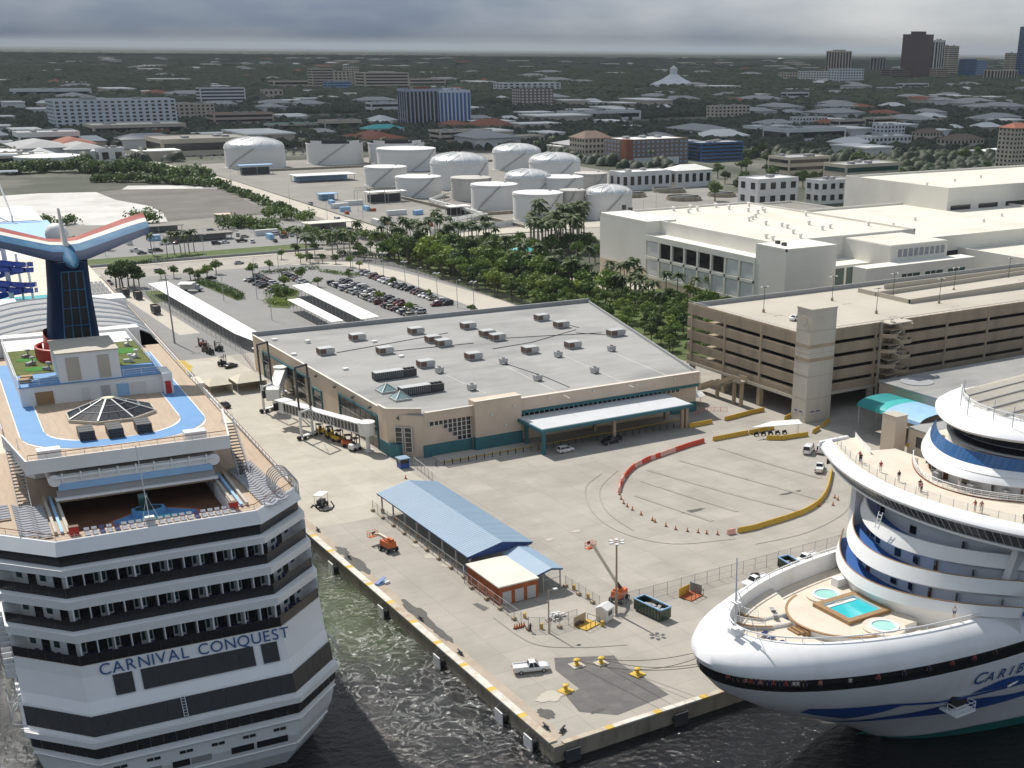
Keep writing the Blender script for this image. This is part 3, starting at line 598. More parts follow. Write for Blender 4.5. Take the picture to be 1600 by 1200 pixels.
# ================================================================ blue-roofed shed and orange store on the pier
S = thing('open_shed', 'long open shed with pale blue gabled metal roof', 'shed', (17.5, 60.5, 0))
def sp(mb, n, m): return mb.out(n, m, S, world=True)
x0, x1, xr, y0, y1 = 16.9, 30.6, 24.2, 60.2, 102.2
for a, b, e in ((x0, xr, 0), (xr, x1, 1)):
    for k in range(2):
        ya, yb = y0+(y1-y0)*k/2, y0+(y1-y0)*(k+1)/2
        za, zb = (4.35, 5.9) if e == 0 else (5.9, 4.55)
        sp(MB()._a([(a, ya, za), (b, ya, zb), (b, yb-.04, zb), (a, yb-.04, za), (a, ya, za-.12), (b, ya, zb-.12), (b, yb-.04, zb-.12), (a, yb-.04, za-.12)], [(0, 1, 2, 3), (7, 6, 5, 4), (0, 4, 5, 1), (1, 5, 6, 2), (2, 6, 7, 3), (3, 7, 4, 0)]), 'roof_panel', M['blue_roof'])
rb = MB()
for i in range(1, 52):
    y = y0+(y1-y0)*i/52; rb.beam((x0, y, 4.37), (xr, y, 5.92), .05, .05).beam((xr, y, 5.92), (x1, y, 4.57), .05, .05)
tag(sp(rb, 'roof_seam', M['blue_roof']), kind='stuff')
sp(MB()._a([(x0+.1, y0+.3, 4.2), (xr, y0+.3, 5.75), (x1-.1, y0+.3, 4.4), (x1-.1, y0+.3, 3.9), (x0+.1, y0+.3, 3.7)], [(0, 1, 2, 3, 4)]), 'gable', M['blue_dark'])
sp(MB()._a([(x0+.1, y1-.3, 4.2), (xr, y1-.3, 5.75), (x1-.1, y1-.3, 4.4), (x1-.1, y1-.3, 3.9), (x0+.1, y1-.3, 3.7)], [(4, 3, 2, 1, 0)]), 'gable', M['blue_dark'])
sp(MB().box(x0, y0, 4.05, x0+.15, y1, 4.3).box(x1-.15, y0, 4.2, x1, y1, 4.5), 'eaves_beam', M['blue_dark'])
for i in range(8):
    y = y0+.6+i*(y1-y0-1.2)/7
    for x in (x0+.8, x1-.8):
        sp(MB().box(x-.14, y-.14, 0, x+.14, y+.14, 4.3), 'post', M['galv'])
        sp(MB().cyl((x, y, 0), (x, y, .95), .42, 10), 'post_footing', M['concrete_tan'])
S2 = thing('lean_to_canopy', 'smaller blue metal canopy behind the orange store', 'canopy', (24.2, 47.5, 0))
def sp2(mb, n, m): return mb.out(n, m, S2, world=True)
for a, b, za, zb in ((23.9, 27.2, 3.7, 4.5), (27.2, 29.6, 4.5, 3.95)):
    sp2(MB()._a([(a, 47.2, za), (b, 47.2, zb), (b, 60.0, zb), (a, 60.0, za), (a, 47.2, za-.1), (b, 47.2, zb-.1), (b, 60.0, zb-.1), (a, 60.0, za-.1)], [(0, 1, 2, 3), (7, 6, 5, 4), (0, 4, 5, 1), (1, 5, 6, 2), (2, 6, 7, 3), (3, 7, 4, 0)]), 'roof_panel', M['blue_roof'])
sp2(MB()._a([(23.95, 47.3, 3.65), (27.2, 47.3, 4.4), (29.55, 47.3, 3.85), (29.55, 47.3, 3.6), (27.2, 47.3, 4.05), (23.95, 47.3, 3.3)], [(0, 5, 4, 1), (1, 4, 3, 2)]), 'gable', M['blue_dark'])
for x, y in ((29.2, 47.7), (25.6, 47.7), (29.2, 53.5), (29.2, 59.3)): sp2(MB().box(x-.1, y-.1, 0, x+.1, y+.1, 3.7), 'post', M['galv'])
sp2(MB().beam((25.6, 47.7, 2.2), (29.2, 47.7, 2.2), .08, .08), 'brace', M['galv'])
ST = thing('orange_store', 'low orange store with flat cream roof and roller doors', 'storage building', (15.9, 46.2, 0))
def st_(mb, n, m): return mb.out(n, m, ST, world=True)
st_(MB().box(16.0, 46.4, 0, 23.8, 58.6, 3.5), 'wall', M['orange_rust'])
st_(MB().box(15.8, 46.1, 3.5, 23.95, 58.8, 3.75), 'roof', M['roof_cream'])
for i in range(3):
    x = 16.7+i*2.45; st_(MB().box(x, 46.32, .1, x+1.75, 46.42, 2.5), 'roller_door', M['galv'])
    sl = MB()
    for k in range(8): sl.box(x+.02, 46.28, .25+k*.28, x+1.73, 46.33, .33+k*.28)
    st_(sl, 'door_slat', M['far_white'])
for y in (48, 52): st_(MB().box(15.93, y, 1.1, 16.02, y+2.6, 2.2), 'faded_sign', M['orange'])
rib = MB()
for i in range(30): rib.box(15.94, 46.5+i*.41, .1, 16.01, 46.62+i*.41, 3.4)
tag(st_(rib, 'wall_rib', M['orange_rust']), kind='stuff')

# ================================================================ fences (posts, rails, woven wire)
def fence(label, pts, h, step=3.0, post_m='galv', mesh_m='chain_link', top=True, foot=0, z0=0., name='chain_link_fence', wire=True):
    a = pts[0]; Fn = thing(name, label, 'fence', (a[0], a[1], z0))
    ms = MB(); rl = MB(); pm = MB().cyl((0, 0, 0), (0, 0, h+.1), .055, 6).mesh('post', M[post_m]); ft = MB().boxc((0, 0, .3), (.9, .9, .6)).mesh('footing', M['concrete_tan']) if foot else None
    k = 0
    for p, q in zip(pts[:-1], pts[1:]):
        p, q = Vector(p).to_2d(), Vector(q).to_2d(); L_ = (q-p).length; n = max(1, round(L_/step))
        for i in range(n+(1 if q == Vector(pts[-1]).to_2d() else 0)):
            c = p.lerp(q, i/n); put('post', pm, Fn, (c.x-a[0], c.y-a[1], 0))
            if foot and k % foot == 0: put('footing', ft, Fn, (c.x-a[0], c.y-a[1], 0), 0, .8)
            k += 1
        d = [(p.x-a[0], p.y-a[1]), (q.x-a[0], q.y-a[1])]
        ms._a([(*d[0], .05), (*d[1], .05), (*d[1], h), (*d[0], h)], [(0, 1, 2, 3)])
        rl.cyl((*d[0], h), (*d[1], h), .04, 5).cyl((*d[0], h*.5), (*d[1], h*.5), .025, 4).cyl((*d[0], .08), (*d[1], .08), .03, 4)
    if wire: ms.out('wire_mesh', M[mesh_m], Fn)
    rl.out('rail', M[post_m], Fn); return Fn
fence('grey wire fence in front of the blue shed, along the quay', [(16.3, 103.5), (16.4, 61), (15.4, 58.8), (15.4, 50), (15.6, 35.2)], 2.4, 2.6, foot=2)
fence('short wire fence from the blue shed to the blue kiosk', [(30.9, 103.2), (35.2, 112.5), (36.2, 126.5)], 2.4, 2.4)
fence('wire fence on the parking side of the small concrete yard', [(30.2, 47.5), (30.6, 36.5)], 2.2, 2.1, foot=2)
fence('wire fence closing the near end of the small concrete yard', [(15.6, 35.2), (18.6, 32.9), (24.2, 33.6)], 2.4, 2.0, foot=3)
fence('long wire fence running from the light mast to the white ship', [(31.5, 34.5), (50, 34.8), (70, 35.2), (92, 35.6)], 2.5, 3.05)
fence('wire fence along the quayside lane in front of the white shelter', [(37.2, 398), (37.6, 330), (38.0, 262), (34.3, 238)], 2.4, 5.2)
fence('dark screened fence between the car park lane and the green tree belt', [(124, 428), (139, 421), (148.5, 395), (151.5, 350), (152.2, 300), (151.8, 258)], 2.6, 4.2, 'dark_steel', 'screen_mesh')
# ================================================================ vehicles
def paint(k, c, rough=.3): M['paint_'+k] = mat('paint_'+k, c, rough, .03, .5, coat=.5, spec=.5)
for k, c in (('white', (.78, .78, .77)), ('black', (.012, .012, .014)), ('silver', (.42, .43, .44)), ('grey', (.12, .125, .13)), ('dark_red', (.13, .008, .012)), ('navy', (.015, .025, .06)), ('beige', (.40, .36, .28)), ('dark_green', (.015, .04, .025))): paint(k, c)
whl = MB().cyl((0, -.12, 0), (0, .12, 0), .34, 14).mesh('wheel', M['rubber'])
rim = MB().cyl((0, -.135, 0), (0, .135, 0), .2, 10).mesh('rim', M['galv'])
lmp = MB().box(-.04, -.16, -.08, .04, .16, .08).mesh('headlight', M['far_white'])
tlm = MB().box(-.04, -.12, -.12, .04, .12, .12).mesh('tail_light', M['red'])
def ring(x, w, z0, z1, c=.16): return [(x, -w, z0+c), (x, -w+c*.7, z0), (x, w-c*.7, z0), (x, w, z0+c), (x, w, z1-c), (x, w-c, z1), (x, -w+c, z1), (x, -w, z1-c)]
KIND = {  # body stations (x, half width, bottom, top); cabin: (x0 base, x1 base, x0 roof, x1 roof, roof z)
 'sedan': ([(-2.3, .72, .42, .85), (-2.15, .86, .3, .98), (-1.2, .9, .22, 1.0), (.8, .9, .22, .98), (1.6, .88, .24, .86), (2.2, .8, .3, .74), (2.35, .66, .38, .62)], (-1.75, 1.15, -.95, .35, 1.44), (-1.4, 1.42)),
 'suv': ([(-2.3, .78, .45, 1.0), (-2.2, .92, .32, 1.12), (-1.2, .95, .26, 1.14), (1.0, .95, .26, 1.12), (1.7, .93, .28, 1.02), (2.25, .86, .34, .92), (2.4, .7, .42, .76)], (-2.15, 1.3, -1.95, .55, 1.76), (-1.42, 1.45)),
 'van': ([(-2.7, .9, .45, 1.1), (-2.65, .98, .36, 1.2), (-1.5, 1.0, .3, 1.2), (1.3, 1.0, .3, 1.2), (2.2, .96, .32, 1.1), (2.6, .86, .38, .95), (2.7, .7, .45, .8)], (-2.62, 1.95, -2.55, 1.15, 2.15), (-1.7, 1.75)),
 'pickup': ([(-2.9, .86, .5, 1.0), (-2.85, .96, .42, 1.1), (-1.5, .98, .36, 1.1), (1.2, .98, .36, 1.1), (2.1, .96, .38, 1.08), (2.75, .9, .42, .98), (2.9, .74, .5, .84)], (-.55, 1.3, -.35, .7, 1.78), (-1.75, 1.85))}
def car_meshes(kind, col):
    stn, (a0, a1, b0, b1, zr), ax = KIND[kind]; m = M['paint_'+col]; W = max(s[1] for s in stn); zt = max(s[3] for s in stn)
    b = MB().loft([ring(*s) for s in stn], True, True); rw = W*.74
    b._a([(b0, -rw, zr-.03), (b1, -rw, zr-.03), (b1, rw, zr-.03), (b0, rw, zr-.03), (b0+.08, -rw+.06, zr+.03), (b1-.08, -rw+.06, zr+.03), (b1-.08, rw-.06, zr+.03), (b0+.08, rw-.06, zr+.03)], [(0, 1, 5, 4), (1, 2, 6, 5), (2, 3, 7, 6), (3, 0, 4, 7), (4, 5, 6, 7)])
    for sx, sr in ((a0, b0), (a1, b1), ((a0+a1)/2, (b0+b1)/2)):
        for e in (-1, 1): b.beam((sx, e*W*.93, zt-.08), (sr, e*rw, zr), .09, .07)
    if kind == 'pickup': b.box(-2.85, -.97, 1.05, -.6, -.86, 1.3).box(-2.85, .86, 1.05, -.6, .97, 1.3).box(-2.9, -.9, 1.05, -2.8, .9, 1.28)
    if kind == 'van': b.box(-2.5, -W*.84, 1.1, .2, W*.84, zr-.02)
    g = MB()._a([(a0, -W*.92, zt-.06), (a1, -W*.92, zt-.06), (a1, W*.92, zt-.06), (a0, W*.92, zt-.06), (b0, -rw, zr-.02), (b1, -rw, zr-.02), (b1, rw, zr-.02), (b0, rw, zr-.02)], [(0, 1, 5, 4), (1, 2, 6, 5), (2, 3, 7, 6), (3, 0, 4, 7)])
    return b.mesh('body', m, 40), g.mesh('window', M['glass_dark'])
_cars = {}
bedm = MB().box(-2.78, -.85, .55, -.62, .85, 1.08).mesh('load_bed', M['dark_steel'])
def car(kind, col, label, x, y, rz, group, z=0., lights=False, cat=None, sc=1.0):
    key = (kind, col)
    if key not in _cars: _cars[key] = car_meshes(kind, col)
    b, g = _cars[key]; o = thing({'sedan': 'parked_car', 'suv': 'parked_car', 'van': 'van', 'pickup': 'pickup_truck'}[kind], label, cat or {'sedan': 'car', 'suv': 'car', 'van': 'van', 'pickup': 'pickup truck'}[kind], (x, y, z), rz, group)
    if sc != 1: o.scale = (sc, sc, sc)
    put('body', b, o); put('window', g, o)
    W = max(s[1] for s in KIND[kind][0])
    for ax in KIND[kind][2]:
        for e in (-1, 1):
            w_ = put('wheel', whl, o, (ax, e*(W-.1), .34))
            if lights: put('rim', rim, w_)
    if lights:
        for e in (-1, 1): put('headlight', lmp, o, (KIND[kind][0][-2][0]+.06, e*.62, .78)); put('tail_light', tlm, o, (KIND[kind][0][1][0]-.1, e*.74, .85))
    if kind == 'pickup' and lights: put('load_bed', bedm, o)
    return o
def heading(a, b): d = at(*b)-at(*a); return math.atan2(d.y, d.x)
p = at(832, 1050); car('pickup', 'white', 'white pickup truck with an open bed, alone near the quay edge', p.x, p.y+.4, heading((805, 1053), (858, 1047)), 'vehicles on the pier', 0, True)
p = at(885, 707); car('suv', 'white', 'small white hatchback just out of the canopy shade', p.x, p.y+.5, heading((872, 709), (897, 704)), 'vehicles on the pier', 0, True, sc=.92)
p = at(957, 693); car('pickup', 'black', 'black crew pickup parked in the shade of the terminal canopy', p.x, p.y+.5, heading((975, 690), (940, 699)), 'vehicles on the pier', 0, True, 'pickup truck')
p = at(1267, 708); car('van', 'white', 'white van with dark rear window, left of the second van', p.x, p.y+.8, heading((1263, 711), (1272, 700)), 'white vans on the plaza', 0, True)
p = at(1288, 707); car('van', 'white', 'white van half hidden behind the white ship\'s wing, right of the other van', p.x, p.y+.8, heading((1283, 710), (1292, 699)), 'white vans on the plaza', 0, True)
p = at(1283, 736); car('pickup', 'white', 'white pickup seen from behind, beside the yellow barrier curve', p.x, p.y+.6, heading((1281, 738), (1284, 729)), 'vehicles on the pier', 0, True)
p = at(1180, 913); car('pickup', 'white', 'white work truck carrying coiled black hose, beside the white bow', p.x, p.y, heading((1200, 905), (1165, 918)), 'vehicles on the pier', 0, True)
p = at(1260, 878); car('pickup', 'white', 'white pickup between the green skip and the ship', p.x, p.y, heading((1280, 872), (1245, 884)), 'vehicles on the pier', 0, True)
p = at(1243, 500, 21.35); car("sedan", "white", "white car alone on the top deck of the garage", p.x, p.y, .3, "vehicles on the pier", 21.35)
p = at(361, 574); car('sedan', 'black', 'black car parked beside the forklift on the lane', p.x, p.y, heading((351, 577), (371, 572)), 'vehicles on the pier')
p = at(351, 636); car('sedan', 'black', 'black car at the quay edge below the beige tents', p.x, p.y, PI/2+.2, 'vehicles on the pier')
# coil of hose on the work truck
p = at(1184, 908); hz_ = MB()
for k in range(4): hz_.tube([(1.1*math.cos(t*.5)*(1-.06*k), .8*math.sin(t*.5)*(1-.06*k), .16*k) for t in range(14)], .1, 5)
o = hz_.out('hose_coil', M['rubber']); o.location = (p.x-1, p.y-.2, 1.15); tag(o, 'coil of black hose lying in the work truck bed', 'hose')

# ---------------------------------------------------------------- car park
SEQ = ['black', 'white', 'grey', 'silver', 'black', 'white', 'dark_red', 'silver', 'black', 'grey', 'white', 'navy', 'silver', 'black', 'beige', 'white', 'grey', 'black']
ADJ = {'dark_red': 'dark red', 'dark_green': 'dark green'}
rc = random.Random(11)
def car_row(x, ya, yb, n, rz, rowname, ref, skip=(), two=None):
    k = 0
    for i in range(n):
        if i in skip: continue
        y = ya+(yb-ya)*i/(n-1); kind = rc.choice(('sedan', 'sedan', 'suv', 'suv', 'suv')); col = rc.choice(SEQ)
        if two and i == two: kind = 'van'; col = 'white'
        car(kind, col, f'{ADJ.get(col, col)} {"van" if kind == "van" else "SUV" if kind == "suv" else "saloon"} in the {rowname}, {nth(k)} from {ref}', x+rc.uniform(-.4, .4), y, rz+rc.uniform(-.04, .04), 'cars in the terminal car park'); k += 1
car_row(129.5, 302, 384, 29, PI, 'row beside the pale fence lane', 'the terminal', (3, 11))
car_row(114.2, 292, 370, 28, PI, 'right half of the double row', 'the terminal', (5,), 20)
car_row(108.6, 288, 366, 28, 0, 'left half of the double row', 'the terminal', (9, 17), 22)
car_row(99.5, 372, 396, 8, .15, 'short row behind the large white shelter', 'the terminal')
car_row(88, 358, 398, 13, 0, 'row left of the large white shelter', 'the terminal', (4,))
car_row(82.3, 362, 392, 9, PI, 'row facing the hedge', 'the terminal', (2, 6))
p = at(682, 478); car('suv', 'dark_red', 'dark red SUV parked apart, closest to the terminal roof edge', p.x, p.y, PI, 'cars in the terminal car park')
for x, y, k, c, l in ((56, 432, 'suv', 'silver', 'silver SUV driving on the road behind the white shelter'), (92, 437, 'sedan', 'silver', 'silver car on the road above the planted islands'), (70, 404, 'sedan', 'black', 'black car beside the small trees of the lot entrance'), (30, 412, 'van', 'white', 'white van at the far end of the quay lane'),
                      (186, 560, 'van', 'white', 'white van driving on the road by the tank farm'), (200, 640, 'suv', 'silver', 'silver car farther up the tank farm road')):
    car(k, c, l, x, y, .05 if y < 500 else 1.6, 'cars on the roads')
yard = [(200, 375), (212, 393), (222, 397), (235, 394), (247, 393), (258, 382), (330, 362), (345, 364), (356, 366), (372, 369), (382, 371), (378, 378), (395, 379), (338, 382), (352, 380), (275, 381), (420, 365), (432, 367), (444, 372), (455, 369), (430, 378), (412, 361), (508, 359), (520, 362), (532, 363), (545, 360), (470, 372), (486, 374)]
for i, (x, y) in enumerate(sorted(yard)):
    q = at(x, y); c = SEQ[i % len(SEQ)]; k = ('suv', 'pickup', 'sedan', 'suv')[i % 4]
    car(k, c, f'{ADJ.get(c, c)} {"pickup" if k == "pickup" else "SUV" if k == "suv" else "saloon"} in the yards beyond the road, {nth(i)} counting from the left', q.x, q.y, rc.uniform(-.3, .3)+(0 if i % 3 else 1.4), 'vehicles in the yards beyond the road')
for i in range(56):   # the far car park among palms behind the tank farm
    x, y = 240+(i % 14)*8.2+rc.uniform(-1, 1), 1015+(i//14)*22+rc.uniform(-1, 1); c = SEQ[(i*5) % len(SEQ)]
    car('sedan', c, f'{ADJ.get(c, c)} car, {nth(i//14)} row of the far palm car park, {nth(i % 14)} from left', x, y, rc.uniform(-.05, .05)+PI/2, 'cars in the far palm-shaded car park')
# box truck with awning, buses, fork lifts
def box_truck(label, x, y, rz):
    o = thing('box_truck', label, 'truck', (x, y, 0), rz)
    MB().box(-4.2, -1.2, .9, 1.6, 1.2, 3.6).out('cargo_box', M['white_paint'], o)
    MB().loft([ring(1.8, 1.1, .7, 2.7), ring(2.9, 1.1, .6, 2.6), ring(3.2, 1.08, .6, 1.6), ring(4.3, 1.0, .6, 1.45)], True, True).out('cab', M['paint_silver'], o)
    MB().box(2.55, -1.0, 1.7, 3.1, 1.0, 2.4).out('windscreen', M['glass_dark'], o)
    MB().box(-4.2, -4.6, 3.35, 1.2, -1.2, 3.5).out('awning', M['canvas'], o)
    for ax in (-3.2, -2.2, 3.1):
        for e in (-1, 1): put('wheel', whl, o, (ax, e*1.0, .45), 0, 1.35)
    return o
p = at(300, 455); box_truck('silver truck with an open side awning beside the long white shelter', p.x, p.y, -.5)
def open_trailer(label, x, y, rz):
    o = thing('cage_trailer', label, 'trailer', (x, y, 0), rz, 'dark cage trailers on the quay lane')
    MB().box(-2.6, -1.2, .7, 2.6, 1.2, .95).out('chassis', M['dark_steel'], o)
    for nm, b in (('side_panel', (-2.6, -1.2, .95, 2.6, -1.1, 3.1)), ('side_panel', (-2.6, 1.1, .95, 2.6, 1.2, 3.1)), ('end_panel', (-2.6, -1.1, .95, -2.5, 1.1, 3.1)), ('end_panel', (2.5, -1.1, .95, 2.6, 1.1, 3.1))): MB().box(*b).out(nm, M['dark_steel'], o)
    rb = MB()
    for i in range(8): rb.box(-2.6+i*.74-.05, -1.28, .95, -2.6+i*.74+.05, -1.2, 3.15)
    rb.out('panel_rib', M['black'], o); MB().box(-1.9, -.9, 2.2, .9, .9, 2.9).out('load', M['far_brown'], o)
    for ax in (-1.7, 1.7):
        for e in (-1, 1): put('wheel', whl, o, (ax, e*1.0, .4), 0, 1.15)
    return o
p = at(196, 463); open_trailer('dark cage trailer farthest up the quay lane', p.x, p.y, PI/2)
p = at(216, 467); open_trailer('dark cage trailer in the middle of the three on the lane', p.x, p.y, PI/2)
p = at(244, 490); open_trailer('dark cage trailer nearest of the three, alone on the lane', p.x, p.y, PI/2)
def forklift(label, x, y, rz, col='dark_steel', s=1.):
    o = thing('forklift', label, 'forklift', (x, y, 0), rz, 'forklifts and loaders beside the terminal'); o.scale = (s, s, s)
    MB().loft([ring(-1.3, .6, .4, 1.2), ring(-1.0, .7, .35, 1.35), ring(.6, .7, .35, 1.1)], True, True).out('body', M[col], o)
    cg = MB()
    for a, b in ((-.7, -.6), (-.7, .6), (.55, -.6), (.55, .6)): cg.beam((a, b, 1.1), (a*.9, b*.9, 2.2), .08, .08)
    cg.box(-.7, -.6, 2.16, .55, .6, 2.24).out('overhead_guard', M['black'], o)
    MB().box(-.5, -.3, 1.1, 0, .3, 1.3).box(-.55, -.3, 1.3, -.4, .3, 1.75).out('seat', M['black'], o)
    MB().box(.65, -.45, .15, .78, -.33, 2.7).box(.65, .33, .15, .78, .45, 2.7).box(.67, -.33, 2.5, .77, .33, 2.62).out('mast', M['black'], o)
    for e in (-.35, .35): MB().box(.78, e-.07, .12, 1.9, e+.07, .2).out('fork', M['steel'], o)
    for ax in (-.85, .4):
        for e in (-1, 1): put('wheel', whl, o, (ax, e*.62, .34))
    return o
for i, (x, y, c, l, s) in enumerate(((349, 571, 'black', 'black forklift standing beside the black car', 1.2), (321, 548, 'brown_roof', 'brown forklift in a cluster by the long white shelter', 1.2), (328, 553, 'black', 'black forklift in front of the brown one', 1.2), (341, 548, 'dark_steel', 'grey forklift nearest the wire fence', 1.2), (315, 541, 'orange_rust', 'rusty loader at the back of the forklift cluster', 1.1),
                                     (500, 678, 'yellow', 'yellow forklift under the boarding bridge, nearest the gantry', 1.15), (516, 684, 'yellow_bright', 'bright yellow loader under the boarding bridge', 1.3), (530, 690, 'yellow', 'yellow loader in the middle of the row under the bridge', 1.3), (545, 697, 'orange', 'orange loader under the boarding bridge', 1.3), (556, 703, 'white_paint', 'white baggage tug beside the bridge column', 1.35))):
    p = at(x, y); forklift(l, p.x, p.y, .4+i*.7, c, s)
# boom lifts
def boom_lift(label, x, y, rz, pts, bas_rz):
    o = thing('boom_lift', label, 'boom lift', (x, y, 0), 0, 'orange boom lifts on the pier')
    MB().boxc((0, 0, .75), (3.0, 1.7, .5), rz).out('chassis', M['dark_steel'], o)
    for a in (-1, 1):
        for b in (-1, 1):
            q = Matrix.Rotation(rz, 2) @ Vector((a*1.15, b*1.05)); w_ = put('wheel', whl, o, (q.x, q.y, .5), rz, (1.45, 2.0, 1.45)); put('rim', rim, w_, (0, 0, 0))
    MB().boxc((0, 0, 1.6), (3.1, 1.9, 1.1), rz, .92).boxc((-.5*math.cos(rz), -.5*math.sin(rz), 2.3), (1.2, 1.4, .5), rz).out('turntable', M['orange'], o)
    P = [Vector(q) for q in pts]
    for k, (a, b) in enumerate(zip(P[:-1], P[1:])):
        MB().beam(a, b, .42-.06*k, .5-.06*k).out('boom', M['black'] if k == 0 and len(P) > 3 else M['canvas_tan'], o)
    MB().cyl(P[0]-Vector((0, 0, .2)), P[0]+Vector((0, 0, .3)), .35, 10).out('boom_pivot', M['orange'], o)
    c = P[-1]; fl = MB().boxc((c.x, c.y, c.z-.45), (1.9, .95, .08), bas_rz); fl.out('basket_floor', M['orange'], o)
    rl = MB(); rr = Matrix.Rotation(bas_rz, 2); cs = [rr @ Vector(q) for q in ((-.95, -.47), (.95, -.47), (.95, .47), (-.95, .47))]
    for i in range(4):
        a, b = cs[i], cs[(i+1) % 4]; rl.cyl((c.x+a.x, c.y+a.y, c.z-.45), (c.x+a.x, c.y+a.y, c.z+.65), .045, 5)
        for zz in (.1, .65): rl.cyl((c.x+a.x, c.y+a.y, c.z+zz), (c.x+b.x, c.y+b.y, c.z+zz), .045, 5)
    rl.out('basket_rail', M['orange'], o); q = rr @ Vector((0, .4)); MB().boxc((c.x+q.x, c.y+q.y, c.z+.4), (.6, .25, .4), bas_rz).out('control_box', M['black'], o)
    return o
b = at(609, 862); k = at(584, 836, 2.0)-b
boom_lift('orange boom lift with its boom lowered, near the quay edge', b.x, b.y+.6, math.atan2(k.y, k.x), [(-.8*k.x/k.length*-1, -.6, 2.6), (k.x*.55, k.y*.55, 2.6), (k.x, k.y, 2.0)], math.atan2(k.y, k.x)+PI/2)
b = at(970, 940); k = at(925, 852, 10.5)-b; k2 = at(964, 915, 3.6)-b
boom_lift('orange boom lift with its boom raised beside the tall light mast', b.x, b.y+.5, .5, [(.4, 0, 2.2), (k2.x+.2, k2.y, 4.0), (k.x*.92+k2.x*.08, k.y*.92+k2.y*.08, 10.6), (k.x, k.y, 10.3)], .3)
# ================================================================ pier furniture
def skip(label, p, L_, W_, H_, rz, trim):
    o = thing('waste_skip', label, 'skip', (p.x, p.y, 0), rz, 'waste skips on the pier')
    h = MB().box(-L_/2, -W_/2, .3, L_/2, W_/2, .45).box(-L_/2, -W_/2, .45, L_/2, -W_/2+.1, H_).box(-L_/2, W_/2-.1, .45, L_/2, W_/2, H_).box(-L_/2, -W_/2+.1, .45, -L_/2+.1, W_/2-.1, H_).box(L_/2-.1, -W_/2+.1, .45, L_/2, W_/2-.1, H_); h.out('body', M['paint_dark_green'], o)
    t = MB()
    for a in ((-L_/2-.06, -W_/2-.06, H_-.15, L_/2+.06, -W_/2+.12, H_+.05), (-L_/2-.06, W_/2-.12, H_-.15, L_/2+.06, W_/2+.06, H_+.05), (L_/2-.12, -W_/2, H_-.15, L_/2+.06, W_/2, H_+.05), (-L_/2-.06, -W_/2, H_-.15, -L_/2+.12, W_/2, H_+.05)): t.box(*a)
    t.out('rim', M[trim], o); rb = MB()
    for i in range(9):
        for e in (-1, 1): rb.box(-L_/2+.3+i*(L_-.6)/8-.06, e*(W_/2)-.07, .4, -L_/2+.3+i*(L_-.6)/8+.06, e*(W_/2)+.07, H_-.15)
    rb.out('rib', M['dark_green_rib'], o)
    r = random.Random(L_); ld = MB()
    for i in range(16): ld.boxc((r.uniform(-L_*.4, L_*.4), r.uniform(-W_*.35, W_*.35), H_*.55+r.uniform(-.2, .35)), (r.uniform(.4, 1.3), r.uniform(.3, 1), r.uniform(.15, .5)), r.uniform(0, 3))
    ld.mi = 0; ld.out('rubbish', M['far_grey'] if trim == 'sky_blue' else M['far_brown'], o)
    for a in (-L_/2+.5, L_/2-.5):
        for e in (-1, 1): MB().cyl((a, e*W_*.4-.1, .18), (a, e*W_*.4+.1, .18), .18, 10).out('roller', M['dark_steel'], o)
dm('dark_green_rib', (.02, .05, .03), .5, .1, .5)
p = at(1019, 960); skip('dark green skip with a blue rim, full of rubbish', p, 6.8, 2.5, 2.3, heading((995, 956), (1035, 975)), 'sky_blue')
p = at(1236, 893); skip('dark green skip beside the white ship\'s bow rail', p, 5.6, 2.4, 2.2, heading((1214, 874), (1238, 888)), 'sky_blue')
G_ = thing('guard_booth', 'small white guard booth with a dark doorway at the yard gate', 'booth', at(945, 968), .45)
MB().box(-1.15, -1.1, .1, 1.15, 1.1, 2.4).out('wall', M['white_paint'], G_); MB()._a([(-1.3, -1.25, 2.4), (1.3, -1.25, 2.4), (1.3, 1.25, 2.4), (-1.3, 1.25, 2.4), (-1.3, 0, 3.0), (1.3, 0, 3.0)], [(0, 1, 5, 4), (2, 3, 4, 5), (1, 2, 5), (3, 0, 4), (3, 2, 1, 0)]).out('roof', M['white_paint'], G_)
MB().box(1.14, -.55, .12, 1.2, .55, 2.1).out('door', M['glass_dark'], G_); MB().box(-.6, -1.16, 1.2, .5, -1.09, 1.9).out('window', M['glass_dark'], G_); MB().box(1.14, -.7, .12, 1.18, -.56, 2.25).box(1.14, .56, .12, 1.18, .7, 2.25).out('door_frame', M['galv'], G_)
K_ = thing('ticket_kiosk', 'small bright blue kiosk at the terminal corner', 'kiosk', at(630, 730), 0)
MB().box(-1.1, -1.1, 0, 1.1, 1.1, 1.1).out('wall', M['kiosk_blue'], K_); MB().box(-1.02, -1.02, 1.1, 1.02, 1.02, 2.2).out('window', M['glass_dark'], K_)
kc = MB()
for a in (-1.05, 1.05):
    for b in (-1.05, 1.05): kc.box(a-.08, b-.08, 1.1, a+.08, b+.08, 2.2)
kc.out('corner_post', M['kiosk_blue'], K_); MB().box(-1.35, -1.35, 2.2, 1.35, 1.35, 2.42).out('roof', M['blue_roof'], K_)
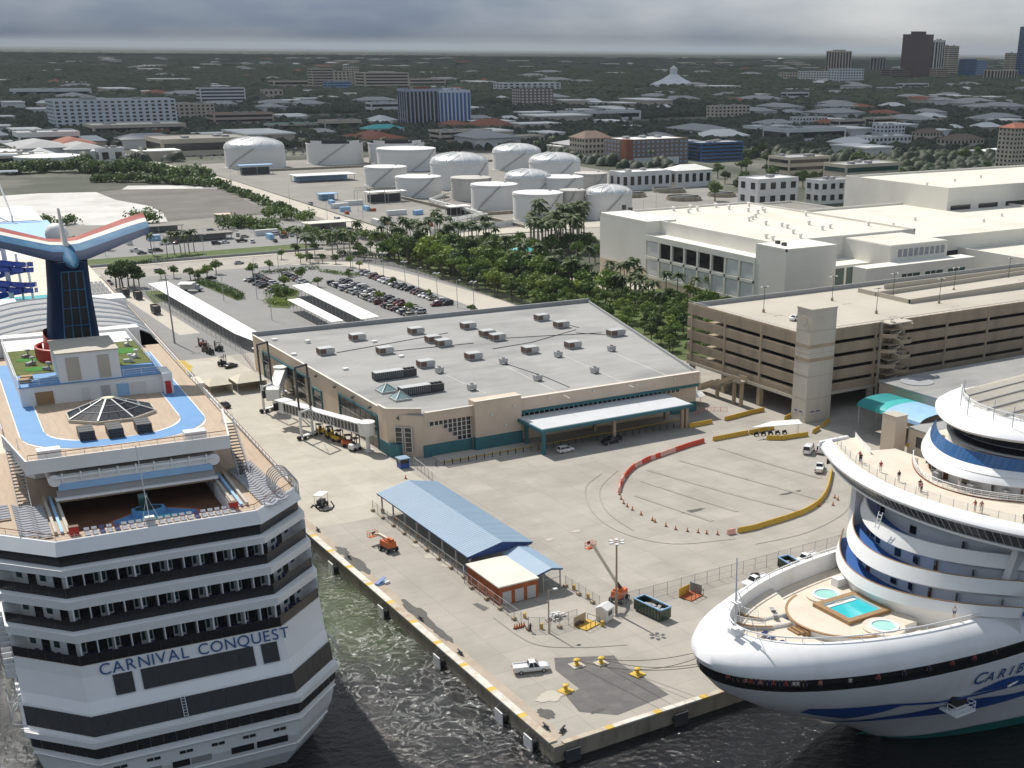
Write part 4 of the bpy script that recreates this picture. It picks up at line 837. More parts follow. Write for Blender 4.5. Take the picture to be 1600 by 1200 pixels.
# bollards with mooring lines
bol_b = MB().lathe([(.62, 0), (.62, .12), (.36, .2), (.32, .75), (.34, .85), (.55, .95), (.56, 1.15), (.3, 1.28), (0, 1.3)], 14).box(-.75, -.2, .85, .75, .2, 1.05).mesh('post', M['yellow_bright'], True)
BL = []
for i, (x, y, l, c, r_) in enumerate(((901, 1040, 'yellow mooring bollard on a square pad, left of the back pair', 'concrete_pale', 2.1), (939, 1037, 'yellow mooring bollard on a square pad, right of the back pair', 'concrete_pale', 1.9), (996, 1054, 'yellow mooring bollard on a painted yellow pad nearest the ship', 'kerb_yellow', 1.9), (884, 1080, 'yellow mooring bollard nearest the quay corner', 'kerb_yellow', 1.9))):
    p = at(x, y); o = thing('mooring_bollard', l, 'bollard', (p.x, p.y, 0), .1*i, 'yellow mooring bollards'); put('post', bol_b, o, (0, 0, .15), 0, .85)
    MB().box(-r_/2, -r_/2, 0, r_/2, r_/2, .16).out('pad', M[c], o); BL.append(p)
def rope(label, pts, sag=.0, r=.055):
    P = []
    for a, b in zip(pts[:-1], pts[1:]):
        a, b = Vector(a), Vector(b)
        for k in range(14): t = k/14; q = a.lerp(b, t); q.z -= sag*4*t*(1-t); P.append(q)
    P.append(Vector(pts[-1])); o = MB().tube(P, r, 5).out('mooring_line', M['rope']); tag(o, label, 'rope', 'mooring lines of the white ship'); return o
bow_a, bow_b = Vector((21.5, -10.5, 12.2)), Vector((28, -6.2, 12.4))
for i, (b, e, l) in enumerate(((BL[0], bow_a, 'dark mooring line crossing the asphalt from the left back bollard'), (BL[1], bow_a+Vector((.8, .9, 0)), 'dark mooring line from the right back bollard to the bow'), (BL[1], bow_b, 'mooring line running level from the right back bollard to the hull'), (BL[2], bow_b+Vector((1.6, 1, .1)), 'mooring line rising from the yellow pad bollard to the hull'))):
    rope(l, [(b.x, b.y, .9), e], 1.6)
cl_b = MB().box(-.5, -.2, 0, .5, .2, .1).cyl((-.22, 0, .1), (-.22, 0, .38), .1, 8).cyl((.22, 0, .1), (.22, 0, .38), .1, 8).cyl((-.55, 0, .42), (.55, 0, .42), .1, 8).mesh('quay_cleat', M['dark_steel'])
for i, (x, y) in enumerate(((657, 968), (719, 1022), (497, 830), (545, 872), (853, 1138), (879, 1143))):
    p = at(x, y); tag(put('quay_cleat', cl_b, None, (p.x, p.y, .0), PI/2 if i < 5 else .6, 1.4), ('dark cleat on the quay apron, third from the pier corner', 'dark cleat on the quay apron, second from the pier corner', 'dark cleat beside the boom lift, farthest along the quay', 'dark cleat by the oil stain next to the boom lift', 'dark cleat just behind the pier corner', 'dark cleat at the very corner of the pier')[i], 'cleat', 'cleats along the quay edge')
p = at(596, 912); o = thing('folded_gangplank', 'small blue and white folded gangplank at the quay edge', 'gangplank', (p.x, p.y, 0), .3)
MB().box(-1.2, -.5, 0, 1.2, .5, .25).out('base', M['sky_blue'], o); MB().beam((-1.2, 0, .3), (1.1, .3, .9), .8, .12).out('ramp', M['kiosk_blue'], o); MB().box(.2, -.9, 0, 1.3, -.5, .4).out('step', M['white_paint'], o)
# fenders
fb = MB().box(-1.2, -1.15, -1.1, -1.02, 1.15, 1.4).mesh('face_panel', M['white_paint']); fr_ = MB().cyl((-1.0, -.55, .2), (0, -.55, .2), .6, 12).cyl((-1.0, .55, .2), (0, .55, .2), .6, 12).mesh('rubber_unit', M['rubber'])
fs = MB().beam((-1.1, -1.1, 1.3), (.1, -1.4, 1.9), .05, .05).beam((-1.1, 1.1, 1.3), (.1, 1.4, 1.9), .05, .05).box(-1.02, -1.1, -1.0, -.9, 1.1, 1.35).mesh('chain', M['dark_steel'])
for i, (x, y, rz) in enumerate(((-.02, 5.6, 0), (-.02, 14.5, 0), (-.02, 35.9, 0), (-.02, 58.7, 0), (-.02, 82.7, 0), (2.6, -.02, PI/2), (21.4, -.02, PI/2))):
    o = thing('quay_fender', (f'white faced fender on the left quay wall, {nth(i)} from the pier corner' if i < 5 else ('dark fender on the right quay wall, close to the corner', 'dark fender on the right quay wall, farther from the corner')[i-5]), 'fender', (x, y, -2.0 if i < 5 else -1.9), rz, 'fenders on the quay walls')
    put('face_panel', fb if i < 5 else fs, o); put('rubber_unit', fr_, o)
    if i < 5: put('chain', fs, o)
    else: put('face_panel', MB().box(-.9, -1.2, -1.2, -.7, 1.2, 1.3).mesh('face_panel', M['dark_steel']), o)
# light masts and lamp posts
mastm = {}
def lamp_post(label, p, h, heads, group, r=.16, m='galv', z=0.):
    o = thing('light_mast' if heads > 2 else 'lamp_post', label, 'lamp post', (p[0], p[1], z), 0, group)
    key = (round(h, 1), heads, r, m)
    if key not in mastm:
        pl = MB().cyl((0, 0, 0), (0, 0, h), r, 8, r*.6).mesh('pole', M[m]); hm = MB().box(-.35, -.25, -.12, .35, .25, .1).mesh('lamp_head', M['far_white'])
        ar = MB().cyl((-.9, 0, h-.1), (.9, 0, h-.1), .06, 5).cyl((0, -.9, h-.1), (0, .9, h-.1), .06, 5).mesh('arm', M[m]) if heads > 1 else MB().cyl((0, 0, h-.1), (1.2, 0, h), .05, 5).mesh('arm', M[m])
        mastm[key] = (pl, hm, ar)
    pl, hm, ar = mastm[key]; put('pole', pl, o); put('arm', ar, o)
    for k in range(heads):
        t = 2*PI*k/heads; put('lamp_head', hm, o, (1.1*math.cos(t), 1.1*math.sin(t), h) if heads > 1 else (1.3, 0, h-.02), t)
    return o
p = at(963, 959); lamp_post('tall concrete light mast with a ring of floodlights beside the raised boom lift', p, 13.4, 6, 'light masts on the pier', .24, 'concrete_tan')
p = at(858, 989); lamp_post('bare concrete pole at the corner of the fenced yard', p, 7.8, 1, 'light masts on the pier', .16, 'concrete_tan')
p = at(273, 536); lamp_post('very tall steel lamp post on the quay lane beside the long white shelter', p, 22, 2, 'light masts on the pier', .3, 'steel')
for i, (x, y, h) in enumerate(((600, 437, 11), (634, 452, 11), (684, 472, 11), (741, 487, 11), (577, 425, 11), (655, 458, 10), (715, 480, 10), (402, 467, 13), (350, 470, 10), (437, 435, 12), (425, 500, 9), (400, 447, 11), (552, 425, 9), (480, 405, 11))):
    p = at(x, y); lamp_post(f'tall grey lamp post of the terminal car park, {nth(i)} listed from the tree belt side' if 0 else f'grey lamp post in the car park, {nth(sorted([q[0] for q in ((600,),(634,),(684,),(741,),(577,),(655,),(715,),(402,),(350,),(437,),(425,),(400,),(552,),(480,))]).index(x))} from the left', p, h, 4 if i < 5 else 1, 'lamp posts of the car park', .14)
for i, (x, y) in enumerate(((165, 400), (245, 412), (320, 405), (430, 378), (512, 345), (541, 355), (568, 352), (453, 318), (560, 330), (716, 375), (715, 352), (1025, 330), (1005, 345), (930, 300), (362, 290), (720, 285))):
    p = at(x, y); lamp_post(f'slim lamp post beyond the car park, {nth(sorted([165, 245, 320, 430, 512, 541, 568, 453, 560, 716, 715, 1025, 1005, 930, 362, 720]).index(x))} from the left', p, 11, 1, 'lamp posts along the far roads', .13)
# barriers and cones
jb = {}
def barrier(a, b, col, label, grp):
    a, b = at(940+a[0]/4, 620+a[1]/4), at(940+b[0]/4, 620+b[1]/4); L_ = (b-a).length-.06; key = (round(L_, 1), col)
    if key not in jb:
        pr = [(-.32, 0), (.32, 0), (.32, .12), (.16, .36), (.11, 1.0), (-.11, 1.0), (-.16, .36), (-.32, .12)]; m_ = MB(); n = len(pr); l = L_/2
        m_._a([(-l, y, z) for y, z in pr]+[(l, y, z) for y, z in pr], [(i, n+i, n+(i+1) % n, (i+1) % n) for i in range(n)]+[tuple(range(n)), tuple(range(2*n-1, n-1, -1))]); jb[key] = m_.mesh('traffic_barrier', M[col])
    c = (a+b)/2; o = put('traffic_barrier', jb[key], None, (c.x, c.y, .02), math.atan2((b-a).y, (b-a).x)); o.scale.z = 1.1; return tag(o, label, 'barrier', grp)
def chain(pts, cols, fmt, grp):
    for i, (a, b) in enumerate(zip(pts[:-1], pts[1:])): barrier(a, b, cols[i % len(cols)], fmt.format(nth(i), {'red_barrier': 'red', 'pink_barrier': 'pale pink', 'yellow': 'yellow'}[cols[i % len(cols)]]), grp)
chain([(640, 285), (548, 312), (460, 342), (412, 358), (366, 375), (335, 385), (305, 395), (276, 408), (250, 422), (226, 432), (204, 445), (180, 465), (157, 490), (140, 515), (125, 540), (115, 568), (108, 598)], ['red_barrier', 'red_barrier', 'pink_barrier', 'pink_barrier', 'red_barrier', 'pink_barrier', 'red_barrier', 'red_barrier', 'pink_barrier', 'pink_barrier', 'red_barrier', 'red_barrier', 'red_barrier', 'pink_barrier', 'red_barrier', 'pink_barrier'], '{1} plastic barrier in the red curve, {0} from its canopy end', 'barriers round the turning circle')
chain([(1437, 465), (1432, 500), (1424, 540), (1412, 585), (1395, 622), (1372, 655), (1335, 688), (1290, 716), (1250, 735), (1210, 748), (1168, 764), (1125, 778), (1078, 792), (1030, 806), (988, 820), (945, 832), (898, 841), (850, 850)], ['yellow'], '{1} concrete barrier in the long curve, {0} from the ship end', 'barriers round the turning circle')
chain([(785, 862), (835, 852)], ['pink_barrier'], 'single {1} barrier at the end of the yellow curve, {0} and only one there', 'barriers round the turning circle')
chain([(695, 276), (770, 262), (845, 247), (915, 234)], ['yellow'], '{1} barrier in the row left of the small sunshade, {0} from the left', 'barriers round the turning circle')
chain([(922, 234), (1000, 218), (1075, 202)], ['yellow'], '{1} barrier touching the small sunshade, {0} from the left', 'barriers round the turning circle')
chain([(1030, 268), (1125, 270), (1212, 256), (1290, 245)], ['yellow'], '{1} barrier in front of the small sunshade, {0} from the left', 'barriers round the turning circle')
chain([(545, 192), (616, 180), (690, 165)], ['yellow'], '{1} barrier by the canopy end, {0} from the left', 'barriers round the turning circle')
chain([(770, 150), (850, 130), (930, 108), (1015, 90)], ['yellow'], '{1} barrier in front of the garage stair, {0} from the left', 'barriers round the turning circle')
for a, b, l in (((1320, 230), (1360, 205), 'short yellow barrier between tower and parked vans'), ((1380, 190), (1420, 156), 'yellow barrier right of the tower in the shade'), ((1145, 145), (1186, 125), 'yellow barrier at the left foot of the tower')): barrier(a, b, 'yellow', l, 'barriers round the turning circle')
cnb = MB().lathe([(.16, .05), (.035, .72), (0, .73)], 10).mesh('cone_body', M['orange']); cnk = MB().box(-.2, -.2, 0, .2, .2, .05).mesh('base', M['rubber'])
cones = [(112, 612), (122, 640), (138, 667), (160, 687), (192, 708), (247, 738), (317, 773), (334, 783), (402, 810), (463, 829), (537, 842), (603, 849), (657, 856), (725, 862)]
cl = [(940+x/4, 620+y/4, f'traffic cone in the arc of the turning circle, {nth(i)} from the red barriers') for i, (x, y) in enumerate(cones)]
cl += [(940+1457/4, 620+632/4, 'traffic cone outside the yellow curve, left of the top pair'), (940+1477/4, 620+645/4, 'traffic cone outside the yellow curve, right of the top pair'), (940+1446/4, 620+678/4, 'single traffic cone below the pair outside the yellow curve'), (940+1362/4, 620+684/4, 'single traffic cone right against the yellow curve')]
cl += [(760+x/4, 820+y/4, f'traffic cone in the tight row by the yard gate, {nth(i)} from the left') for i, (x, y) in enumerate(((178, 650), (192, 646), (207, 643), (221, 639), (236, 635)))] + [(634, 748, 'lone traffic cone between kiosk and blue shed')]
for x, y, l in cl:
    p = at(x, y); o = thing('traffic_cone', l, 'traffic cone', (p.x, p.y, .02), 0, 'orange traffic cones'); o.scale = (1.25,)*3; put('cone_body', cnb, o); put('base', cnk, o)
for i in range(34):   # row of short posts in front of the terminal and under its canopy
    x = 40.8+i*2.05; o = put('guard_post', MB().cyl((0, 0, 0), (0, 0, 1.15), .13, 8).lathe([(.13, 1.15), (.08, 1.24), (0, 1.26)], 8).mesh('guard_post', M['dark_steel']) if i == 0 else gp, None, (x, 124.3-i*.115, 0)); gp = o.data
    tag(o, f'short dark post in the line before the terminal, {nth(i)} from the corner', 'post', 'short posts in front of the terminal')
# shelters
def shelter(label, c, posts_x, posts_y, pr=.07, name='shelter', top='canvas', cat='shelter', crown=0.):
    "c: four roof corners (x, y, z) in order; posts along both long sides"
    o = thing(name, label, cat, (c[0][0], c[0][1], 0)); a = Vector((c[0][0], c[0][1], 0)); P = [Vector(q)-a for q in c]; md0, md1 = (P[0]+P[1])/2+Vector((0, 0, crown)), (P[2]+P[3])/2+Vector((0, 0, crown)); t = Vector((0, 0, -.16))
    mb = MB()._a([P[0], md0, P[1], P[2], md1, P[3]]+[q+t for q in (P[0], md0, P[1], P[2], md1, P[3])], [(0, 1, 4, 5), (1, 2, 3, 4), (11, 10, 7, 6), (10, 9, 8, 7), (0, 6, 7, 1), (1, 7, 8, 2), (2, 8, 9, 3), (3, 9, 10, 4), (4, 10, 11, 5), (5, 11, 6, 0)]); mb.out('roof', M[top], o)
    pm = MB().cyl((0, 0, 0), (0, 0, P[0].z-.1), pr, 6).mesh('post', M['galv'])
    for i in range(posts_y):
        t_ = (i+.5)/posts_y
        for e in range(posts_x):
            f = .06+.88*e/max(1, posts_x-1); q = P[0].lerp(P[3], t_).lerp(P[1].lerp(P[2], t_), f); put('post', pm, o, (q.x, q.y, 0))
    return o
L1 = shelter('very long white roofed walkway shelter from the road to the terminal', [(39.6, 383, 4), (47.2, 383.4, 4.2), (47.0, 274, 4.2), (40.2, 274, 4)], 2, 26)
MB()._a([(.6, -109, 4.0), (7.4, -109, 4.2), (7.2, -116, 4.2), (2.2, -123, 4.0)], [(3, 2, 1, 0), (0, 1, 2, 3)]).out('roof_end', M['canvas'], L1)
shelter('small white awning against the terminal end of the long shelter', [(38, 250, 4.2), (44, 250, 4.4), (44, 242, 4.4), (38, 242, 4.2)], 2, 2)
shelter('narrow white walkway shelter, left of the pair in the car park', [(74.6, 322.5, 4), (79.3, 322.5, 4.1), (78, 275.5, 4.1), (73.6, 275.5, 4)], 2, 12)
shelter('wide white walkway shelter, right of the pair in the car park', [(86.2, 350.5, 4), (93.2, 351, 4.2), (90.9, 275.2, 4.2), (84.1, 274.5, 4)], 2, 18, .09)
s_ = shelter('small white sunshade over benches on the plaza', [(*at(1174, 668, 2.8).to_2d(), 2.8), (*at(1254, 662, 2.8).to_2d(), 2.8), (*at(1248, 655, 3.2).to_2d(), 3.2), (*at(1206, 658, 3.2).to_2d(), 3.2)], 2, 2, .05)
for i in range(5):
    q = at(1182+i*11, 681-i*.8); o = thing('bench', f'dark metal bench under the small sunshade, {nth(i)} from the left', 'bench', (q.x, q.y, 0), .2, 'benches under the sunshade')
    MB().box(-.8, -.2, .42, .8, .2, .5).out('seat', M['black'], o); MB().box(-.8, .18, .5, .8, .24, .95).out('backrest', M['black'], o)
    for e in (-.7, .7): MB().box(e-.05, -.2, 0, e+.05, .2, .42).out('leg', M['black'], o)
def tent(label, p, sx, sy, h, grp):
    o = thing('tent', label, 'tent', (p[0], p[1], 0), 0, grp); z = h*.62
    MB()._a([(-sx/2, -sy/2, z), (sx/2, -sy/2, z), (sx/2, sy/2, z), (-sx/2, sy/2, z), (-sx*.22, 0, h), (sx*.22, 0, h)], [(0, 1, 5, 4), (1, 2, 5), (2, 3, 4, 5), (3, 0, 4)]).out('roof', M['canvas_tan'], o)
    MB().box(-sx/2, sy/2-.08, 0, sx/2, sy/2, z).box(sx/2-.08, -sy/2, 0, sx/2, sy/2-.1, z).out('side_wall', M['canvas_tan'], o)
    for a in (-1, 1):
        for b in (-1, 1): MB().cyl((a*(sx/2-.15), b*(sy/2-.15), 0), (a*(sx/2-.15), b*(sy/2-.15), z), .08, 6).out('pole', M['galv'], o)
tent('beige tent on the apron, left of the pair', (17.9, 219, 0), 6.5, 7.5, 4.2, 'beige tents on the apron'); tent('larger beige tent beside the boarding bridge', (26.2, 217.5, 0), 8.5, 8, 4.6, 'beige tents on the apron')
# generator cart with a white sun roof and hose
p = at(503, 791); o = thing('pump_cart', 'black pump cart with a white sun roof and trailing hose', 'cart', (p.x, p.y, 0), .75)
MB().box(-1.5, -.8, .5, 1.5, .8, .8).out('chassis', M['black'], o); MB().box(-1.1, -.6, .8, .6, .6, 1.6).cyl((.9, -.3, .8), (.9, -.3, 1.5), .25, 8).out('engine', M['dark_steel'], o); MB().box(-1.6, -1.0, 2.75, 1.5, 1.0, 2.88).out('roof', M['canvas'], o)
for a in (-1.4, 1.3):
    for b in (-.85, .85): MB().cyl((a, b, .7), (a, b, 2.75), .05, 5).out('post', M['galv'], o)
for a in (-1, 1):
    for b in (-.8, .8): put('wheel', whl, o, (a, b, .34))
tag(MB().tube([tuple(at(x, y, .1)) for x, y in ((517, 783), (522, 790), (518, 796), (508, 799), (500, 798), (494, 792), (489, 789), (486, 793))], .14, 6).out('hose', M['rubber']), 'thick black hose looped on the paving by the pump cart', 'hose')
# two sliding gates and a heap of scrap by the yard
for l, pix, rz in (('yellow floor gate frame with a panel beside the white booth', (917, 977), .3), ('rust coloured gate frame by the long wire fence', (1080, 932), .3)):
    p = at(*pix); o = thing('gate_frame', l, 'gate', (p.x, p.y, 0), rz, 'gate frames by the yard')
    MB().box(-1.8, -1.4, .02, 1.8, 1.4, .14).out('floor_plate', M['yellow'] if 'yellow' in l else M['orange_rust'], o)
    MB().box(-1.8, 1.3, .14, 1.2, 1.4, 1.7).out('panel', M['beige_dark'] if 'yellow' in l else M['yellow'], o); rl = MB()
    for a in (-1.8, -.6, .6, 1.8): rl.cyl((a, -1.4, .1), (a, -1.4, 1.2), .05, 5)
    rl.cyl((-1.8, -1.4, 1.2), (1.8, -1.4, 1.2), .05, 5).cyl((1.8, -1.4, 1.2), (1.8, 1.4, 1.2), .05, 5).cyl((1.8, 1.4, .1), (1.8, 1.4, 1.2), .05, 5).out('handrail', M['rope'], o)
    if 'rust' in l: MB().box(1.7, -1.0, .14, 1.8, 1.6, 1.9).out('mesh_gate', M['steel'], o)
    else: MB().lathe([(.85, 0), (.85, .5), (.5, .5), (.5, 0)], 14, (-.9, .6, .15), 0, PI).out('drum', M['brown_roof'], o)
p = at(868, 965); r = random.Random(3); mb = MB()
for i in range(46): mb.boxc((r.gauss(0, .9), r.gauss(0, .6), .15+abs(r.gauss(0, .35))), (r.uniform(.2, .7), r.uniform(.1, .4), r.uniform(.08, .3)), r.uniform(0, 3))
o = mb.out('scrap_heap', M['far_white']); o.location = (p.x, p.y, 0); tag(o, 'heap of white scrap inside the fenced yard corner', 'scrap heap', kind='stuff')
bp_ = MB().lathe([(.3, 0), (.3, .9), (.0, .95)], 10).mesh('yard_bollard', M['yellow'], True)
for i, (x, y) in enumerate(((620, 814), (636, 826), (820, 965), (846, 982), (897, 921), (919, 935), (941, 978))):
    p = at(x, y); tag(put('yard_bollard', bp_, None, (p.x, p.y, 0)), f'yellow guard block of the shed and fenced yard, {nth(i)} from the left', 'bollard', 'yellow guard blocks')
# ================================================================ people: one continuous skinned body each
def person_mesh(kind, cols):
    "cols: skin, shirt, trousers, hair/shoes by height"
    V = {'pelvis': (0, 0, .95), 'chest': (0, .02, 1.30), 'neck': (0, 0, 1.47), 'head': (0, -.03, 1.60), 'top': (0, -.01, 1.74)}
    Rr = {'pelvis': .155, 'chest': .165, 'neck': .06, 'head': .098, 'top': .075}
    E = [('pelvis', 'chest'), ('chest', 'neck'), ('neck', 'head'), ('head', 'top')]
    lean = .12 if kind == 'lean' else 0
    for s, e in (('l', -1), ('r', 1)):
        sw = (.14*e if kind == 'walk' else 0)
        V.update({'hip'+s: (.10*e, 0, .88), 'knee'+s: (.11*e, -.03-sw, .50), 'ank'+s: (.11*e, .04+sw*1.2, .09), 'toe'+s: (.12*e, -.15+sw*1.2, .03),
                  'sho'+s: (.20*e, .02, 1.40), 'elb'+s: (.27*e, (-.16 if kind == 'lean' else .05+sw), 1.13), 'wri'+s: (.22*e if kind == 'lean' else .27*e, (-.38 if kind == 'lean' else -.06+sw*1.5), 1.08 if kind == 'lean' else .88), 'han'+s: (.20*e if kind == 'lean' else .27*e, (-.47 if kind == 'lean' else -.09+sw*1.6), 1.07 if kind == 'lean' else .78)})
        Rr.update({'hip'+s: .105, 'knee'+s: .068, 'ank'+s: .045, 'toe'+s: .04, 'sho'+s: .07, 'elb'+s: .045, 'wri'+s: .032, 'han'+s: .036})
        E += [('pelvis', 'hip'+s), ('hip'+s, 'knee'+s), ('knee'+s, 'ank'+s), ('ank'+s, 'toe'+s), ('chest', 'sho'+s), ('sho'+s, 'elb'+s), ('elb'+s, 'wri'+s), ('wri'+s, 'han'+s)]
    ks = list(V); me = bpy.data.meshes.new('p'); me.from_pydata([(V[k][0], V[k][1]-lean*max(0, V[k][2]-.95), V[k][2]) for k in ks], [(ks.index(a), ks.index(b)) for a, b in E], [])
    ob = bpy.data.objects.new('p', me); C.objects.link(ob); ob.modifiers.new('skin', 'SKIN'); sk = me.skin_vertices[0].data
    for i, k in enumerate(ks): sk[i].radius = (Rr[k], Rr[k]); sk[i].use_root = (k == 'pelvis')
    sb = ob.modifiers.new('sub', 'SUBSURF'); sb.levels = 1; sb.render_levels = 1
    m2 = bpy.data.meshes.new_from_object(ob.evaluated_get(bpy.context.evaluated_depsgraph_get())); bpy.data.objects.remove(ob); m2.name = 'person'
    for c in cols: m2.materials.append(c)
    for f in m2.polygons:
        c = f.center; f.use_smooth = True; arm = abs(c.x) > .215 and c.z < 1.25 or (kind == 'lean' and c.y < -.26 and c.z < 1.25)
        f.material_index = 3 if (c.z > 1.66 or (c.z > 1.56 and c.y > .0)) else 0 if c.z > 1.44 or arm else 1 if c.z > .96 else 2 if c.z > .48 else (0 if cols[2] != M['black'] else 2)
    return m2
SHIRT = {k: mat('shirt_'+k, c, .85, .1, 3) for k, c in (('white', (.7, .7, .68)), ('red', (.42, .06, .05)), ('black', (.02, .02, .022)), ('pink', (.55, .25, .22)), ('navy', (.02, .03, .09)))}
PM = {}
def person(kind, shirt, bottom, label, loc, rz, grp):
    key = (kind, shirt, bottom)
    if key not in PM: PM[key] = person_mesh(kind, [M['skin'], SHIRT[shirt], M['black'] if bottom == 'black' else SHIRT[bottom], M['wood_door']])
    return tag(put('person', PM[key], None, loc, rz), label, 'person', grp)
p = at(829, 988); person('walk', 'navy', 'black', 'person in dark clothes walking beside the row of cones', (p.x, p.y, .02), 2.4, 'people')
# ================================================================ the cruise ship at the left, seen from astern
SD = rad(4.6)
CS = thing('cruise_ship', 'white cruise ship seen from astern with a winged red, white and blue funnel', 'ship', (-41.79, 30.23, 0), -SD)
def cs(mb, n, m, parent=None, smooth=False): return mb.out(n, m, parent or CS, smooth)
def CW(u, v, z=0.):  # ship space to world
    return Vector((-41.79+u*math.cos(SD)+v*math.sin(SD), 30.23-u*math.sin(SD)+v*math.cos(SD), z))
def vz(z): return -.5*(32-z) if z > 8.4 else -11.8
def outline(ve, hf=12.6, tip=20., ch=7.4, vmax=205., bow=262., bw=None):
    return [(-tip, vmax), (-tip, ve+ch), (-hf, ve), (hf, ve), (tip, ve+ch), (tip, vmax), (tip*.72, vmax+(bow-vmax)*.6), (0, bow), (-tip*.72, vmax+(bow-vmax)*.6)]
rings = []
for z, ve, hf, tip, ch, bow in ((-7, -2, 8, 13, 5, 246), (-4, -6.5, 10, 15.2, 5.6, 250), (-2.6, -8.6, 11, 16.4, 6, 252), (0, -10.4, 12, 17.8, 6.6, 254), (3, -11.4, 12.5, 19.2, 7.2, 257), (6.4, -11.8, 12.9, 20, 7.4, 260)):
    rings.append([(x, y, z) for x, y in outline(ve, hf, tip, ch, 205, bow)])
cs(MB().loft(rings, True, True), 'hull', M['white_hull'])
cs(MB().prism(outline(-11.3, 12.7, 19.6), 6.42, 8.2), 'window_band_backing', M['white'])
cs(MB().prism(outline(-12.3, 13.1, 20.5), 8.2, 9.0), 'stern_ledge', M['white'])
cs(MB().loft([[(x, y, z) for x, y in outline(vz(z)+o, 12.8, 20)] for z, o in ((9.0, .1), (12.0, .1), (13.2, .55), (16.1, .35), (17.5, 0))], True, True), 'transom', M['white'])
def band_pos(z, k, hf=12.8, tip=20., ch=7.4, out=.12, ve=None):
    "a point at arc parameter k along the stern line (0 port tip, 1 port corner, 2 starboard corner, 3 starboard tip)"
    v0 = (vz(z) if ve is None else ve)-out
    pts = [(-tip-out*.7, v0+ch), (-hf, v0), (hf, v0), (tip+out*.7, v0+ch)]; i = min(2, int(k)); t = k-i
    return Vector((pts[i][0]+(pts[i+1][0]-pts[i][0])*t, pts[i][1]+(pts[i+1][1]-pts[i][1])*t, z))
def panels(name, z0, z1, n_side, n_mid, m, gap=.025, out=.12, hf=12.8, ve=None, tip=20.):
    for seg, n in ((0, n_side), (1, n_mid), (2, n_side)):
        for i in range(n):
            a, b = seg+i/n+gap/n, seg+(i+1)/n-gap/n
            q = [band_pos(z0, a, hf, tip, 7.4, out, ve), band_pos(z0, b-1e-6, hf, tip, 7.4, out, ve), band_pos(z1, b-1e-6, hf, tip, 7.4, out, ve), band_pos(z1, a, hf, tip, 7.4, out, ve)]
            ci = [p+Vector((0, .1, 0)) for p in q]
            cs(MB()._a(q+ci, [(0, 1, 2, 3), (0, 4, 5, 1), (1, 5, 6, 2), (2, 6, 7, 3), (3, 7, 4, 0)]), name, m)
M['stern_glass'] = mat('stern_glass', (.016, .016, .018), .28, .25, .8, spec=.4)
panels('window_pane', 6.5, 8.1, 6, 16, M['black'], .03, .06, 12.9, -11.8)
panels('window_pane', 9.45, 11.75, 6, 14, M['stern_glass'], .008)
cs(MB().tube([band_pos(9.1, k, 13.1, 20.4, 7.4, .45, -12.0)+Vector((0, 0, .55)) for k in (0, .999, 1.999, 2.999)], .05, 5).tube([band_pos(9.1, k, 13.1, 20.4, 7.4, .45, -12.0)+Vector((0, 0, .25)) for k in (0, .999, 1.999, 2.999)], .04, 5), 'ledge_rail', M['white'])
lad = MB()
for e in (-.25, .25): lad.beam((-1.6+e, -10.3, 12.2), (-1.6+e, -11.75, 9.2), .06, .06)
for i in range(9): lad.beam((-1.85, -10.35-i*.16, 12.0-i*.33), (-1.35, -10.35-i*.16, 12.0-i*.33), .05, .05)
cs(lad, 'ladder', M['white'])
# three dark openings under the name
for a, b, n in ((-9.3, -6.9, 1), (-5.9, 8.5, 7), (9.5, 11.7, 1)):
    for i in range(n):
        x0, x1 = a+(b-a)*i/n+.015, a+(b-a)*(i+1)/n-.015
        cs(MB()._a([(x0, vz(13.4)+.36, 13.4), (x1, vz(13.4)+.36, 13.4), (x1, vz(15.8)+.2, 15.8), (x0, vz(15.8)+.2, 15.8), (x0, vz(13.4)+.7, 13.4), (x1, vz(13.4)+.7, 13.4), (x1, vz(15.8)+.7, 15.8), (x0, vz(15.8)+.7, 15.8)], [(0, 1, 2, 3), (0, 4, 5, 1), (1, 5, 6, 2), (2, 6, 7, 3), (3, 7, 4, 0)]), 'window_pane', M['stern_glass'])
tdir = Vector((0, vz(17.5)-vz(16.1)-.35, 1.4)).normalized()
wid = {ch: max(v.co.x for v in GLYPH[(ch, 2.12, 0.)].vertices) for ch in set('CARNIVALCONQUEST')}
gx = 0.; adv = []
for ch in 'CARNIVAL CONQUEST': adv.append(gx); gx += (wid[ch]+.3) if ch != ' ' else 1.0
for ch, q in zip('CARNIVAL CONQUEST', adv):
    if ch != ' ': letter('name_letter', ch, 2.12, M['letter_blue'], CS, frame_mw((-10.75+q*24.2/(gx-.3), vz(16.05)+.22, 16.05), (1, 0, 0), tdir))
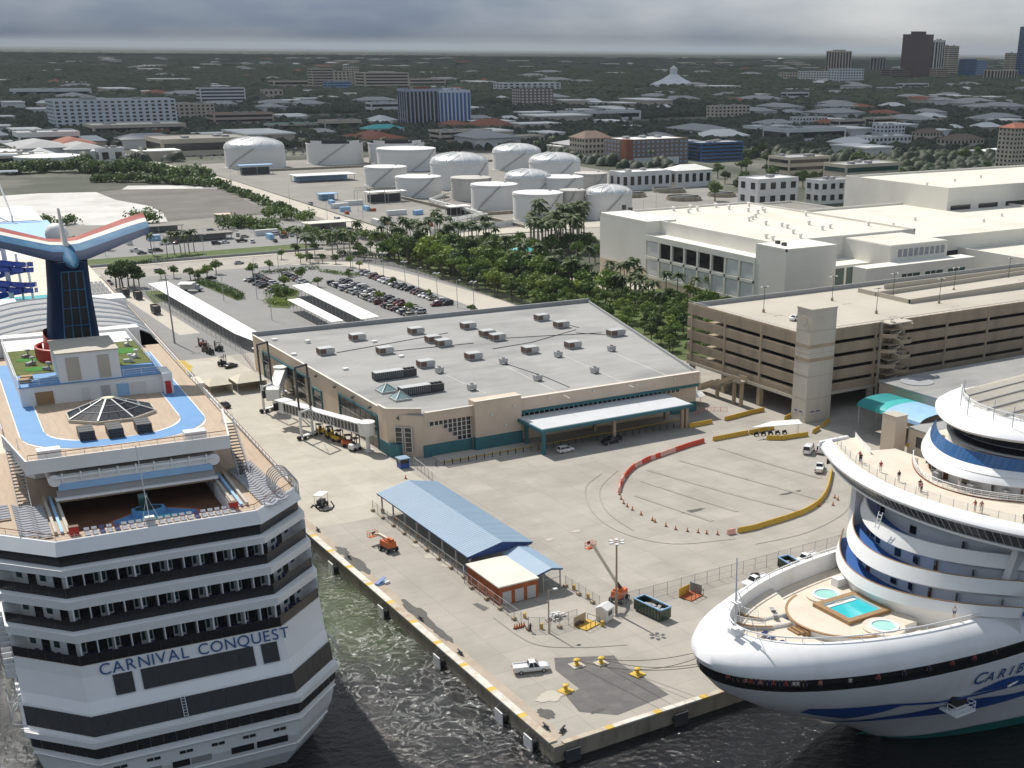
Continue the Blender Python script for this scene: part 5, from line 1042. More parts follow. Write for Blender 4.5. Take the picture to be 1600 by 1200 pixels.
# mooring slots and ports low on the transom
def hullv(z):
    for (za, va), (zb, vb) in zip(((-4, -6.5), (-2.6, -8.6), (0, -10.4), (3, -11.4)), ((-2.6, -8.6), (0, -10.4), (3, -11.4), (6.4, -11.8))):
        if za <= z <= zb: return va+(vb-va)*(z-za)/(zb-za)
    return -11.8
for i in range(6):
    u = -10.5+i*4.1
    for e in (-.45, .45): cs(MB().box(u+e-.38, hullv(4.6)-.12, 4.35, u+e+.38, hullv(4.6)+.3, 4.75), 'hawse_port', M['black'])
for a, b, m in ((-12.2, -8.6, 'black'), (-8.3, -5.6, 'far_grey'), (-4.2, -2.0, 'black'), (-1.8, .8, 'far_grey'), (3.4, 6.4, 'black'), (6.8, 11.0, 'black')): cs(MB()._a([(a, hullv(2.2)-.1, 2.2), (b, hullv(2.2)-.1, 2.2), (b, hullv(3.3)-.1, 3.3), (a, hullv(3.3)-.1, 3.3), (a, hullv(2.2)+.4, 2.2), (b, hullv(2.2)+.4, 2.2), (b, hullv(3.3)+.4, 3.3), (a, hullv(3.3)+.4, 3.3)], [(0, 1, 2, 3), (0, 4, 5, 1), (1, 5, 6, 2), (2, 6, 7, 3), (3, 7, 4, 0)]), 'mooring_opening', M[m])
cs(MB().tube([band_pos(5.6, k, 12.9, 19.8, 7.4, .12, -11.75) for k in (0, .999, 1.999, 2.999)], .16, 6), 'rub_rail', M['white'])
cs(MB().tube([(x, y-.03 if abs(x) < 19 else y, 1.35) for x, y in ((-18.5, -4.), (-12.3, -10.85), (12.3, -10.85), (18.5, -4.))], .14, 6), 'rub_rail', M['white'])
# three terraces of balconies
tiers = ((17.6, 20.5, -7.15, 21.6), (21.6, 24.3, -5.15, 25.4), (25.4, 28.1, -3.2, 29.0))
div = MB().box(-.06, 0, 0, .06, 1.9, 2.75).mesh('balcony_divider', M['white'])
dor = MB().box(-.62, -.06, 0, .62, .06, 2.2).mesh('balcony_door', M['glass_dark']); win = MB().box(-.42, -.06, .9, .42, .06, 2.2).mesh('cabin_window', M['glass_green'])
chair_m = MB().box(-.3, -.3, .36, .3, .3, .44).box(-.3, .22, .44, .3, .3, .95).mesh('seat', M['fabric_navy']); chair_l = MB()
for a in (-.26, .26):
    for b in (-.26, .26): chair_l.box(a-.03, b-.03, 0, a+.03, b+.03, .36)
chair_l = chair_l.mesh('frame', M['dark_steel'])
rch = random.Random(5)
for ti, (zf, zc, ve, zn) in enumerate(tiers):
    tier = ('lowest', 'middle', 'top')[ti]
    cs(MB().prism(outline(ve+.05, 12.7, 20), zf-.35, zf), 'balcony_floor', M['deck_cream'])
    inner = outline(ve+2.3, 12.2, 18.2, 6.6, 204, 250)
    cs(MB().prism(inner, zf, zc, False), 'cabin_wall', M['white'])
    cs(MB().prism(outline(ve+.55, 12.75, 20.2), zc, zn-.02), 'terrace_fascia', M['white'])   # white band above the openings
    panels('balcony_panel', zf+.0, zf+1.35, 4, 13, M['stern_glass'], .004, .02, 12.7, ve+.0, 20)
    n = 12; w_ = 24.6/n
    for i in range(n+1): put('balcony_divider', div, CS, (-12.3+i*w_, ve+.35, zf), 0, (1.6 if i % 4 == 0 else 1, 1, (zc-zf)/2.75))
    for i in range(n):
        put('balcony_door', dor, CS, (-12.3+(i+(.3 if i % 2 else .7))*w_, ve+2.22, zf+.05)); put('cabin_window', win, CS, (-12.3+(i+(.78 if i % 2 else .22))*w_, ve+2.24, zf), 0, (.5, 1, 1))
        for k in range(rch.choice((1, 2, 2))):
            p = CW(-12.3+(i+.28+.42*k)*w_, ve+1.1, zf); o = thing('balcony_chair', f'navy chair, {tier} stern balcony row, {nth(i)} bay from left, {("left", "right")[k]} seat', 'chair', p, -SD+rch.uniform(-.5, .5), 'chairs on the stern balconies'); put('seat', chair_m, o); put('frame', chair_l, o)
    for e in (-1, 1):   # canted corners
        a, b = Vector((e*12.2, ve+2.3)), Vector((e*18.2, ve+8.9)); ang = math.atan2((b-a).y, (b-a).x)
        for k, m_ in ((.16, dor), (.42, win), (.62, dor), (.85, win)): q = a.lerp(b, k); nn = Vector((b-a).normalized()); put('balcony_door' if m_ is dor else 'cabin_window', m_, CS, (q.x+e*nn.y*.06*(1), q.y-abs(nn.x)*.06, zf+.05), ang)
        q = a.lerp(b, .97); cs(MB().prism([(q.x, q.y), (e*20, ve+7.2), (e*20, ve+7.6), (q.x, q.y+.4)], zf, zc), 'balcony_divider', M['white'])
        for k in range(4 if ti == 0 else 2):
            q = a.lerp(b, .3+.13*k)+Vector((e*.55, -.75)); o = thing('balcony_chair', f'navy chair on the {tier} {"port" if e < 0 else "starboard"} corner balcony, {nth(k)} from the stern', 'chair', CW(q.x, q.y, zf), ang-SD, 'chairs on the stern balconies'); put('seat', chair_m, o); put('frame', chair_l, o)
# dark window strip under the pool deck, then the flared bulwark
cs(MB().prism(outline(-1.2, 12.5, 19.6), 29.0, 30.3, False), 'lounge_wall', M['black'])
panels('window_pane', 29.05, 30.25, 4, 9, M['stern_glass'], .006, .05, 12.6, -1.25, 19.7)
bwk = outline(0, 12.6, 20); cs(MB().loft([[(x, y, z) for x, y in outline(ve, 12.6+o, 20+o)] for ve, o, z in ((-1.0, .15, 30.3), (-1.35, .3, 30.45), (-.15, .05, 32.0), (.25, -.1, 32.0), (.25, -.1, 31.6))], True), 'bulwark', M['white'])
gl = MB()
for i in range(22):
    q = band_pos(28.3, .05+i*2.9/22, 12.8, 20, 7.4, .02, -2.1); gl.box(q.x-.04, q.y-.1, 28.3, q.x+.04, q.y+.6, 29.0)
cs(gl, 'fascia_bracket', M['white'])
# pool deck with its sunken pool
H = (-10.4, 3.6, 10.4, 17.6)
for b in ((-19.9, 7.6, H[0], 45), (H[2], 7.6, 19.9, 45), (H[0], H[3], H[2], 45)): cs(MB().box(b[0], b[1], 31.3, b[2], b[3], 31.62), 'deck', M['teak'])
cs(MB().prism([(-19.9, 7.6), (-12.6, .3), (H[0], .3), (H[0], 7.6)], 31.3, 31.62), 'deck', M['teak']); cs(MB().prism([(H[2], .3), (12.6, .3), (19.9, 7.6), (H[2], 7.6)], 31.3, 31.62), 'deck', M['teak']); cs(MB().box(H[0], .3, 31.3, H[2], H[1], 31.62), 'deck', M['teak'])
for b in ((-19.9, 45.0, -9, 205), (9, 45.0, 19.9, 205)): cs(MB().box(b[0], b[1], 31.3, b[2], b[3], 31.62), 'promenade_deck', M['deck_cream'])
cs(MB().prism(outline(10, 12, 19.5, 7, 204, 250)[:1]+[(-19.5,17),(-10.7,10),(-10.7,30.2),(10.7,30.2),(10.7,10),(19.5,17),(19.5,204),(14,239),(0,250),(-14,239)], 29.0, 31.28), "superstructure", M["white"])
M['brown_floor'] = mat('brown_floor', (.16, .075, .04), .6, .2, .6)
cs(MB().box(H[0], H[1]-1, 29.02, H[2], 30, 29.1), 'pool_floor', M['brown_floor'])
for b in ((H[0]-.2, H[1], 29.1, H[0], H[3], 31.6), (H[2], H[1], 29.1, H[2]+.2, H[3], 31.6), (H[0], H[1]-.3, 29.1, H[2], H[1], 31.3)): cs(MB().box(*b), 'well_wall', M['white'])
cs(MB().box(H[0], 29.8, 29.1, H[2], 30, 34), 'well_back_wall', M['wood_door'])
oc = lambda cx, cy_, rx, ry, n=8, ph=.39: [(cx+rx*math.cos(2*PI*i/n+ph), cy_+ry*math.sin(2*PI*i/n+ph)) for i in range(n)]
cs(MB().prism(oc(1, 9.4, 6.6, 5.0), 29.1, 29.6), 'pool_surround', M['orange_rust']); cs(MB().prism(oc(1, 9.4, 6.0, 4.5), 29.15, 29.65), 'pool_step', M['deck_blue'])
cs(MB().prism(oc(1.4, 8.4, 4.6, 2.6), 29.55, 29.72), 'pool_water', M['pool_water']); cs(MB().prism(oc(.4, 12.2, 2.4, 1.5), 29.55, 30.5), 'whirlpool', M['deck_blue']); cs(MB().prism(oc(.4, 12.2, 1.9, 1.1), 30.4, 30.54), 'whirlpool_water', M['glass_green'])
for k in range(3): cs(MB().box(-1.5+k*.15, 6.2+k*.5, 29.66, 4.8-k*.15, 6.5+k*.5, 29.8), 'pool_tread', M['spa_water'])
cs(MB().box(-.6, 13.4, 29.1, .7, 13.8, 32.2), 'statue_panel', M['glass_green'])
# stowed sliding roof under the upper deck edge
cs(MB().box(-10.8, 15.6, 34.6, 10.8, 30, 35.9), 'sliding_roof', M['white']); cs(MB().box(-10.3, 15.45, 33.7, 10.3, 15.75, 34.62), 'roof_glazing', M['sky_blue'])
cs(MB().box(-10.6, 15.8, 32.6, 10.6, 16.4, 33.65), 'roof_skirt', M['far_grey']); cs(MB().box(-10.9, 15.3, 32.3, 10.9, 16.2, 32.62), 'roof_rail', M['white'])
for e in (-1, 1): cs(MB().cyl((e*10.6, 15.4, 35.2), (e*10.6, 30, 35.2), .85, 12), 'roof_edge', M['white'], None, True)
cs(MB().cyl((-10.6, 15.55, 35.5), (10.6, 15.55, 35.5), .32, 8), 'roof_pipe', M['white'])
for i in range(9): cs(MB().box(-9.6+i*2.4-.1, 15.1, 34.9, -9.6+i*2.4+.1, 15.7, 36.2), 'roof_bracket', M['white'])
for e in (-1, 1):
    for k in range(3): cs(MB().box(e*(10.7+k*.75)-.18, 3.4, 31.62, e*(10.7+k*.75)+.18, 19, 31.95+.12*k), 'roof_track', M['concrete_pale'] if k != 1 else M['sky_blue'])
# upper sports deck: teak, running track, skylight
UZ = 38.0
ud = [(-13.6, 15.2), (12.9, 15.2), (15.2, 30), (15.2, 100), (-15.6, 100), (-15.6, 30)]
cs(MB().prism(ud, UZ-.35, UZ), 'upper_deck', M['teak'])
cs(MB().strip([(-15.7, 30), (-13.8, 15.0), (13.1, 15.0), (15.4, 30)], UZ-1.35, UZ+.55, .22), 'deck_fascia', M['white'])
cs(MB().prism([(-12.4, 29), (12.2, 29), (14.4, 33), (14.4, 99), (-14.8, 99), (-14.8, 33)], 31.7, UZ-.36, False), 'deck_house', M['white'])
def track(ou, ov, hw0, hw1, z, m, name, rc_):
    "U shaped band: outer/inner half widths, rounded aft corners"
    def path(l, r, b, rr):
        P = [(l, 78)]
        for i in range(9): t = PI+PI/2*i/8; P.append((l+rr+rr*math.cos(t), b+rr+rr*math.sin(t)))
        for i in range(9): t = 1.5*PI+PI/2*i/8; P.append((r-rr+rr*math.cos(t), b+rr+rr*math.sin(t)))
        return P+[(r, 78)]
    A, B = path(*ou, rc_), path(*ov, rc_-1.5); mb = MB()
    for i in range(len(A)-1): mb._a([(*A[i], z), (*A[i+1], z), (*B[i+1], z), (*B[i], z)], [(0, 1, 2, 3)])
    return cs(mb, name, m)
track((-13.3, 12.3, 19.8), (-10.1, 9.1, 23.0), 0, 0, UZ+.03, M['deck_blue'], 'running_track', 10)
track((-13.45, 12.45, 19.65), (-13.3, 12.3, 19.8), 0, 0, UZ+.04, M['white'], 'track_line', 10); track((-10.1, 9.1, 23.0), (-9.95, 8.95, 23.15), 0, 0, UZ+.04, M['white'], 'track_line', 8.5)
sk8 = oc(0, 36.4, 6.5, 5.4, 8); sk_t = oc(0, 38.0, 1.0, .8, 8)
cs(MB().prism(oc(0, 36.4, 6.8, 5.7, 8), UZ, UZ+.45), 'skylight_base', M['concrete_pale'])
for i in range(8):
    j = (i+1) % 8
    for k in range(3):
        f0, f1 = k/3, (k+1)/3-.02; L0 = Vector((*sk8[i], UZ+.5)); L1_ = Vector((*sk8[j], UZ+.5)); T0 = Vector((*sk_t[i], UZ+2.1)); T1 = Vector((*sk_t[j], UZ+2.1))
        cs(MB()._a([L0.lerp(L1_, f0), L0.lerp(L1_, f1), T0.lerp(T1, f1), T0.lerp(T1, f0)], [(0, 1, 2, 3)]), 'skylight_pane', M['glass_dark'])
    cs(MB().beam((*sk8[i], UZ+.55), (*sk_t[i], UZ+2.16), .22, .14), 'skylight_rib', M['galv'])
for q in (.35, .68): cs(MB().tube([tuple(Vector((*sk8[i % 8], UZ+.55)).lerp(Vector((*sk_t[i % 8], UZ+2.14)), q)) for i in range(9)], .07, 4), 'skylight_ring', M['galv'])
cs(MB().prism(sk_t, UZ+2.05, UZ+2.3), 'skylight_cap', M['canvas_tan'])
for u, l in ((8.7, 'starboard'), (-10.6, 'port')):
    o = cs(MB().box(u-1.5, 16.2, UZ+.2, u+1.5, 18.0, UZ+1.35), 'raft_canister', M['white']); cs(MB().box(u-1.3, 16.4, UZ, u+1.3, 17.8, UZ+.21), 'canister_cradle', M['steel'])
# sun loungers (each its own thing) and stacks of them
lg_b = MB().box(-.33, -.95, .3, .33, .25, .36)._a([(-.33, .25, .36), (.33, .25, .36), (.33, .95, .75), (-.33, .95, .75), (-.33, .25, .28), (.33, .25, .28), (.33, .95, .67), (-.33, .95, .67)], [(0, 1, 2, 3), (7, 6, 5, 4), (0, 4, 5, 1), (1, 5, 6, 2), (2, 6, 7, 3), (3, 7, 4, 0)])
LGM = {k: lg_b.mesh('bed', M[k]) for k in ('fabric_grey', 'fabric_navy', 'far_grey')}; lg_f = MB()
for a in (-.3, .3): lg_f.box(a-.03, -.95, .24, a+.03, .95, .3).box(a-.03, -.8, 0, a+.03, -.74, .24).box(a-.03, .6, 0, a+.03, .66, .24)
lg_f = lg_f.mesh('frame', M['far_white'])
def lounger(p, rz, m, label, grp):
    o = thing('sun_lounger', label, 'sun lounger', p, rz, grp); put('bed', LGM[m], o); put('frame', lg_f, o); return o
for c in range(2):
    for i in range(19): lounger(CW(15.0+c*1.9-i*.05, 1.6+c*1.5+i*1.02, 31.64), -SD-PI/2, 'fabric_grey', f'grey lounger right of the stern pool, {"inner" if c == 0 else "outer"} line, {nth(i)} from stern', 'sun loungers round the stern pool')
for c in range(2):
    for i in range(13): lounger(CW(-13.6-c*1.9, 3.0+c*1.2+i*1.02, 31.64), -SD+PI/2, 'fabric_grey', f'grey lounger left of the stern pool, {"inner" if c == 0 else "outer"} line, {nth(i)} from stern', 'sun loungers round the stern pool')
for i in range(21): lounger(CW(-8.6+i*.92, 1.75, 31.64), -SD, 'fabric_navy' if i in (2, 4, 15) else 'fabric_grey', f'{"navy" if i in (2, 4, 15) else "grey"} sun lounger along the stern rail, {nth(i)} from the left', 'sun loungers round the stern pool')
for i in range(6): lounger(CW(-17.8, 12.6+i*1.05, 31.64), -SD+PI/2, 'fabric_grey', f'grey sun lounger against the far port rail, {nth(i)} from the stern', 'sun loungers round the stern pool')
for i in range(12): lounger(CW(4.8+(i % 6)*.95, 5.0+(i//6)*2.2, 29.12), -SD, 'fabric_navy', f'navy lounger sunk beside the pool, {"near" if i < 6 else "back"} row, {nth(i % 6)} from left', 'sun loungers down beside the stern pool')
for i in range(5): lounger(CW(-9.2+i*.95, 5.0, 29.12), -SD, 'fabric_navy', f'navy sun lounger sunk left of the pool, {nth(i)} from the left', 'sun loungers down beside the stern pool')
for i, (u, v) in enumerate(((-4.9, 25.6), (-1.1, 25.2), (2.9, 25.8))):
    o = thing('lounger_stack', f'stack of folded dark loungers behind the skylight, {("left", "middle", "right")[i]} of three', 'lounger stack', CW(u, v, UZ+.02), -SD, 'stacks of loungers on the sports deck')
    for r_ in range(3):
        for c in range(4): put('folded_lounger', MB().box(-1.05, -.55, 0, 1.05, .55, .3).mesh('folded_lounger', M['dark_steel']) if (i, r_, c) == (0, 0, 0) else fl_m, o, (0, -1.9+r_*1.25+.06*c, c*.36)); fl_m = o.children[0].data if o.children else None
for b in ((10.2, 2.7), (-10.1, 2.7)):
    o = thing('towel_bin', f'red towel bin at the {"right" if b[0] > 0 else "left"} end of the stern lounger row', 'bin', CW(b[0], b[1], 31.63), -SD, 'red towel bins'); MB().box(-.6, -.4, 0, .6, .4, 1.1).out('body', M['red'], o); MB().box(-.62, -.42, 1.1, .62, .42, 1.2).out('lid', M['wood_door'], o)
# stairs, rails, flag staff, wind cage
for e in (-1, 1):
    st = MB(); x0, x1 = e*14.0, e*15.6
    for i in range(18): st.box(min(x0, x1), 16.2+i*.46, 31.7+i*.35, max(x0, x1), 16.62+i*.46, 31.78+i*.35)
    cs(st, 'stair_treads', M['dark_steel']); cs(MB().beam((x0, 16, 31.8), (x0, 24.6, 38.2), .1, .4).beam((x1, 16, 31.8), (x1, 24.6, 38.2), .1, .4).tube([(x0, 16, 32.8), (x0, 24.6, 39.2)], .05, 5).tube([(x1, 16, 32.8), (x1, 24.6, 39.2)], .05, 5), 'stair_rail', M['galv'])
def rail(pts, h, z, m='white', posts=True, rm=None, mid=2):
    mb = MB(); P = [Vector((x, y, z+h)) for x, y in pts]; mb.tube(P, .055, 5); cs(mb, 'handrail', M[rm or m]); mb = MB()
    for k in range(mid): mb.tube([p-Vector((0, 0, h*(k+1)/(mid+1))) for p in P], .025, 4)
    for a, b in zip(P[:-1], P[1:]):
        n = max(1, int((b-a).length/2.2))
        for i in range(n): q = a.lerp(b, i/n); mb.cyl((q.x, q.y, z), q, .035, 4)
    tag(cs(mb, 'rail_posts', M[m]), kind='stuff')
rail([(-19.7, 45), (-19.7, 7.9), (-12.5, .55), (12.5, .55), (19.7, 7.9), (19.7, 205)], 1.1, 31.62, 'galv', True, 'brick')
rail([(15.0, 31), (15.0, 99)], 1.1, UZ, 'white'); rail([(-15.4, 31), (-15.4, 99)], 1.1, UZ, 'white'); rail([(-13.4, 15.4), (12.8, 15.4)], .9, UZ+.3, 'galv', True, 'brick', 1)
cs(MB().cyl((-.9, 1.0, 31.6), (-1.3, .6, 43), .07, 6).cyl((-.9, 1.0, 36), (-1.8, 2.6, 31.6), .03, 4).cyl((-.9, 1.0, 36), (.6, 2.4, 31.6), .03, 4), 'flag_staff', M['white']); cs(MB().box(-1.5, .7, 31.6, -.3, 1.5, 33.1), 'staff_base', M['white'])
wc = MB()
for i in range(7):
    y = 4.6+i*.85; wc.tube([(18.1+1.6*math.cos(PI*k/10), y, 31.7+1.6+1.5*math.sin(PI*k/10)) if 0 < k < 10 else (18.1+(1.6 if k == 0 else -1.6), y, 33.3) for k in range(11)], .07, 4).cyl((19.7, y, 31.6), (19.7, y, 33.3), .07, 4).cyl((16.5, y, 31.6), (16.5, y, 33.3), .07, 4)
cs(wc, 'arched_cage', M['galv']); cs(MB().lathe([(1.55, 0), (1.55, 5.2)], 12, (0, 0, 0), 0, PI), 'cage_cover', M['clear_glass']).matrix_local = Matrix.Translation((18.1, 9.8, 33.2)) @ Matrix.Rotation(PI/2, 4, 'X')
# deck house with doors below the golf deck
cs(MB().box(-11.6, 46.8, UZ, 9.4, 84, 41.0), 'golf_deck_house', M['white']); cs(MB().box(9.4, 45.2, UZ, 10.9, 50, 41.4), 'golf_deck_house', M['white'])
cs(MB().box(-11.7, 46.6, 41.0, 9.5, 55, 41.12), 'blue_deck', M['deck_blue'])
cs(MB().box(-11.4, 55, 41.0, 9.6, 74, 41.16), 'golf_green', M['turf'])
for u, v, r_ in ((6.2, 66, 2.2), (-8.4, 66, 1.6), (-8, 58.5, 1.5)): cs(MB().prism(oc(u, v, r_*1.3, r_, 14), 41.16, 41.2), 'putting_green', M['turf_pale'])
for u, v, r_ in ((-8.8, 68, .7), (-8.6, 62, .9), (7.4, 60, .8), (6, 57, .7), (7.6, 70, .6), (-6.6, 57, .6)): cs(MB().boxc((u, v, 41.4), (r_*2, r_*.8, .5), u).cyl((u+.4, v, 41.2), (u+.4, v, 42.4), .12, 6).lathe([(.5, 0), (.4, .2), (0, .3)], 8, (u+.4, v, 42.3)), 'golf_obstacle', M['far_white' if u > 0 else 'far_grey'])
for u, w_, m in ((-8.2, 2.6, 'wood'), (-2.2, 1.1, 'far_white'), (.8, 1.3, 'galv'), (3.4, 1.8, 'sky_blue'), (5.8, 2.2, 'far_white'), (10.1, .9, 'red')): cs(MB().box(u-w_/2, 46.66 if u < 9.5 else 45.1, UZ+.1, u+w_/2, 46.82 if u < 9.5 else 45.22, UZ+2.1), 'door', M[m])
cs(MB().box(-5.6, 46.9, 41.1, 3.5, 57.5, 45.6), 'plant_room', M['white']); cs(MB().box(-5.75, 46.75, 45.6, 3.65, 57.65, 45.8), 'plant_room_roof', M['concrete_pale'])
for a, b in ((-4.4, -2.4), (.3, 2.0)): cs(MB().box(a, 46.8, 41.4, b, 46.92, 45.0), 'louvre_panel', M['concrete_pale'])
rail([(-11.4, 47.0), (-5.8, 47.0)], 1.1, 41.1); rail([(3.8, 47.0), (9.3, 47.0), (9.3, 83)], 1.1, 41.1); rail([(-11.5, 47), (-11.5, 83)], 1.1, 41.1)
for i, (u, v) in enumerate(((-10.4, 50), (-10, 52))): cs(MB().box(u-.9, v-.6, 41.1, u+.9, v+.6, 41.7), 'storage_box', M['wood'])
# funnel: raked trunk with louvres, whale-tail wings, fin and satellite ball
def rr(cx, cy_, hu, hv, z, n=20): return [(cx+hu*math.copysign(abs(math.cos(t))**.55, math.cos(t)), cy_+hv*math.copysign(abs(math.sin(t))**.55, math.sin(t)), z) for t in [2*PI*i/n for i in range(n)]]
cs(MB().loft([rr(-1.1, 67, 4.1, 6.8, 41), rr(-.9, 66.6, 3.8, 6.4, 46), rr(-.5, 66, 3.2, 5.9, 52), rr(-.2, 65, 3.0, 5.6, 57.6)], True, True), 'funnel_trunk', M['funnel_blue'], None, 50)
FT = lambda f, e: Vector((-1.1+.9*f+e*(2.15-.55*f), 60.2+.6*f*0-.85*f+.35, 41.6+14.6*f))
for c in range(3):
    for r_ in range(5):
        f0, f1 = r_/5+.012, (r_+1)/5-.012; e0, e1 = -1+2*c/3+.05, -1+2*(c+1)/3-.05
        q = [FT(f0, e0), FT(f0, e1), FT(f1, e1), FT(f1, e0)]; o_ = Vector((0, -.55, 0))
        cs(MB()._a([p+o_ for p in q]+[p+Vector((0, .4, 0)) for p in q], [(0, 1, 2, 3), (0, 4, 5, 1), (1, 5, 6, 2), (2, 6, 7, 3), (3, 7, 4, 0)]), 'louvre', M['black'])
bars = MB()
for e in (-1.02, -.34, .34, 1.02): bars.tube([tuple(FT(f/6, e)+Vector((0, -.62, 0))) for f in range(7)], .09, 5)
for r_ in range(6): bars.tube([tuple(FT(r_/5, e)+Vector((0, -.62, 0))) for e in (-1.02, 0, 1.02)], .09, 5)
cs(bars, 'louvre_frame', M['funnel_mid'])
cs(MB().lathe([(4.9, 0), (5.3, .2), (5.3, 2.6), (5.0, 2.7), (4.8, 2.5)], 24, (-2.1, 66, 40.6), PI*.75, PI*1.62), 'funnel_collar', M['red_hull'], None, True)
cs(MB().loft([rr(-1.6, 67.2, 4.3, 6.2, 41), rr(-1.45, 67, 4.05, 6.0, 45)], True), 'trunk_foot', M['red_hull'], None, 50)
def wing(e):
    secs = [(0.0, 60.0, 70.6, 57.6, 1.5), (2.2, 60.2, 70.8, 57.8, 1.35), (6, 60.4, 70.8, 59.0, 1.05), (10, 60.3, 70.0, 60.4, .7), (12.4, 60.6, 69.0, 61.2, .4), (13.2, 61.8, 67.6, 61.5, .12)]
    bands = (('funnel_blue', 0, .22), ('funnel_mid', .22, .52), ('funnel_white', .52, .72), ('funnel_red', .72, 1.0))
    def pt(s, f, top):
        u, va, vf, z, t = s; h = math.sin(PI*min(1, max(0, f**.7)))*t; return (e*u, va+(vf-va)*f, z+f*2.3+(h*.55 if top else -h*.7))
    for nm, f0, f1 in bands:
        for top in (True, False):
            rings_ = [[pt(s, f0+(f1-f0)*k/4, top) for k in range(5)] for s in secs]; mb = MB().loft(rings_, False)
            cs(mb, 'wing_band', M[nm if top else 'funnel_blue'], None, 60)
wing(1); wing(-1)
cs(MB().loft([[(.1+1.3*math.cos(t)*k, v, 57.6+1.1*math.sin(t)*k+dz) for t in [2*PI*i/12 for i in range(12)]] for v, k, dz in ((57.2, .04, -.5), (58.2, .5, -.3), (60, .95, 0), (64, 1.05, .6), (69, .7, 1.4))], True, True), 'funnel_nose', M['funnel_mid'], None, 50)
cs(MB().loft([[(.1+w_, v0_, z), (.1+w_, v1_, z), (.1-w_, v1_, z), (.1-w_, v0_, z)] for z, v0_, v1_, w_ in ((58.4, 64, 68.5, .45), (61.5, 66, 68.6, .28), (65.2, 67.4, 68.6, .14))], True, True), 'funnel_fin', M['funnel_white'])
cs(MB().lathe([(1.9*math.sin(PI*i/10), -1.9*math.cos(PI*i/10)) for i in range(11)], 18, (-.1, 76, 60.0)), 'satellite_dome', M['white'], None, True); cs(MB().cyl((-.1, 76, 41), (-.1, 76, 58.4), .9, 10), 'dome_mast', M['white'])
# decks ahead of the funnel: sliding dome, slides, loungers, mast
cs(MB().box(-15.4, 84, UZ-.3, 15.2, 205, UZ), 'lido_top_deck', M['deck_cream'])
for k, (v0_, v1_) in enumerate(((88, 97), (98, 108), (109, 120))):
    cs(MB().loft([[(15*math.cos(PI-PI*i/12), v, UZ+.2+3.6*math.sin(PI*i/12)) for i in range(13)] for v in (v0_, v1_)], False), 'sliding_dome', M['far_grey']); fr = MB()
    for v in (v0_, (v0_+v1_)/2, v1_): cs(MB().tube([(15*math.cos(PI-PI*i/12), v, UZ+.3+3.6*math.sin(PI*i/12)) for i in range(13)], .16, 5), 'dome_rib', M['white'])
for (a, b, z0_, z1_) in (((-13, 84.5), (12, 87.5), UZ, UZ+3.4), ((-15, 121), (-6, 128), UZ, UZ+3), ((7, 121), (15, 127), UZ, UZ+2.6)): cs(MB().box(a[0], a[1], z0_, b[0], b[1], z1_), 'deck_block', M['white'])
for s0 in range(2):
    pts = [(-6+(4.6+.0*k)*math.cos(.55*k+s0*2.6), 139+4.6*math.sin(.55*k+s0*2.6), 50-s0*3-.38*k) for k in range(26)]; mb = MB(); mi = MB()
    for a, b in zip(pts[:-1], pts[1:]):
        d = (Vector(b)-Vector(a)).normalized(); sd_ = d.cross(Vector((0, 0, 1))).normalized(); A_, B_ = Vector(a), Vector(b); up = Vector((0, 0, .95))
        for e in (-.8, .8): mb._a([A_+sd_*e, B_+sd_*e, B_+sd_*e*1.1+up, A_+sd_*e*1.1+up], [(0, 1, 2, 3)])
        mi._a([A_-sd_*.8, B_-sd_*.8, B_+sd_*.8, A_+sd_*.8], [(0, 1, 2, 3)])
    cs(mb, 'slide_wall', M['slide_blue']); cs(mi, 'slide_bed', M['white'])
cs(MB().cyl((-6, 139, UZ), (-6, 139, 52), .5, 10).cyl((-10.5, 141, UZ), (-10.5, 141, 47), .25, 8).cyl((-2, 136, UZ), (-2, 136, 47), .25, 8).cyl((-3.5, 143, UZ), (-3.5, 143, 48), .25, 8), 'slide_column', M['white']); cs(MB().box(-12, 130, UZ, 4, 146, UZ+.25), 'splash_pool', M['pool_water'])
rf = random.Random(9); n = 0
for r_ in range(9):
    for i in range(8):
        lounger(CW(7.6+i*.92+.1*(r_ % 2), 131+r_*3.0, UZ+.02), -SD, 'far_grey', f'pale lounger on the deck beyond the funnel, {nth(r_)} row, {nth(i)} from left', 'sun loungers on the far sun deck')
cs(MB().box(17.0, 128, 31.62, 19.2, 141, 32.5), 'long_skylight', M['far_grey'])
for i, (u, v) in enumerate(((17.9, 84), (18.2, 80.5), (17.6, 77.6))):
    o = thing('parasol', f'yellow square parasol on the starboard promenade, {nth(i)} from the bow side', 'parasol', CW(u, v, 31.64), -SD, 'yellow parasols'); MB().cyl((0, 0, 0), (0, 0, 2.6), .05, 6).out('pole', M['galv'], o)
    MB()._a([(-1.7, -1.5, 2.3), (1.7, -1.5, 2.3), (1.7, 1.5, 2.3), (-1.7, 1.5, 2.3), (0, 0, 3.0)], [(0, 1, 4), (1, 2, 4), (2, 3, 4), (3, 0, 4)]).out('canopy', M['yellow_bright'], o)
for i in range(5):
    o = thing('wicker_chair', f'dark wicker armchair by the yellow parasols, {nth(i)} from the stern', 'chair', CW(17.2+(i % 2)*1.5, 73.4+i*1.5, 31.64), i*1.1, 'dark wicker chairs'); MB().box(-.45, -.45, 0, .45, .45, .42).out('seat', M['black'], o); MB().box(-.45, .3, .42, .45, .45, .95).box(-.45, -.4, .42, -.33, .3, .65).box(.33, -.4, .42, .45, .3, .65).out('backrest', M['black'], o)
cs(MB().box(15.6, 66, 31.62, 19.4, 71.5, 34.0), 'side_ramp', M['deck_cream']); rail([(15.9, 58), (15.9, 44)], 1.1, 31.62, 'galv')
ms = MB().cyl((2, 300, UZ), (2, 300, 64), .5, 8, .2); 
for z in (52, 57, 61): ms.box(-6, 299.6, z, 10, 300.4, z+.5)
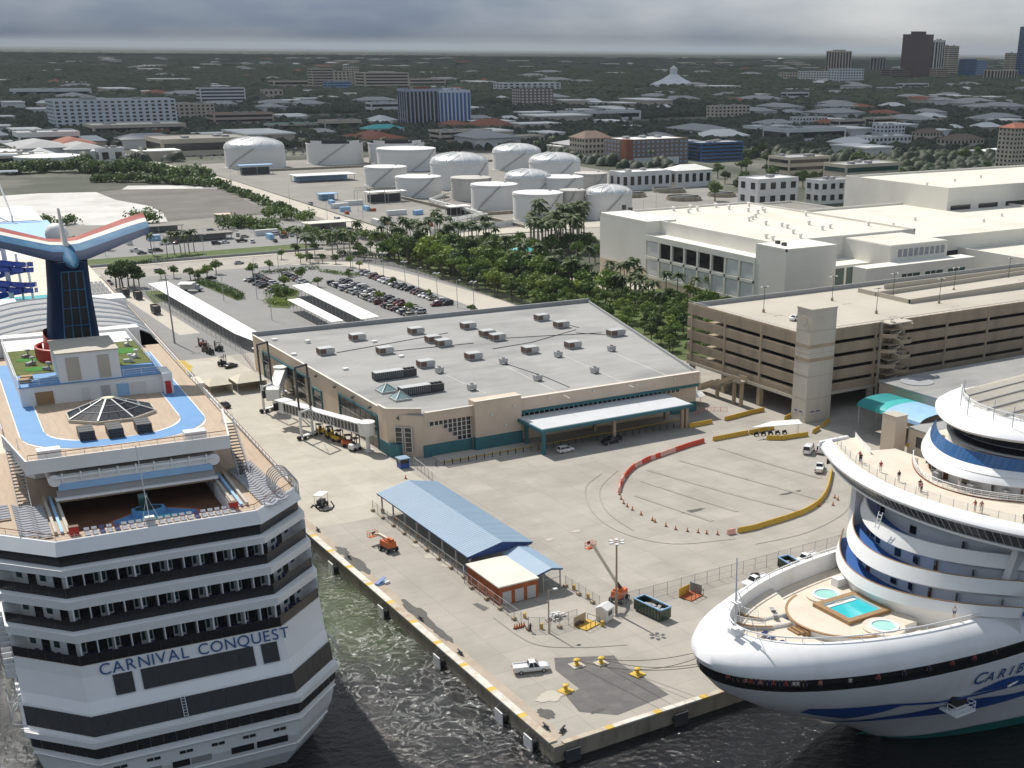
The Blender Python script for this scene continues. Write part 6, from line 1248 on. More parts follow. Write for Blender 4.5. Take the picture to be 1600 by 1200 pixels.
for e in (-1, 1): ms.beam((2+e*4, 303, UZ), (2, 300, 58), .4, .4)
cs(ms, 'radar_mast', M['white']); cs(MB().box(-14, 205, 30, 14, 330, UZ), 'forward_superstructure', M['white']); cs(MB().box(-15, 240, UZ, 15, 285, UZ+.3), 'court', M['sky_blue'])
# port side: promenade slots, lifeboats
for i in range(14): cs(MB().box(-20.12, 9+i*13.0, 9.5, -19.9, 20.5+i*13.0, 12.6), 'promenade_opening', M['glass_dark'])
lbm = MB().loft([[(.0+1.7*k*math.cos(t), v, 1.6+1.5*k*math.sin(t)) for t in [2*PI*i/10 for i in range(10)]] for v, k in ((-5, .1), (-4.2, .65), (-2, 1), (2, 1), (4.2, .65), (5, .1))], True, True)
for i in range(3):
    p = CW(-21.8, 12+i*14, 20.5); o = thing('lifeboat', f'orange and white lifeboat hanging on the port side, {nth(i)} from the stern', 'lifeboat', p, -SD, 'lifeboats of the left ship'); lbm.out('hull', M['orange'], o, True) if i == 0 else put('hull', lb_d, o); lb_d = o.children[0].data
    MB().box(-1.0, -2.6, 2.4, 1.0, 2.6, 3.5).out('cabin', M['orange'], o)
for i in range(12): cs(MB().box(-21.3, 6+i*1.9, 11.8, -19.95, 6.12+i*1.9, 13.0), 'gallery_frame', M['white'])
for e in (-1, 1):
    fr = MB()
    for z in (9.1, 12.4): fr.tube([(e*20.1, -3.5, z), (e*21.6, -2.2, z), (e*21.6, 1.5, z)], .07, 4)
    for k in range(4): fr.tube([(e*21.6, -2.2+k*1.2, 9.1), (e*21.6, -2.2+k*1.2, 10.2), (e*20.1, -2.2+k*1.2, 12.4)], .06, 4)
    cs(fr, 'corner_gallery', M['galv'])
# ================================================================ the white ship whose bow stands at the right
YC = -17.0
PS = thing('cruise_ship', 'white cruise ship with a bow pool and wide bridge wings, cut off at the right', 'ship', (42, YC, 0))
def ps(mb, n, m, smooth=False): return mb.out(n, m, PS, smooth, world=True)
def beam_at(x, xf, w, xm, p=2.0):
    if x >= xm: return w
    u = min(1, (xm-x)/(xm-xf)); return w*max(0, 1-u**p)**.5
def hring(z, xf, w, xm, p=2.0, n=26, xe=150):
    xs_ = [xm-(xm-xf)*math.cos(PI/2*i/n) for i in range(n+1)]+[xe]
    prt = [(x, YC-beam_at(x, xf, w, xm, p), z) for x in reversed(xs_)]; stb = [(x, YC+beam_at(x, xf, w, xm, p), z) for x in xs_[1:]]
    return prt+stb
lower = [(-7, 50, 13, 110, 1.5), (-2.6, 43.2, 15, 100, 1.6), (1.5, 36.5, 15.6, 90, 1.7), (5, 29, 16.2, 80, 1.8), (9, 21, 16.9, 68, 1.9), (12.5, 15.6, 17.4, 60, 2), (14.9, 13.5, 17.6, 58, 2)]
ps(MB().loft([hring(*q) for q in lower], False), 'hull', M['white_hull'], 60)
upper = [(16.8, 12.7, 17.7, 58), (17.6, 12.4, 17.6, 58), (18.6, 13.0, 17.1, 57), (19.5, 14.6, 16.2, 56), (20.1, 16.6, 15.2, 55), (20.3, 18.0, 14.5, 54), (20.25, 18.5, 14.2, 54), (17.6, 18.9, 14.0, 54)]
ps(MB().loft([hring(*q) for q in upper], False), 'whaleback', M['white_hull'], 50)
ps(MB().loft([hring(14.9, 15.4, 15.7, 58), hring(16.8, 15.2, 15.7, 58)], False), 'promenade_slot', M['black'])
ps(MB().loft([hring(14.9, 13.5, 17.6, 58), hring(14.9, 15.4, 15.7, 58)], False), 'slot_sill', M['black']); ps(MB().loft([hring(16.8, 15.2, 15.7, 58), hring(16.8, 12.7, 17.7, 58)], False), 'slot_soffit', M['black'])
# crowd at the slot: small figures in the shade of the promenade
rp_ = random.Random(21); nn = 0
for i in range(26):
    x = 14.6+i*.42 if i < 18 else 23.5+(i-18)*3.7; b = beam_at(x, 14.0, 17.0, 58); 
    for e in ((-1,) if x > 16 else (-1, 1)):
        sh = rp_.choice(('white', 'red', 'black', 'pink', 'navy', 'black', 'navy')); person('stand', sh, 'black', f'passenger in {sh} at the dark promenade slot round the bow, {nth(nn)} from its tip', (x+.25, YC+e*(b-.25), 14.5), math.atan2(e, -.6)+PI/2, 'passengers at the bow slot'); nn += 1
# boot stripe and the blue wave painted on the port bow
def hull_t(x, z):
    "half breadth of the plating at x, z, following the lofted rings"
    for (z0, a0, w0, m0, p0), (z1, a1, w1, m1, p1) in zip(lower[:-1], lower[1:]):
        if z0 <= z <= z1:
            f = (z-z0)/(z1-z0); lo, hi = 0., 1.
            X = lambda i: (m0-(m0-a0)*math.cos(PI/2*i))*(1-f)+(m1-(m1-a1)*math.cos(PI/2*i))*f
            if x >= X(1.): return w0*(1-f)+w1*f
            for _ in range(24):
                c = (lo+hi)/2
                if X(c) < x: lo = c
                else: hi = c
            c = math.cos(PI/2*lo); return w0*max(0, 1-c**p0)**.5*(1-f)+w1*max(0, 1-c**p1)**.5*f
    return 17.6
dm('boot_green', (.02, .16, .15), .5, .1, .4)
def decal(name, m, lo, hi, x0, x1, n=48, off=.2, nz=10):
    "a patch of paint lying on the port hull between heights lo(x) and hi(x)"
    rg = []
    for i in range(n+1):
        x = x0+(x1-x0)*i/n; a, b = lo(x), hi(x); b = max(b, a+.01); rg.append([(x, YC-hull_t(x, a+(b-a)*k/nz)-off, a+(b-a)*k/nz) for k in range(nz+1)])
    return ps(MB().loft(rg, False), name, m)
decal('boot_stripe', M['boot_green'], lambda x: -2.6, lambda x: min(-.6, -2.4+max(0, (x-41))*.12), 41.5, 130, 60)
hi1 = lambda x: 11.0-.03*(x-23.6) if x < 34 else max(9.3, 10.7-.17*(x-34))
decal('painted_wave', M['princess_blue'], lambda x: 9.8-.38*(x-23.6) if x < 31 else min(hi1(x)-.45, 7.0+.55*(x-31)), hi1, 23.8, 66, 90)
decal('painted_wave', M['princess_blue'], lambda x: 5.0+.5*math.sin((x-30)*.22)+.02*(x-30), lambda x: 5.1+min(2.9, (x-30)*.42)*(.8+.2*math.sin(x*.3)), 30.2, 110, 100)
decal('painted_wave', M['princess_blue'], lambda x: 9.6+.2*math.sin(x*.2), lambda x: 9.62+max(0, 1.5*math.sin((x-47)*.27)), 47, 58.6, 30)
# name on the port bow: each letter laid on the flared plating
cu_x = 45.6
for ch in 'CARIBBEAN PRINCESS':
    if ch != ' ':
        z0_ = 11.7; t0, t1 = hull_t(cu_x, z0_), hull_t(cu_x+1.6, z0_); tz = hull_t(cu_x+.8, z0_+2.0)
        xa = Vector((1.6, -(t1-t0), 0)); ya = Vector((0, -(tz-hull_t(cu_x+.8, z0_)), 2.0)); letter('name_letter', ch, 2.9 if ch == 'C' and cu_x < 46 else 2.35, M['letter_blue'], PS, frame_mw((cu_x-42, -t0-.3, z0_), xa, ya), .18)
    cu_x += 1.35 if ch == 'I' else 2.15
# tender door folded down with its railed platform, and a mooring port
tx, tz_ = 45.6, 7.8; tt = hull_t(tx, tz_)
ps(MB().box(tx-2.2, YC-tt-2.6, tz_-.5, tx+1.6, YC-tt+.5, tz_-.2), 'tender_platform', M['white']); ps(MB().box(tx-1.6, YC-hull_t(tx, 9)-.12, tz_, tx+1.5, YC-hull_t(tx, 9)+.6, tz_+2.4), 'hull_door_opening', M['black'])
rl = MB()
for (a, b) in ((-2.1, -2.5), (-.4, -2.5), (1.5, -2.5), (1.5, -.8), (-2.1, -.8)): rl.cyl((tx+a, YC-tt+b, tz_-.2), (tx+a, YC-tt+b, tz_+1.0), .06, 5)
for z in (.4, 1.0): rl.tube([(tx-2.1, YC-tt-.8, tz_+z), (tx-2.1, YC-tt-2.5, tz_+z), (tx+1.5, YC-tt-2.5, tz_+z), (tx+1.5, YC-tt-.8, tz_+z)], .05, 5)
ps(rl, 'platform_rail', M['white']); tx = 54; ps(MB().box(tx-.9, YC-hull_t(tx, 10)-.15, 9.6, tx+.9, YC-hull_t(tx, 10)+.5, 10.4), 'mooring_port', M['black']); ps(MB().cyl((tx-.9, YC-hull_t(tx, 9.6)-.3, 9.5), (tx+1.0, YC-hull_t(tx, 9.6)-.3, 9.8), .16, 8), 'port_lip', M['white'])
# whaleback: rail round the well, bow mast, scuppers
rim_ = [(x, YC+e*beam_at(x, 18.3, 14.3, 54)) for e in (-1,) for x in [54-35.7*math.cos(PI/2*i/30) for i in range(30, -1, -1)]]+[(x, YC+beam_at(x, 18.3, 14.3, 54)) for x in [54-35.7*math.cos(PI/2*i/30) for i in range(1, 28)]]
ps(MB().tube([(x, y, 20.95) for x, y in rim_], .1, 6), 'well_handrail', M['white']); pm_ = MB()
for i in range(0, len(rim_), 2): pm_.cyl((*rim_[i], 20.3), (*rim_[i], 20.95), .06, 5)
tag(ps(pm_, 'rail_posts', M['white']), kind='stuff')
ps(MB().cyl((17.6, YC-.2, 19.6), (17.3, YC-.2, 31), .16, 8, .08).cyl((17.3, YC-.2, 27), (19.6, YC-2.6, 20.2), .04, 4).cyl((17.3, YC-.2, 27), (20.2, YC+2, 20.4), .04, 4).box(17.1, YC-.9, 24.6, 17.9, YC+.5, 24.75), 'bow_mast', M['white']); ps(MB().box(16.9, YC-1.0, 19.3, 18.4, YC+.6, 20.9).box(16.4, YC-1.6, 20.6, 17.2, YC-.8, 21.6), 'mast_base', M['white'])
lad = MB()
for e in (-.3, .3): lad.beam((17.2+e, YC-1.2, 19.8), (17.2+e+.8, YC-4.6, 19.0), .06, .06)
for i in range(8): lad.beam((16.9+.1*i, YC-1.3-.42*i, 19.78-.1*i), (17.5+.1*i, YC-1.3-.42*i, 19.78-.1*i), .05, .05)
ps(lad, 'bow_ladder', M['white'])
# pool terrace in the bow
WZ = 17.7
ps(MB().poly([(x, y, WZ) for x, y in [(x, YC+e*beam_at(x, 19, 13.9, 54)) for e, seq in ((-1, range(26, -1, -1)), (1, range(1, 27))) for x in [54-35*math.cos(PI/2*i/26) for i in seq]]]), 'well_deck', M['deck_cream'])
def curved(cx, ct, rx, ry, a0, a1, n=18): return [(cx+rx*math.cos(a0+(a1-a0)*i/n), YC+ct+ry*math.sin(a0+(a1-a0)*i/n)) for i in range(n+1)]
plat = curved(37.6, -.4, 8.8, 8.2, PI*.60, PI*1.42)+[(43.0, YC-8.0), (44.4, YC-3), (44.6, YC+7.6)]
ps(MB().prism(plat, WZ, 18.6), 'pool_platform', M['white']); ps(MB().prism(plat, 18.6, 18.66), 'platform_deck', M['deck_cream']); ps(MB().strip(plat[:19], 18.56, 18.7, -.35), 'platform_edge', M['wood'])
for (cx, ct) in ((38.0, 4.9), (37.5, -7.2)):
    ps(MB().lathe([(2.9, 18.5), (2.9, 18.95), (2.0, 18.95)], 28, (cx, YC+ct, 0)), 'spa_step', M['deck_cream'], True); ps(MB().lathe([(2.05, 18.95), (2.05, 19.1), (1.65, 19.12), (1.6, 18.9), (1.0, 18.8), (0, 18.8)], 28, (cx, YC+ct, 0)), 'spa_shell', M['white'], True)
    ps(MB().lathe([(1.62, 18.98), (0, 18.98)], 28, (cx, YC+ct, 0)), 'spa_water', M['spa_water'])
X0, X1, T0, T1 = 35.0, 41.0, -3.2, 2.4
for b in ((X0-.9, T0-.9, X1+.9, T0), (X0-.9, T1, X1+.9, T1+.9), (X0-.9, T0, X0, T1), (X1, T0, X1+.9, T1)): ps(MB().box(b[0], YC+b[1], 18.62, b[2], YC+b[3], 19.2), 'pool_coping', M['wood'])
for b in ((X0-.0, T0, X1, T0+.06), (X0, T1-.06, X1, T1), (X0, T0, X0+.06, T1), (X1-.06, T0, X1, T1)): ps(MB().box(b[0], YC+b[1], 18.0, b[2], YC+b[3], 19.15), 'pool_wall', M['white'])
ps(MB().box(X0, YC+T0, 17.95, X1, YC+T1, 18.05), 'pool_floor', M['pool_water']); ps(MB().poly([(X0+.05, YC+T0+.05, 18.75), (X1-.05, YC+T0+.05, 18.75), (X1-.05, YC+T1-.05, 18.75), (X0+.05, YC+T1-.05, 18.75)]), 'pool_water', M['pool_water'])
ps(MB().box(X0+.3, YC+T1-.9, 18.4, X1-.3, YC+T1-.08, 18.85), 'pool_ledge', M['white'])
for k, (pl, z) in enumerate(((curved(35, 7.4, 10.5, 6.2, PI*.72, PI*1.18, 12)+[(31.0, YC+3.6), (34, YC+12)], 18.5), (curved(31, 6.6, 8.5, 5.4, PI*.80, PI*1.30, 12)+[(29, YC+1.6), (28.5, YC+9.6)], 18.15))):
    ps(MB().prism(pl, WZ, z), 'terrace_step', M['white']); ps(MB().prism(offset(pl, .12, True), z, z+.04), 'terrace_deck', M['deck_cream']); ps(MB().strip(pl[:13], z-.04, z+.08, -.3), 'terrace_edge', M['wood'])
    rl = MB()
    for h in (.4, .75, 1.05): rl.tube([(x, y, z+h) for x, y in pl[1:12]], .05, 4)
    for x, y in pl[1:12:2]: rl.cyl((x, y, z), (x, y, z+1.05), .05, 4)
    ps(rl, 'terrace_rail', M['white'])
for k in range(3): ps(MB().box(27.6+k*.4, YC-1.2-.5*k, WZ, 30.0, YC+1.0-.3*k, WZ+.25+.22*k), 'wooden_step', M['wood'])
for i, (x, t, rz, c) in enumerate(((23.6, 1.2, .4, 'fabric_navy'), (23.4, -.4, .2, 'fabric_navy'), (23.6, -2.0, 0, 'fabric_navy'), (24.0, -3.6, -.2, 'fabric_navy'), (24.9, -5.0, -.4, 'fabric_navy'), (26.0, -6.2, -.6, 'fabric_navy'), (28.0, 4.0, .9, 'far_grey'), (28.8, 5.6, 1.1, 'far_grey'))):
    lounger((x, YC+t, WZ+.02 if c == 'fabric_navy' else 18.2), rz+PI/2, c, f'{"navy covered" if c == "fabric_navy" else "pale"} lounger in the bow well, {nth(i)} round from the ship\'s right side', 'loungers in the bow well')
for i, (x, t) in enumerate(((29.2, -9.0), (33.6, -10.8), (35.0, -11.2))):
    o = thing('bow_table', f'small blue topped round table near the port rail of the bow, {nth(i)} from the bow', 'table', (x, YC+t, WZ), 0, 'blue tables in the bow'); MB().cyl((0, 0, .75), (0, 0, .85), .9, 16).out('top', M['sky_blue'], o); MB().cyl((0, 0, 0), (0, 0, .75), .7, 10, .6).out('base', M['white'], o)
ps(MB().box(41.4, YC+6.2, 18.66, 43.8, YC+7.6, 19.9), 'deck_locker', M['white'])
# ---------------------------------------------------------------- curved superstructure
def arc(xf, k, w, n=32): return [(xf+k*t*t, YC+t) for t in [w-2*w*i/n for i in range(n+1)]]
def house(name, m, xf, k, w, z0, z1, xe=150, smooth=60):
    a = arc(xf, k, w); return ps(MB().loft([[(x, y, z) for x, y in a]+[(xe, YC-w, z), (xe, YC+w, z)] for z in (z0, z1)], True), name, m, smooth)
def floor(name, m, xf, k, w, z, xe=150):
    return ps(MB().poly([(x, y, z) for x, y in reversed(arc(xf, k, w)+[(xe, YC-w), (xe, YC+w)])]), name, m)
def bulwark(name, m, prof, k, w, smooth=50):
    "prof: (xf, z) pairs of a closed band section swept along the arc"
    return ps(MB().loft([[(x, y, z) for x, y in arc(xf, k, w)] for xf, z in prof+[prof[0]]], False), name, m, smooth)
wpm = MB().box(-.08, -.55, -.55, .08, .55, .55).mesh('cabin_window', M['glass_dark']); wfm = MB().box(-.06, -.68, -.68, .05, .68, .68).mesh('window_frame', M['galv'])
wdm = MB().box(-.08, -.5, 0, .08, .5, 2.1).mesh('wooden_door', M['wood_door']); wdp = MB().box(-.1, -.35, 1.05, .0, .35, 1.85).mesh('door_pane', M['far_grey'])
def wall_items(xf, k, z, ws, ds):
    for t in ws:
        a = math.atan(2*k*t); o = put('cabin_window', wpm, PS, (xf+k*t*t-42-.06, t, z+1.0), a); put('window_frame', wfm, o, (.05, 0, 0))
    for t in ds:
        a = math.atan(2*k*t); o = put('wooden_door', wdm, PS, (xf+k*t*t-42-.06, t, z+.08), a); put('door_pane', wdp, o)
K1 = .036
ps(MB().loft([[(x, y, z) for x, y in arc(xf, K1, 17.4)] for xf, z in ((42.4, 17.6), (41.3, 20.9))], False), 'lower_front_wall', M['white'], 60); floor('blue_deck', M['princess_deck'], 41.3, K1, 17.3, 20.5)
bulwark('deck_bulwark', M['white'], [(41.4, 20.3), (41.0, 20.5), (41.5, 21.9), (41.8, 21.9), (41.6, 20.5)], K1, 17.5); ps(MB().tube([(x, y, 21.98) for x, y in arc(41.65, K1, 17.5)], .09, 5), 'wooden_rail', M['wood'])
house('cabin_front', M['white'], 45.6, .032, 17.0, 20.5, 23.5); wall_items(45.6, .032, 20.5, (9.6, 7.6, -.6, -3.4, -9.6, -14.4, 12.6), (5.2, -6.2))
floor('blue_deck', M['princess_deck'], 43.4, K1, 17.3, 23.5); bulwark('deck_bulwark', M['white'], [(44.6, 22.9), (43.2, 23.0), (42.9, 23.3), (43.8, 25.1), (44.1, 25.1), (43.6, 23.5)], K1, 17.6)
ps(MB().tube([(x, y, 25.17) for x, y in arc(43.95, K1, 17.6)], .08, 5), 'wooden_rail', M['wood'])
house('cabin_front', M['white'], 48.0, .032, 17.0, 23.5, 26.6); wall_items(48.0, .032, 23.5, (8.6, 6.4, 1.4, -2.0, -9.8, -13.8), (10.4, -5.0))
floor('blue_deck', M['princess_deck'], 46.0, .034, 17.3, 26.6); bulwark('deck_bulwark', M['white'], [(47.2, 26.0), (46.0, 26.1), (45.7, 26.4), (46.5, 28.2), (46.8, 28.2), (46.3, 26.6)], .034, 17.6)
house('cabin_front', M['white'], 50.2, .03, 17.0, 26.6, 30.2); wall_items(50.2, .03, 26.6, (1.0, -7.0, 9.5), ())
lb = MB()
for e in (-.35, .35): lb.beam((45.3, YC+3.4+e, 28.0), (45.9, YC+3.4+e, 30.4), .1, .1)
for i in range(4): lb.beam((45.3+.15*i, YC+3.05, 28.3+.55*i), (45.3+.15*i, YC+3.75, 28.3+.55*i), .08, .08)
ps(lb, 'boarding_ladder', M['white'])
# bridge with wings, raked windows
KB, WB = .0125, 25.0
bot = arc(48.2, KB, WB, 48); top = arc(46.6, KB, WB+.3, 48)
ps(MB().loft([[(x, y, 30.0) for x, y in bot], [(x+4.2, y, 30.0) for x, y in bot]], False), 'wing_underside', M['far_white'])
bulwark('bridge_sill', M['white'], [(48.3, 29.9), (47.9, 30.15), (47.9, 30.4), (48.4, 30.5)], KB, WB)
for i in range(48):
    a, b = 1-.03, .03
    q = [Vector((*bot[i], 30.4)).lerp(Vector((*bot[i+1], 30.4)), .04), Vector((*bot[i], 30.4)).lerp(Vector((*bot[i+1], 30.4)), .96), Vector((*top[i], 32.4)).lerp(Vector((*top[i+1], 32.4)), .96), Vector((*top[i], 32.4)).lerp(Vector((*top[i+1], 32.4)), .04)]
    ps(MB()._a(q+[p+Vector((.12, 0, 0)) for p in q], [(3, 2, 1, 0), (4, 5, 6, 7)]), 'bridge_window', M['glass_smoke'])
    ps(MB().beam(Vector((*bot[i], 30.4)), Vector((*top[i], 32.45)), .1, .12), 'window_mullion', M['galv'])
ps(MB().loft([[(x+3.0, y, 30.4) for x, y in bot], [(x+4.4, y, 32.6) for x, y in top]], False), 'bridge_back_wall', M['far_grey'])
bulwark('bridge_brow', M['white_hull'], [(46.7, 32.4), (45.9, 32.6), (45.7, 33.0), (46.1, 33.5), (47.2, 33.85), (48.0, 33.8), (48.0, 33.4), (47.5, 32.5)], KB, WB+.4, 60)
for e in (-1, 1):
    x = 48.2+KB*WB*WB; ps(MB().loft([[(46.6+KB*WB*WB-.9, YC+e*(WB+.2), z), (x+3.6, YC+e*(WB+.2), z), (x+3.6, YC+e*(WB+.7), z), (46.6+KB*WB*WB-.6, YC+e*(WB+.7), z)] for z in (32.3, 33.8)], True, True), 'wing_cap', M['white_hull']); ps(MB().box(x-1, YC+e*(WB-.2)-.1, 30.0, x+3.4, YC+e*(WB-.2)+.1, 32.4), 'wing_end_window', M['glass_smoke'])
    ps(MB().loft([[(49.6+KB*256+a*1.5, YC+e*15.6+b*1.0, 30.1) for a, b in ((0, 0), (1, 0), (1, 1), (0, 1))], [(51.8+a*1.9, YC+e*14.6+b*1.2, 22.5) for a, b in ((0, 0), (1, 0), (1, 1), (0, 1))]], True), 'wing_strut', M['far_white'])
wd = arc(47.4, KB, WB, 32); wdk = [(x, y, 33.42) for x, y in wd]+[(x+5.6 if abs(y-YC) > 17.4 else 62, y, 33.42) for x, y in reversed(wd)]; ps(MB().poly(list(reversed(wdk))), 'bridge_top_deck', M['deck_cream'])
gr = MB(); gp_ = MB()
gr.loft([[(x+1.2, y, z) for x, y in arc(47.6, KB, 23.6, 40)] for z in (33.45, 34.6)], False); ps(gr, 'glass_screen', M['clear_glass'])
for x, y in arc(48.8, KB, 23.6, 22): gp_.cyl((x, y, 33.4), (x, y, 34.65), .045, 5)
tag(ps(gp_, 'screen_posts', M['galv']), kind='stuff')
ps(MB().loft([[(x+5.6, y, z) for x, y in arc(47.4, KB, WB, 32) if y-YC > 16.9] for z in (33.4, 34.4)], False), 'wing_back_rail', M['white'])
K4 = .045
house('deckhouse', M['white'], 57.2, K4, 13.6, 33.4, 36.2); wall_items(57.2, K4, 33.4, (5.6, -1.2, -5.2, 8.2), (7.0, -8.6, 2.4))
def white_rail(xf, k, w, z, n=26, h=1.1):
    rl = MB()
    for hh in (.3, .6, .85): rl.tube([(x, y, z+hh) for x, y in arc(xf, k, w, n)], .04, 4)
    for x, y in arc(xf, k, w, n): rl.cyl((x, y, z), (x, y, z+h), .05, 4)
    tag(ps(rl, 'rail_bars', M['white']), kind='stuff'); ps(MB().tube([(x, y, z+h) for x, y in arc(xf, k, w, n)], .07, 5), 'handrail', M['white']); ps(MB().tube([(x, y, z+.06) for x, y in arc(xf, k, w, n)], .12, 5), 'rail_foot', M['brick'])
white_rail(54.0, K4, 12.6, 33.42)
for i, t in enumerate((-7.6, -3.4, 3.0)): ps(MB().box(55.6+K4*t*t-.4, YC+t-.5, 33.42, 55.6+K4*t*t+.6, YC+t+.5, 34.6), 'deck_locker', M['far_grey'])
floor('observation_floor', M['deck_cream'], 56.2, K4, 14, 36.2)
bulwark('observation_bulwark', M['white_hull'], [(56.2, 34.9), (55.5, 35.2), (56.9, 37.0), (57.2, 37.0), (57.0, 35.6)], K4, 14.2, 60)
ga, gb = arc(57.1, K4, 14.0, 34), arc(58.2, K4, 13.6, 34)
for i in range(34):
    q = [Vector((*ga[i], 36.95)).lerp(Vector((*ga[i+1], 36.95)), .03), Vector((*ga[i], 36.95)).lerp(Vector((*ga[i+1], 36.95)), .97), Vector((*gb[i], 38.5)).lerp(Vector((*gb[i+1], 38.5)), .97), Vector((*gb[i], 38.5)).lerp(Vector((*gb[i+1], 38.5)), .03)]
    ps(MB()._a(q+[p+Vector((.1, 0, -.02)) for p in q], [(3, 2, 1, 0), (4, 5, 6, 7)]), 'blue_glass_screen', M['glass_blue'])
house('lounge_wall', M['white'], 61.0, K4, 13.0, 36.2, 41.0)
wa = arc(60.85, K4, 13.0, 40)
for i in range(40):
    for z0_, z1_ in ((38.3, 39.2), (39.3, 40.4)):
        q0, q1 = Vector((*wa[i], 0)).lerp(Vector((*wa[i+1], 0)), .06), Vector((*wa[i], 0)).lerp(Vector((*wa[i+1], 0)), .94)
        ps(MB()._a([(q0.x, q0.y, z0_), (q1.x, q1.y, z0_), (q1.x, q1.y, z1_), (q0.x, q0.y, z1_), (q0.x+.3, q0.y, z0_), (q1.x+.3, q1.y, z0_), (q1.x+.3, q1.y, z1_), (q0.x+.3, q0.y, z1_)], [(3, 2, 1, 0), (0, 1, 5, 4), (3, 7, 6, 2), (0, 4, 7, 3), (1, 2, 6, 5)]), 'lounge_window', M['glass_dark'])
bulwark('window_sill', M['galv'], [(60.6, 37.9), (60.3, 38.1), (60.4, 38.3), (61, 38.3)], K4, 13.2)
bulwark('roof_brow', M['white_hull'], [(60.5, 40.5), (58.0, 40.9), (57.6, 41.3), (58.2, 41.8), (60.5, 42.4), (63.0, 42.8), (63.5, 42.5)], K4, 13.6, 60)
rr_ = arc(62.4, K4, 13.2, 20)
ps(MB().poly([(x, y, 42.55) for x, y in reversed(rr_+[(150, YC-13.2), (150, YC+13.2)])]), 'top_roof', M['white'])
for i in range(7):
    t = -11+i*3.4; x0_ = 64.2+K4*t*t; ps(MB()._a([(x0_, YC+t, 42.62), (x0_+.5, YC+t+3.0, 42.62), (x0_+34, YC+t+3.0, 44.2), (x0_+34, YC+t, 44.2)], [(0, 3, 2, 1), (0, 1, 2, 3)]), 'roof_panel', M['roof_cream']); ps(MB().beam((x0_, YC+t-.1, 42.8), (x0_+34, YC+t-.1, 44.4), .22, .22), 'roof_rib', M['far_grey'])
po = MB()
for x, t in ((60.2, 2.6), (61.5, -1.2), (60.0, -5.0), (61.4, 6.4), (62.0, -8.0), (63, 9)): po.cyl((x+K4*t*t, YC+t, 42.4), (x+K4*t*t, YC+t, 45.4), .06, 5)
tag(ps(po, 'roof_posts', M['galv']), kind='stuff'); white_rail(63.0, K4, 12.4, 42.6, 18, 1.0)
for i, (x, t, k, s, b, l) in enumerate(((52.0, 14.4, 'stand', 'black', 'navy', 'in black standing near the wing tip with a companion behind'), (51.7, 9.9, 'stand', 'red', 'white', 'in a red top standing alone on the wing deck'), (50.8, 5.3, 'stand', 'black', 'white', 'in black standing alone mid-way along the wing deck'), (50.0, .1, 'lean', 'pink', 'black', 'leaning over the glass screen, left of a pair'), (50.5, .9, 'stand', 'black', 'navy', 'in black, right of the leaning pair'), (55.2, -2.0, 'stand', 'white', 'white', 'all in white beside the deckhouse rail'), (50.5, -9.2, 'lean', 'red', 'white', 'in red at the screen, left of a pair farther right'), (50.9, -9.9, 'stand', 'pink', 'white', 'in pink, right of the pair at the screen'), (52.2, -16.0, 'stand', 'black', 'black', 'in black at the right edge of the picture'), (52.6, 15.2, 'lean', 'red', 'black', 'bending at the wing tip behind the one in black'), (44.9, -12.6, 'stand', 'white', 'navy', 'in white on the lower blue deck walkway'))):
    z = 33.45 if i < 10 else 20.55; person(k, s, b, 'person '+l, (x, YC+t, z), -1.2+.5*(i % 3) if k == 'stand' else -PI/2, 'passengers on the bridge deck')
# ================================================================ parking garage
GA = thing('parking_garage', 'large tan concrete parking garage with dark horizontal openings', 'building', (139, 110, 0))
def ga(mb, n, m, sm=False): return mb.out(n, m, GA, sm, world=True)
GX0, GX1, GY0, GY1 = 139.0, 330.0, 110.0, 160.0
ga(MB().box(GX0+1.2, GY0+1.2, 5.4, GX1, GY1-1, 5.9), 'floor_slab', M['concrete_tan'])
for z in (9.5, 13.0, 16.6, 20.1): ga(MB().box(GX0+.6, GY0+.6, z-.55, GX1, GY1-.5, z-.1), 'floor_slab', M['concrete_tan'])
ga(MB().box(GX0+.4, GY0+.4, 20.9, GX1, GY1-.4, 21.3), 'roof_deck', M['concrete_pale'])
ga(MB().box(GX0+8, GY0+9, 5.9, GX1, GY1-6, 20.9), 'core_wall', M['black'])  # black block standing in for the shade of the garage interior
spans = [(19.7, 22.9), (16.15, 18.75), (12.6, 15.2), (9.05, 11.65), (6.0, 8.1)]
ybay = [110.05, 126.5, 142.5, 158, 160.2]; xbay = [139.05, 148.5, 165.5, 176, 193, 210, 227, 244, 261, 278, 295, 312, 330]
for z0, z1 in spans:
    for a, b in zip(ybay[:-1], ybay[1:]):
        ga(MB().box(GX0, a+.06, z0, GX0+.45, b-.06, z1), 'spandrel_panel', M['concrete_tan']); rb = MB()
        for k in range(int((z1-z0)/.42)): rb.box(GX0-.06, a+.3, z0+.12+k*.42, GX0+.01, b-.3, z0+.3+k*.42)
        ga(rb, 'spandrel_rib', M['concrete_tan'])
    for a, b in zip(xbay[:-1], xbay[1:]):
        ga(MB().box(a+.06, GY0, z0, b-.06, GY0+.45, z1), 'spandrel_panel', M['concrete_tan']); rb = MB()
        for k in range(int((z1-z0)/.42)): rb.box(a+.3, GY0-.06, z0+.12+k*.42, b-.3, GY0+.01, z0+.3+k*.42)
        ga(rb, 'spandrel_rib', M['concrete_tan'])
for y in ybay[1:-1]: ga(MB().box(GX0-.12, y-.35, 5.2, GX0+.4, y+.35, 22.0), 'pilaster', M['concrete_tan'])
for x in xbay[1:]: ga(MB().box(x-.35, GY0-.12, 5.2, x+.35, GY0+.4, 22.0), 'pilaster', M['concrete_tan'])
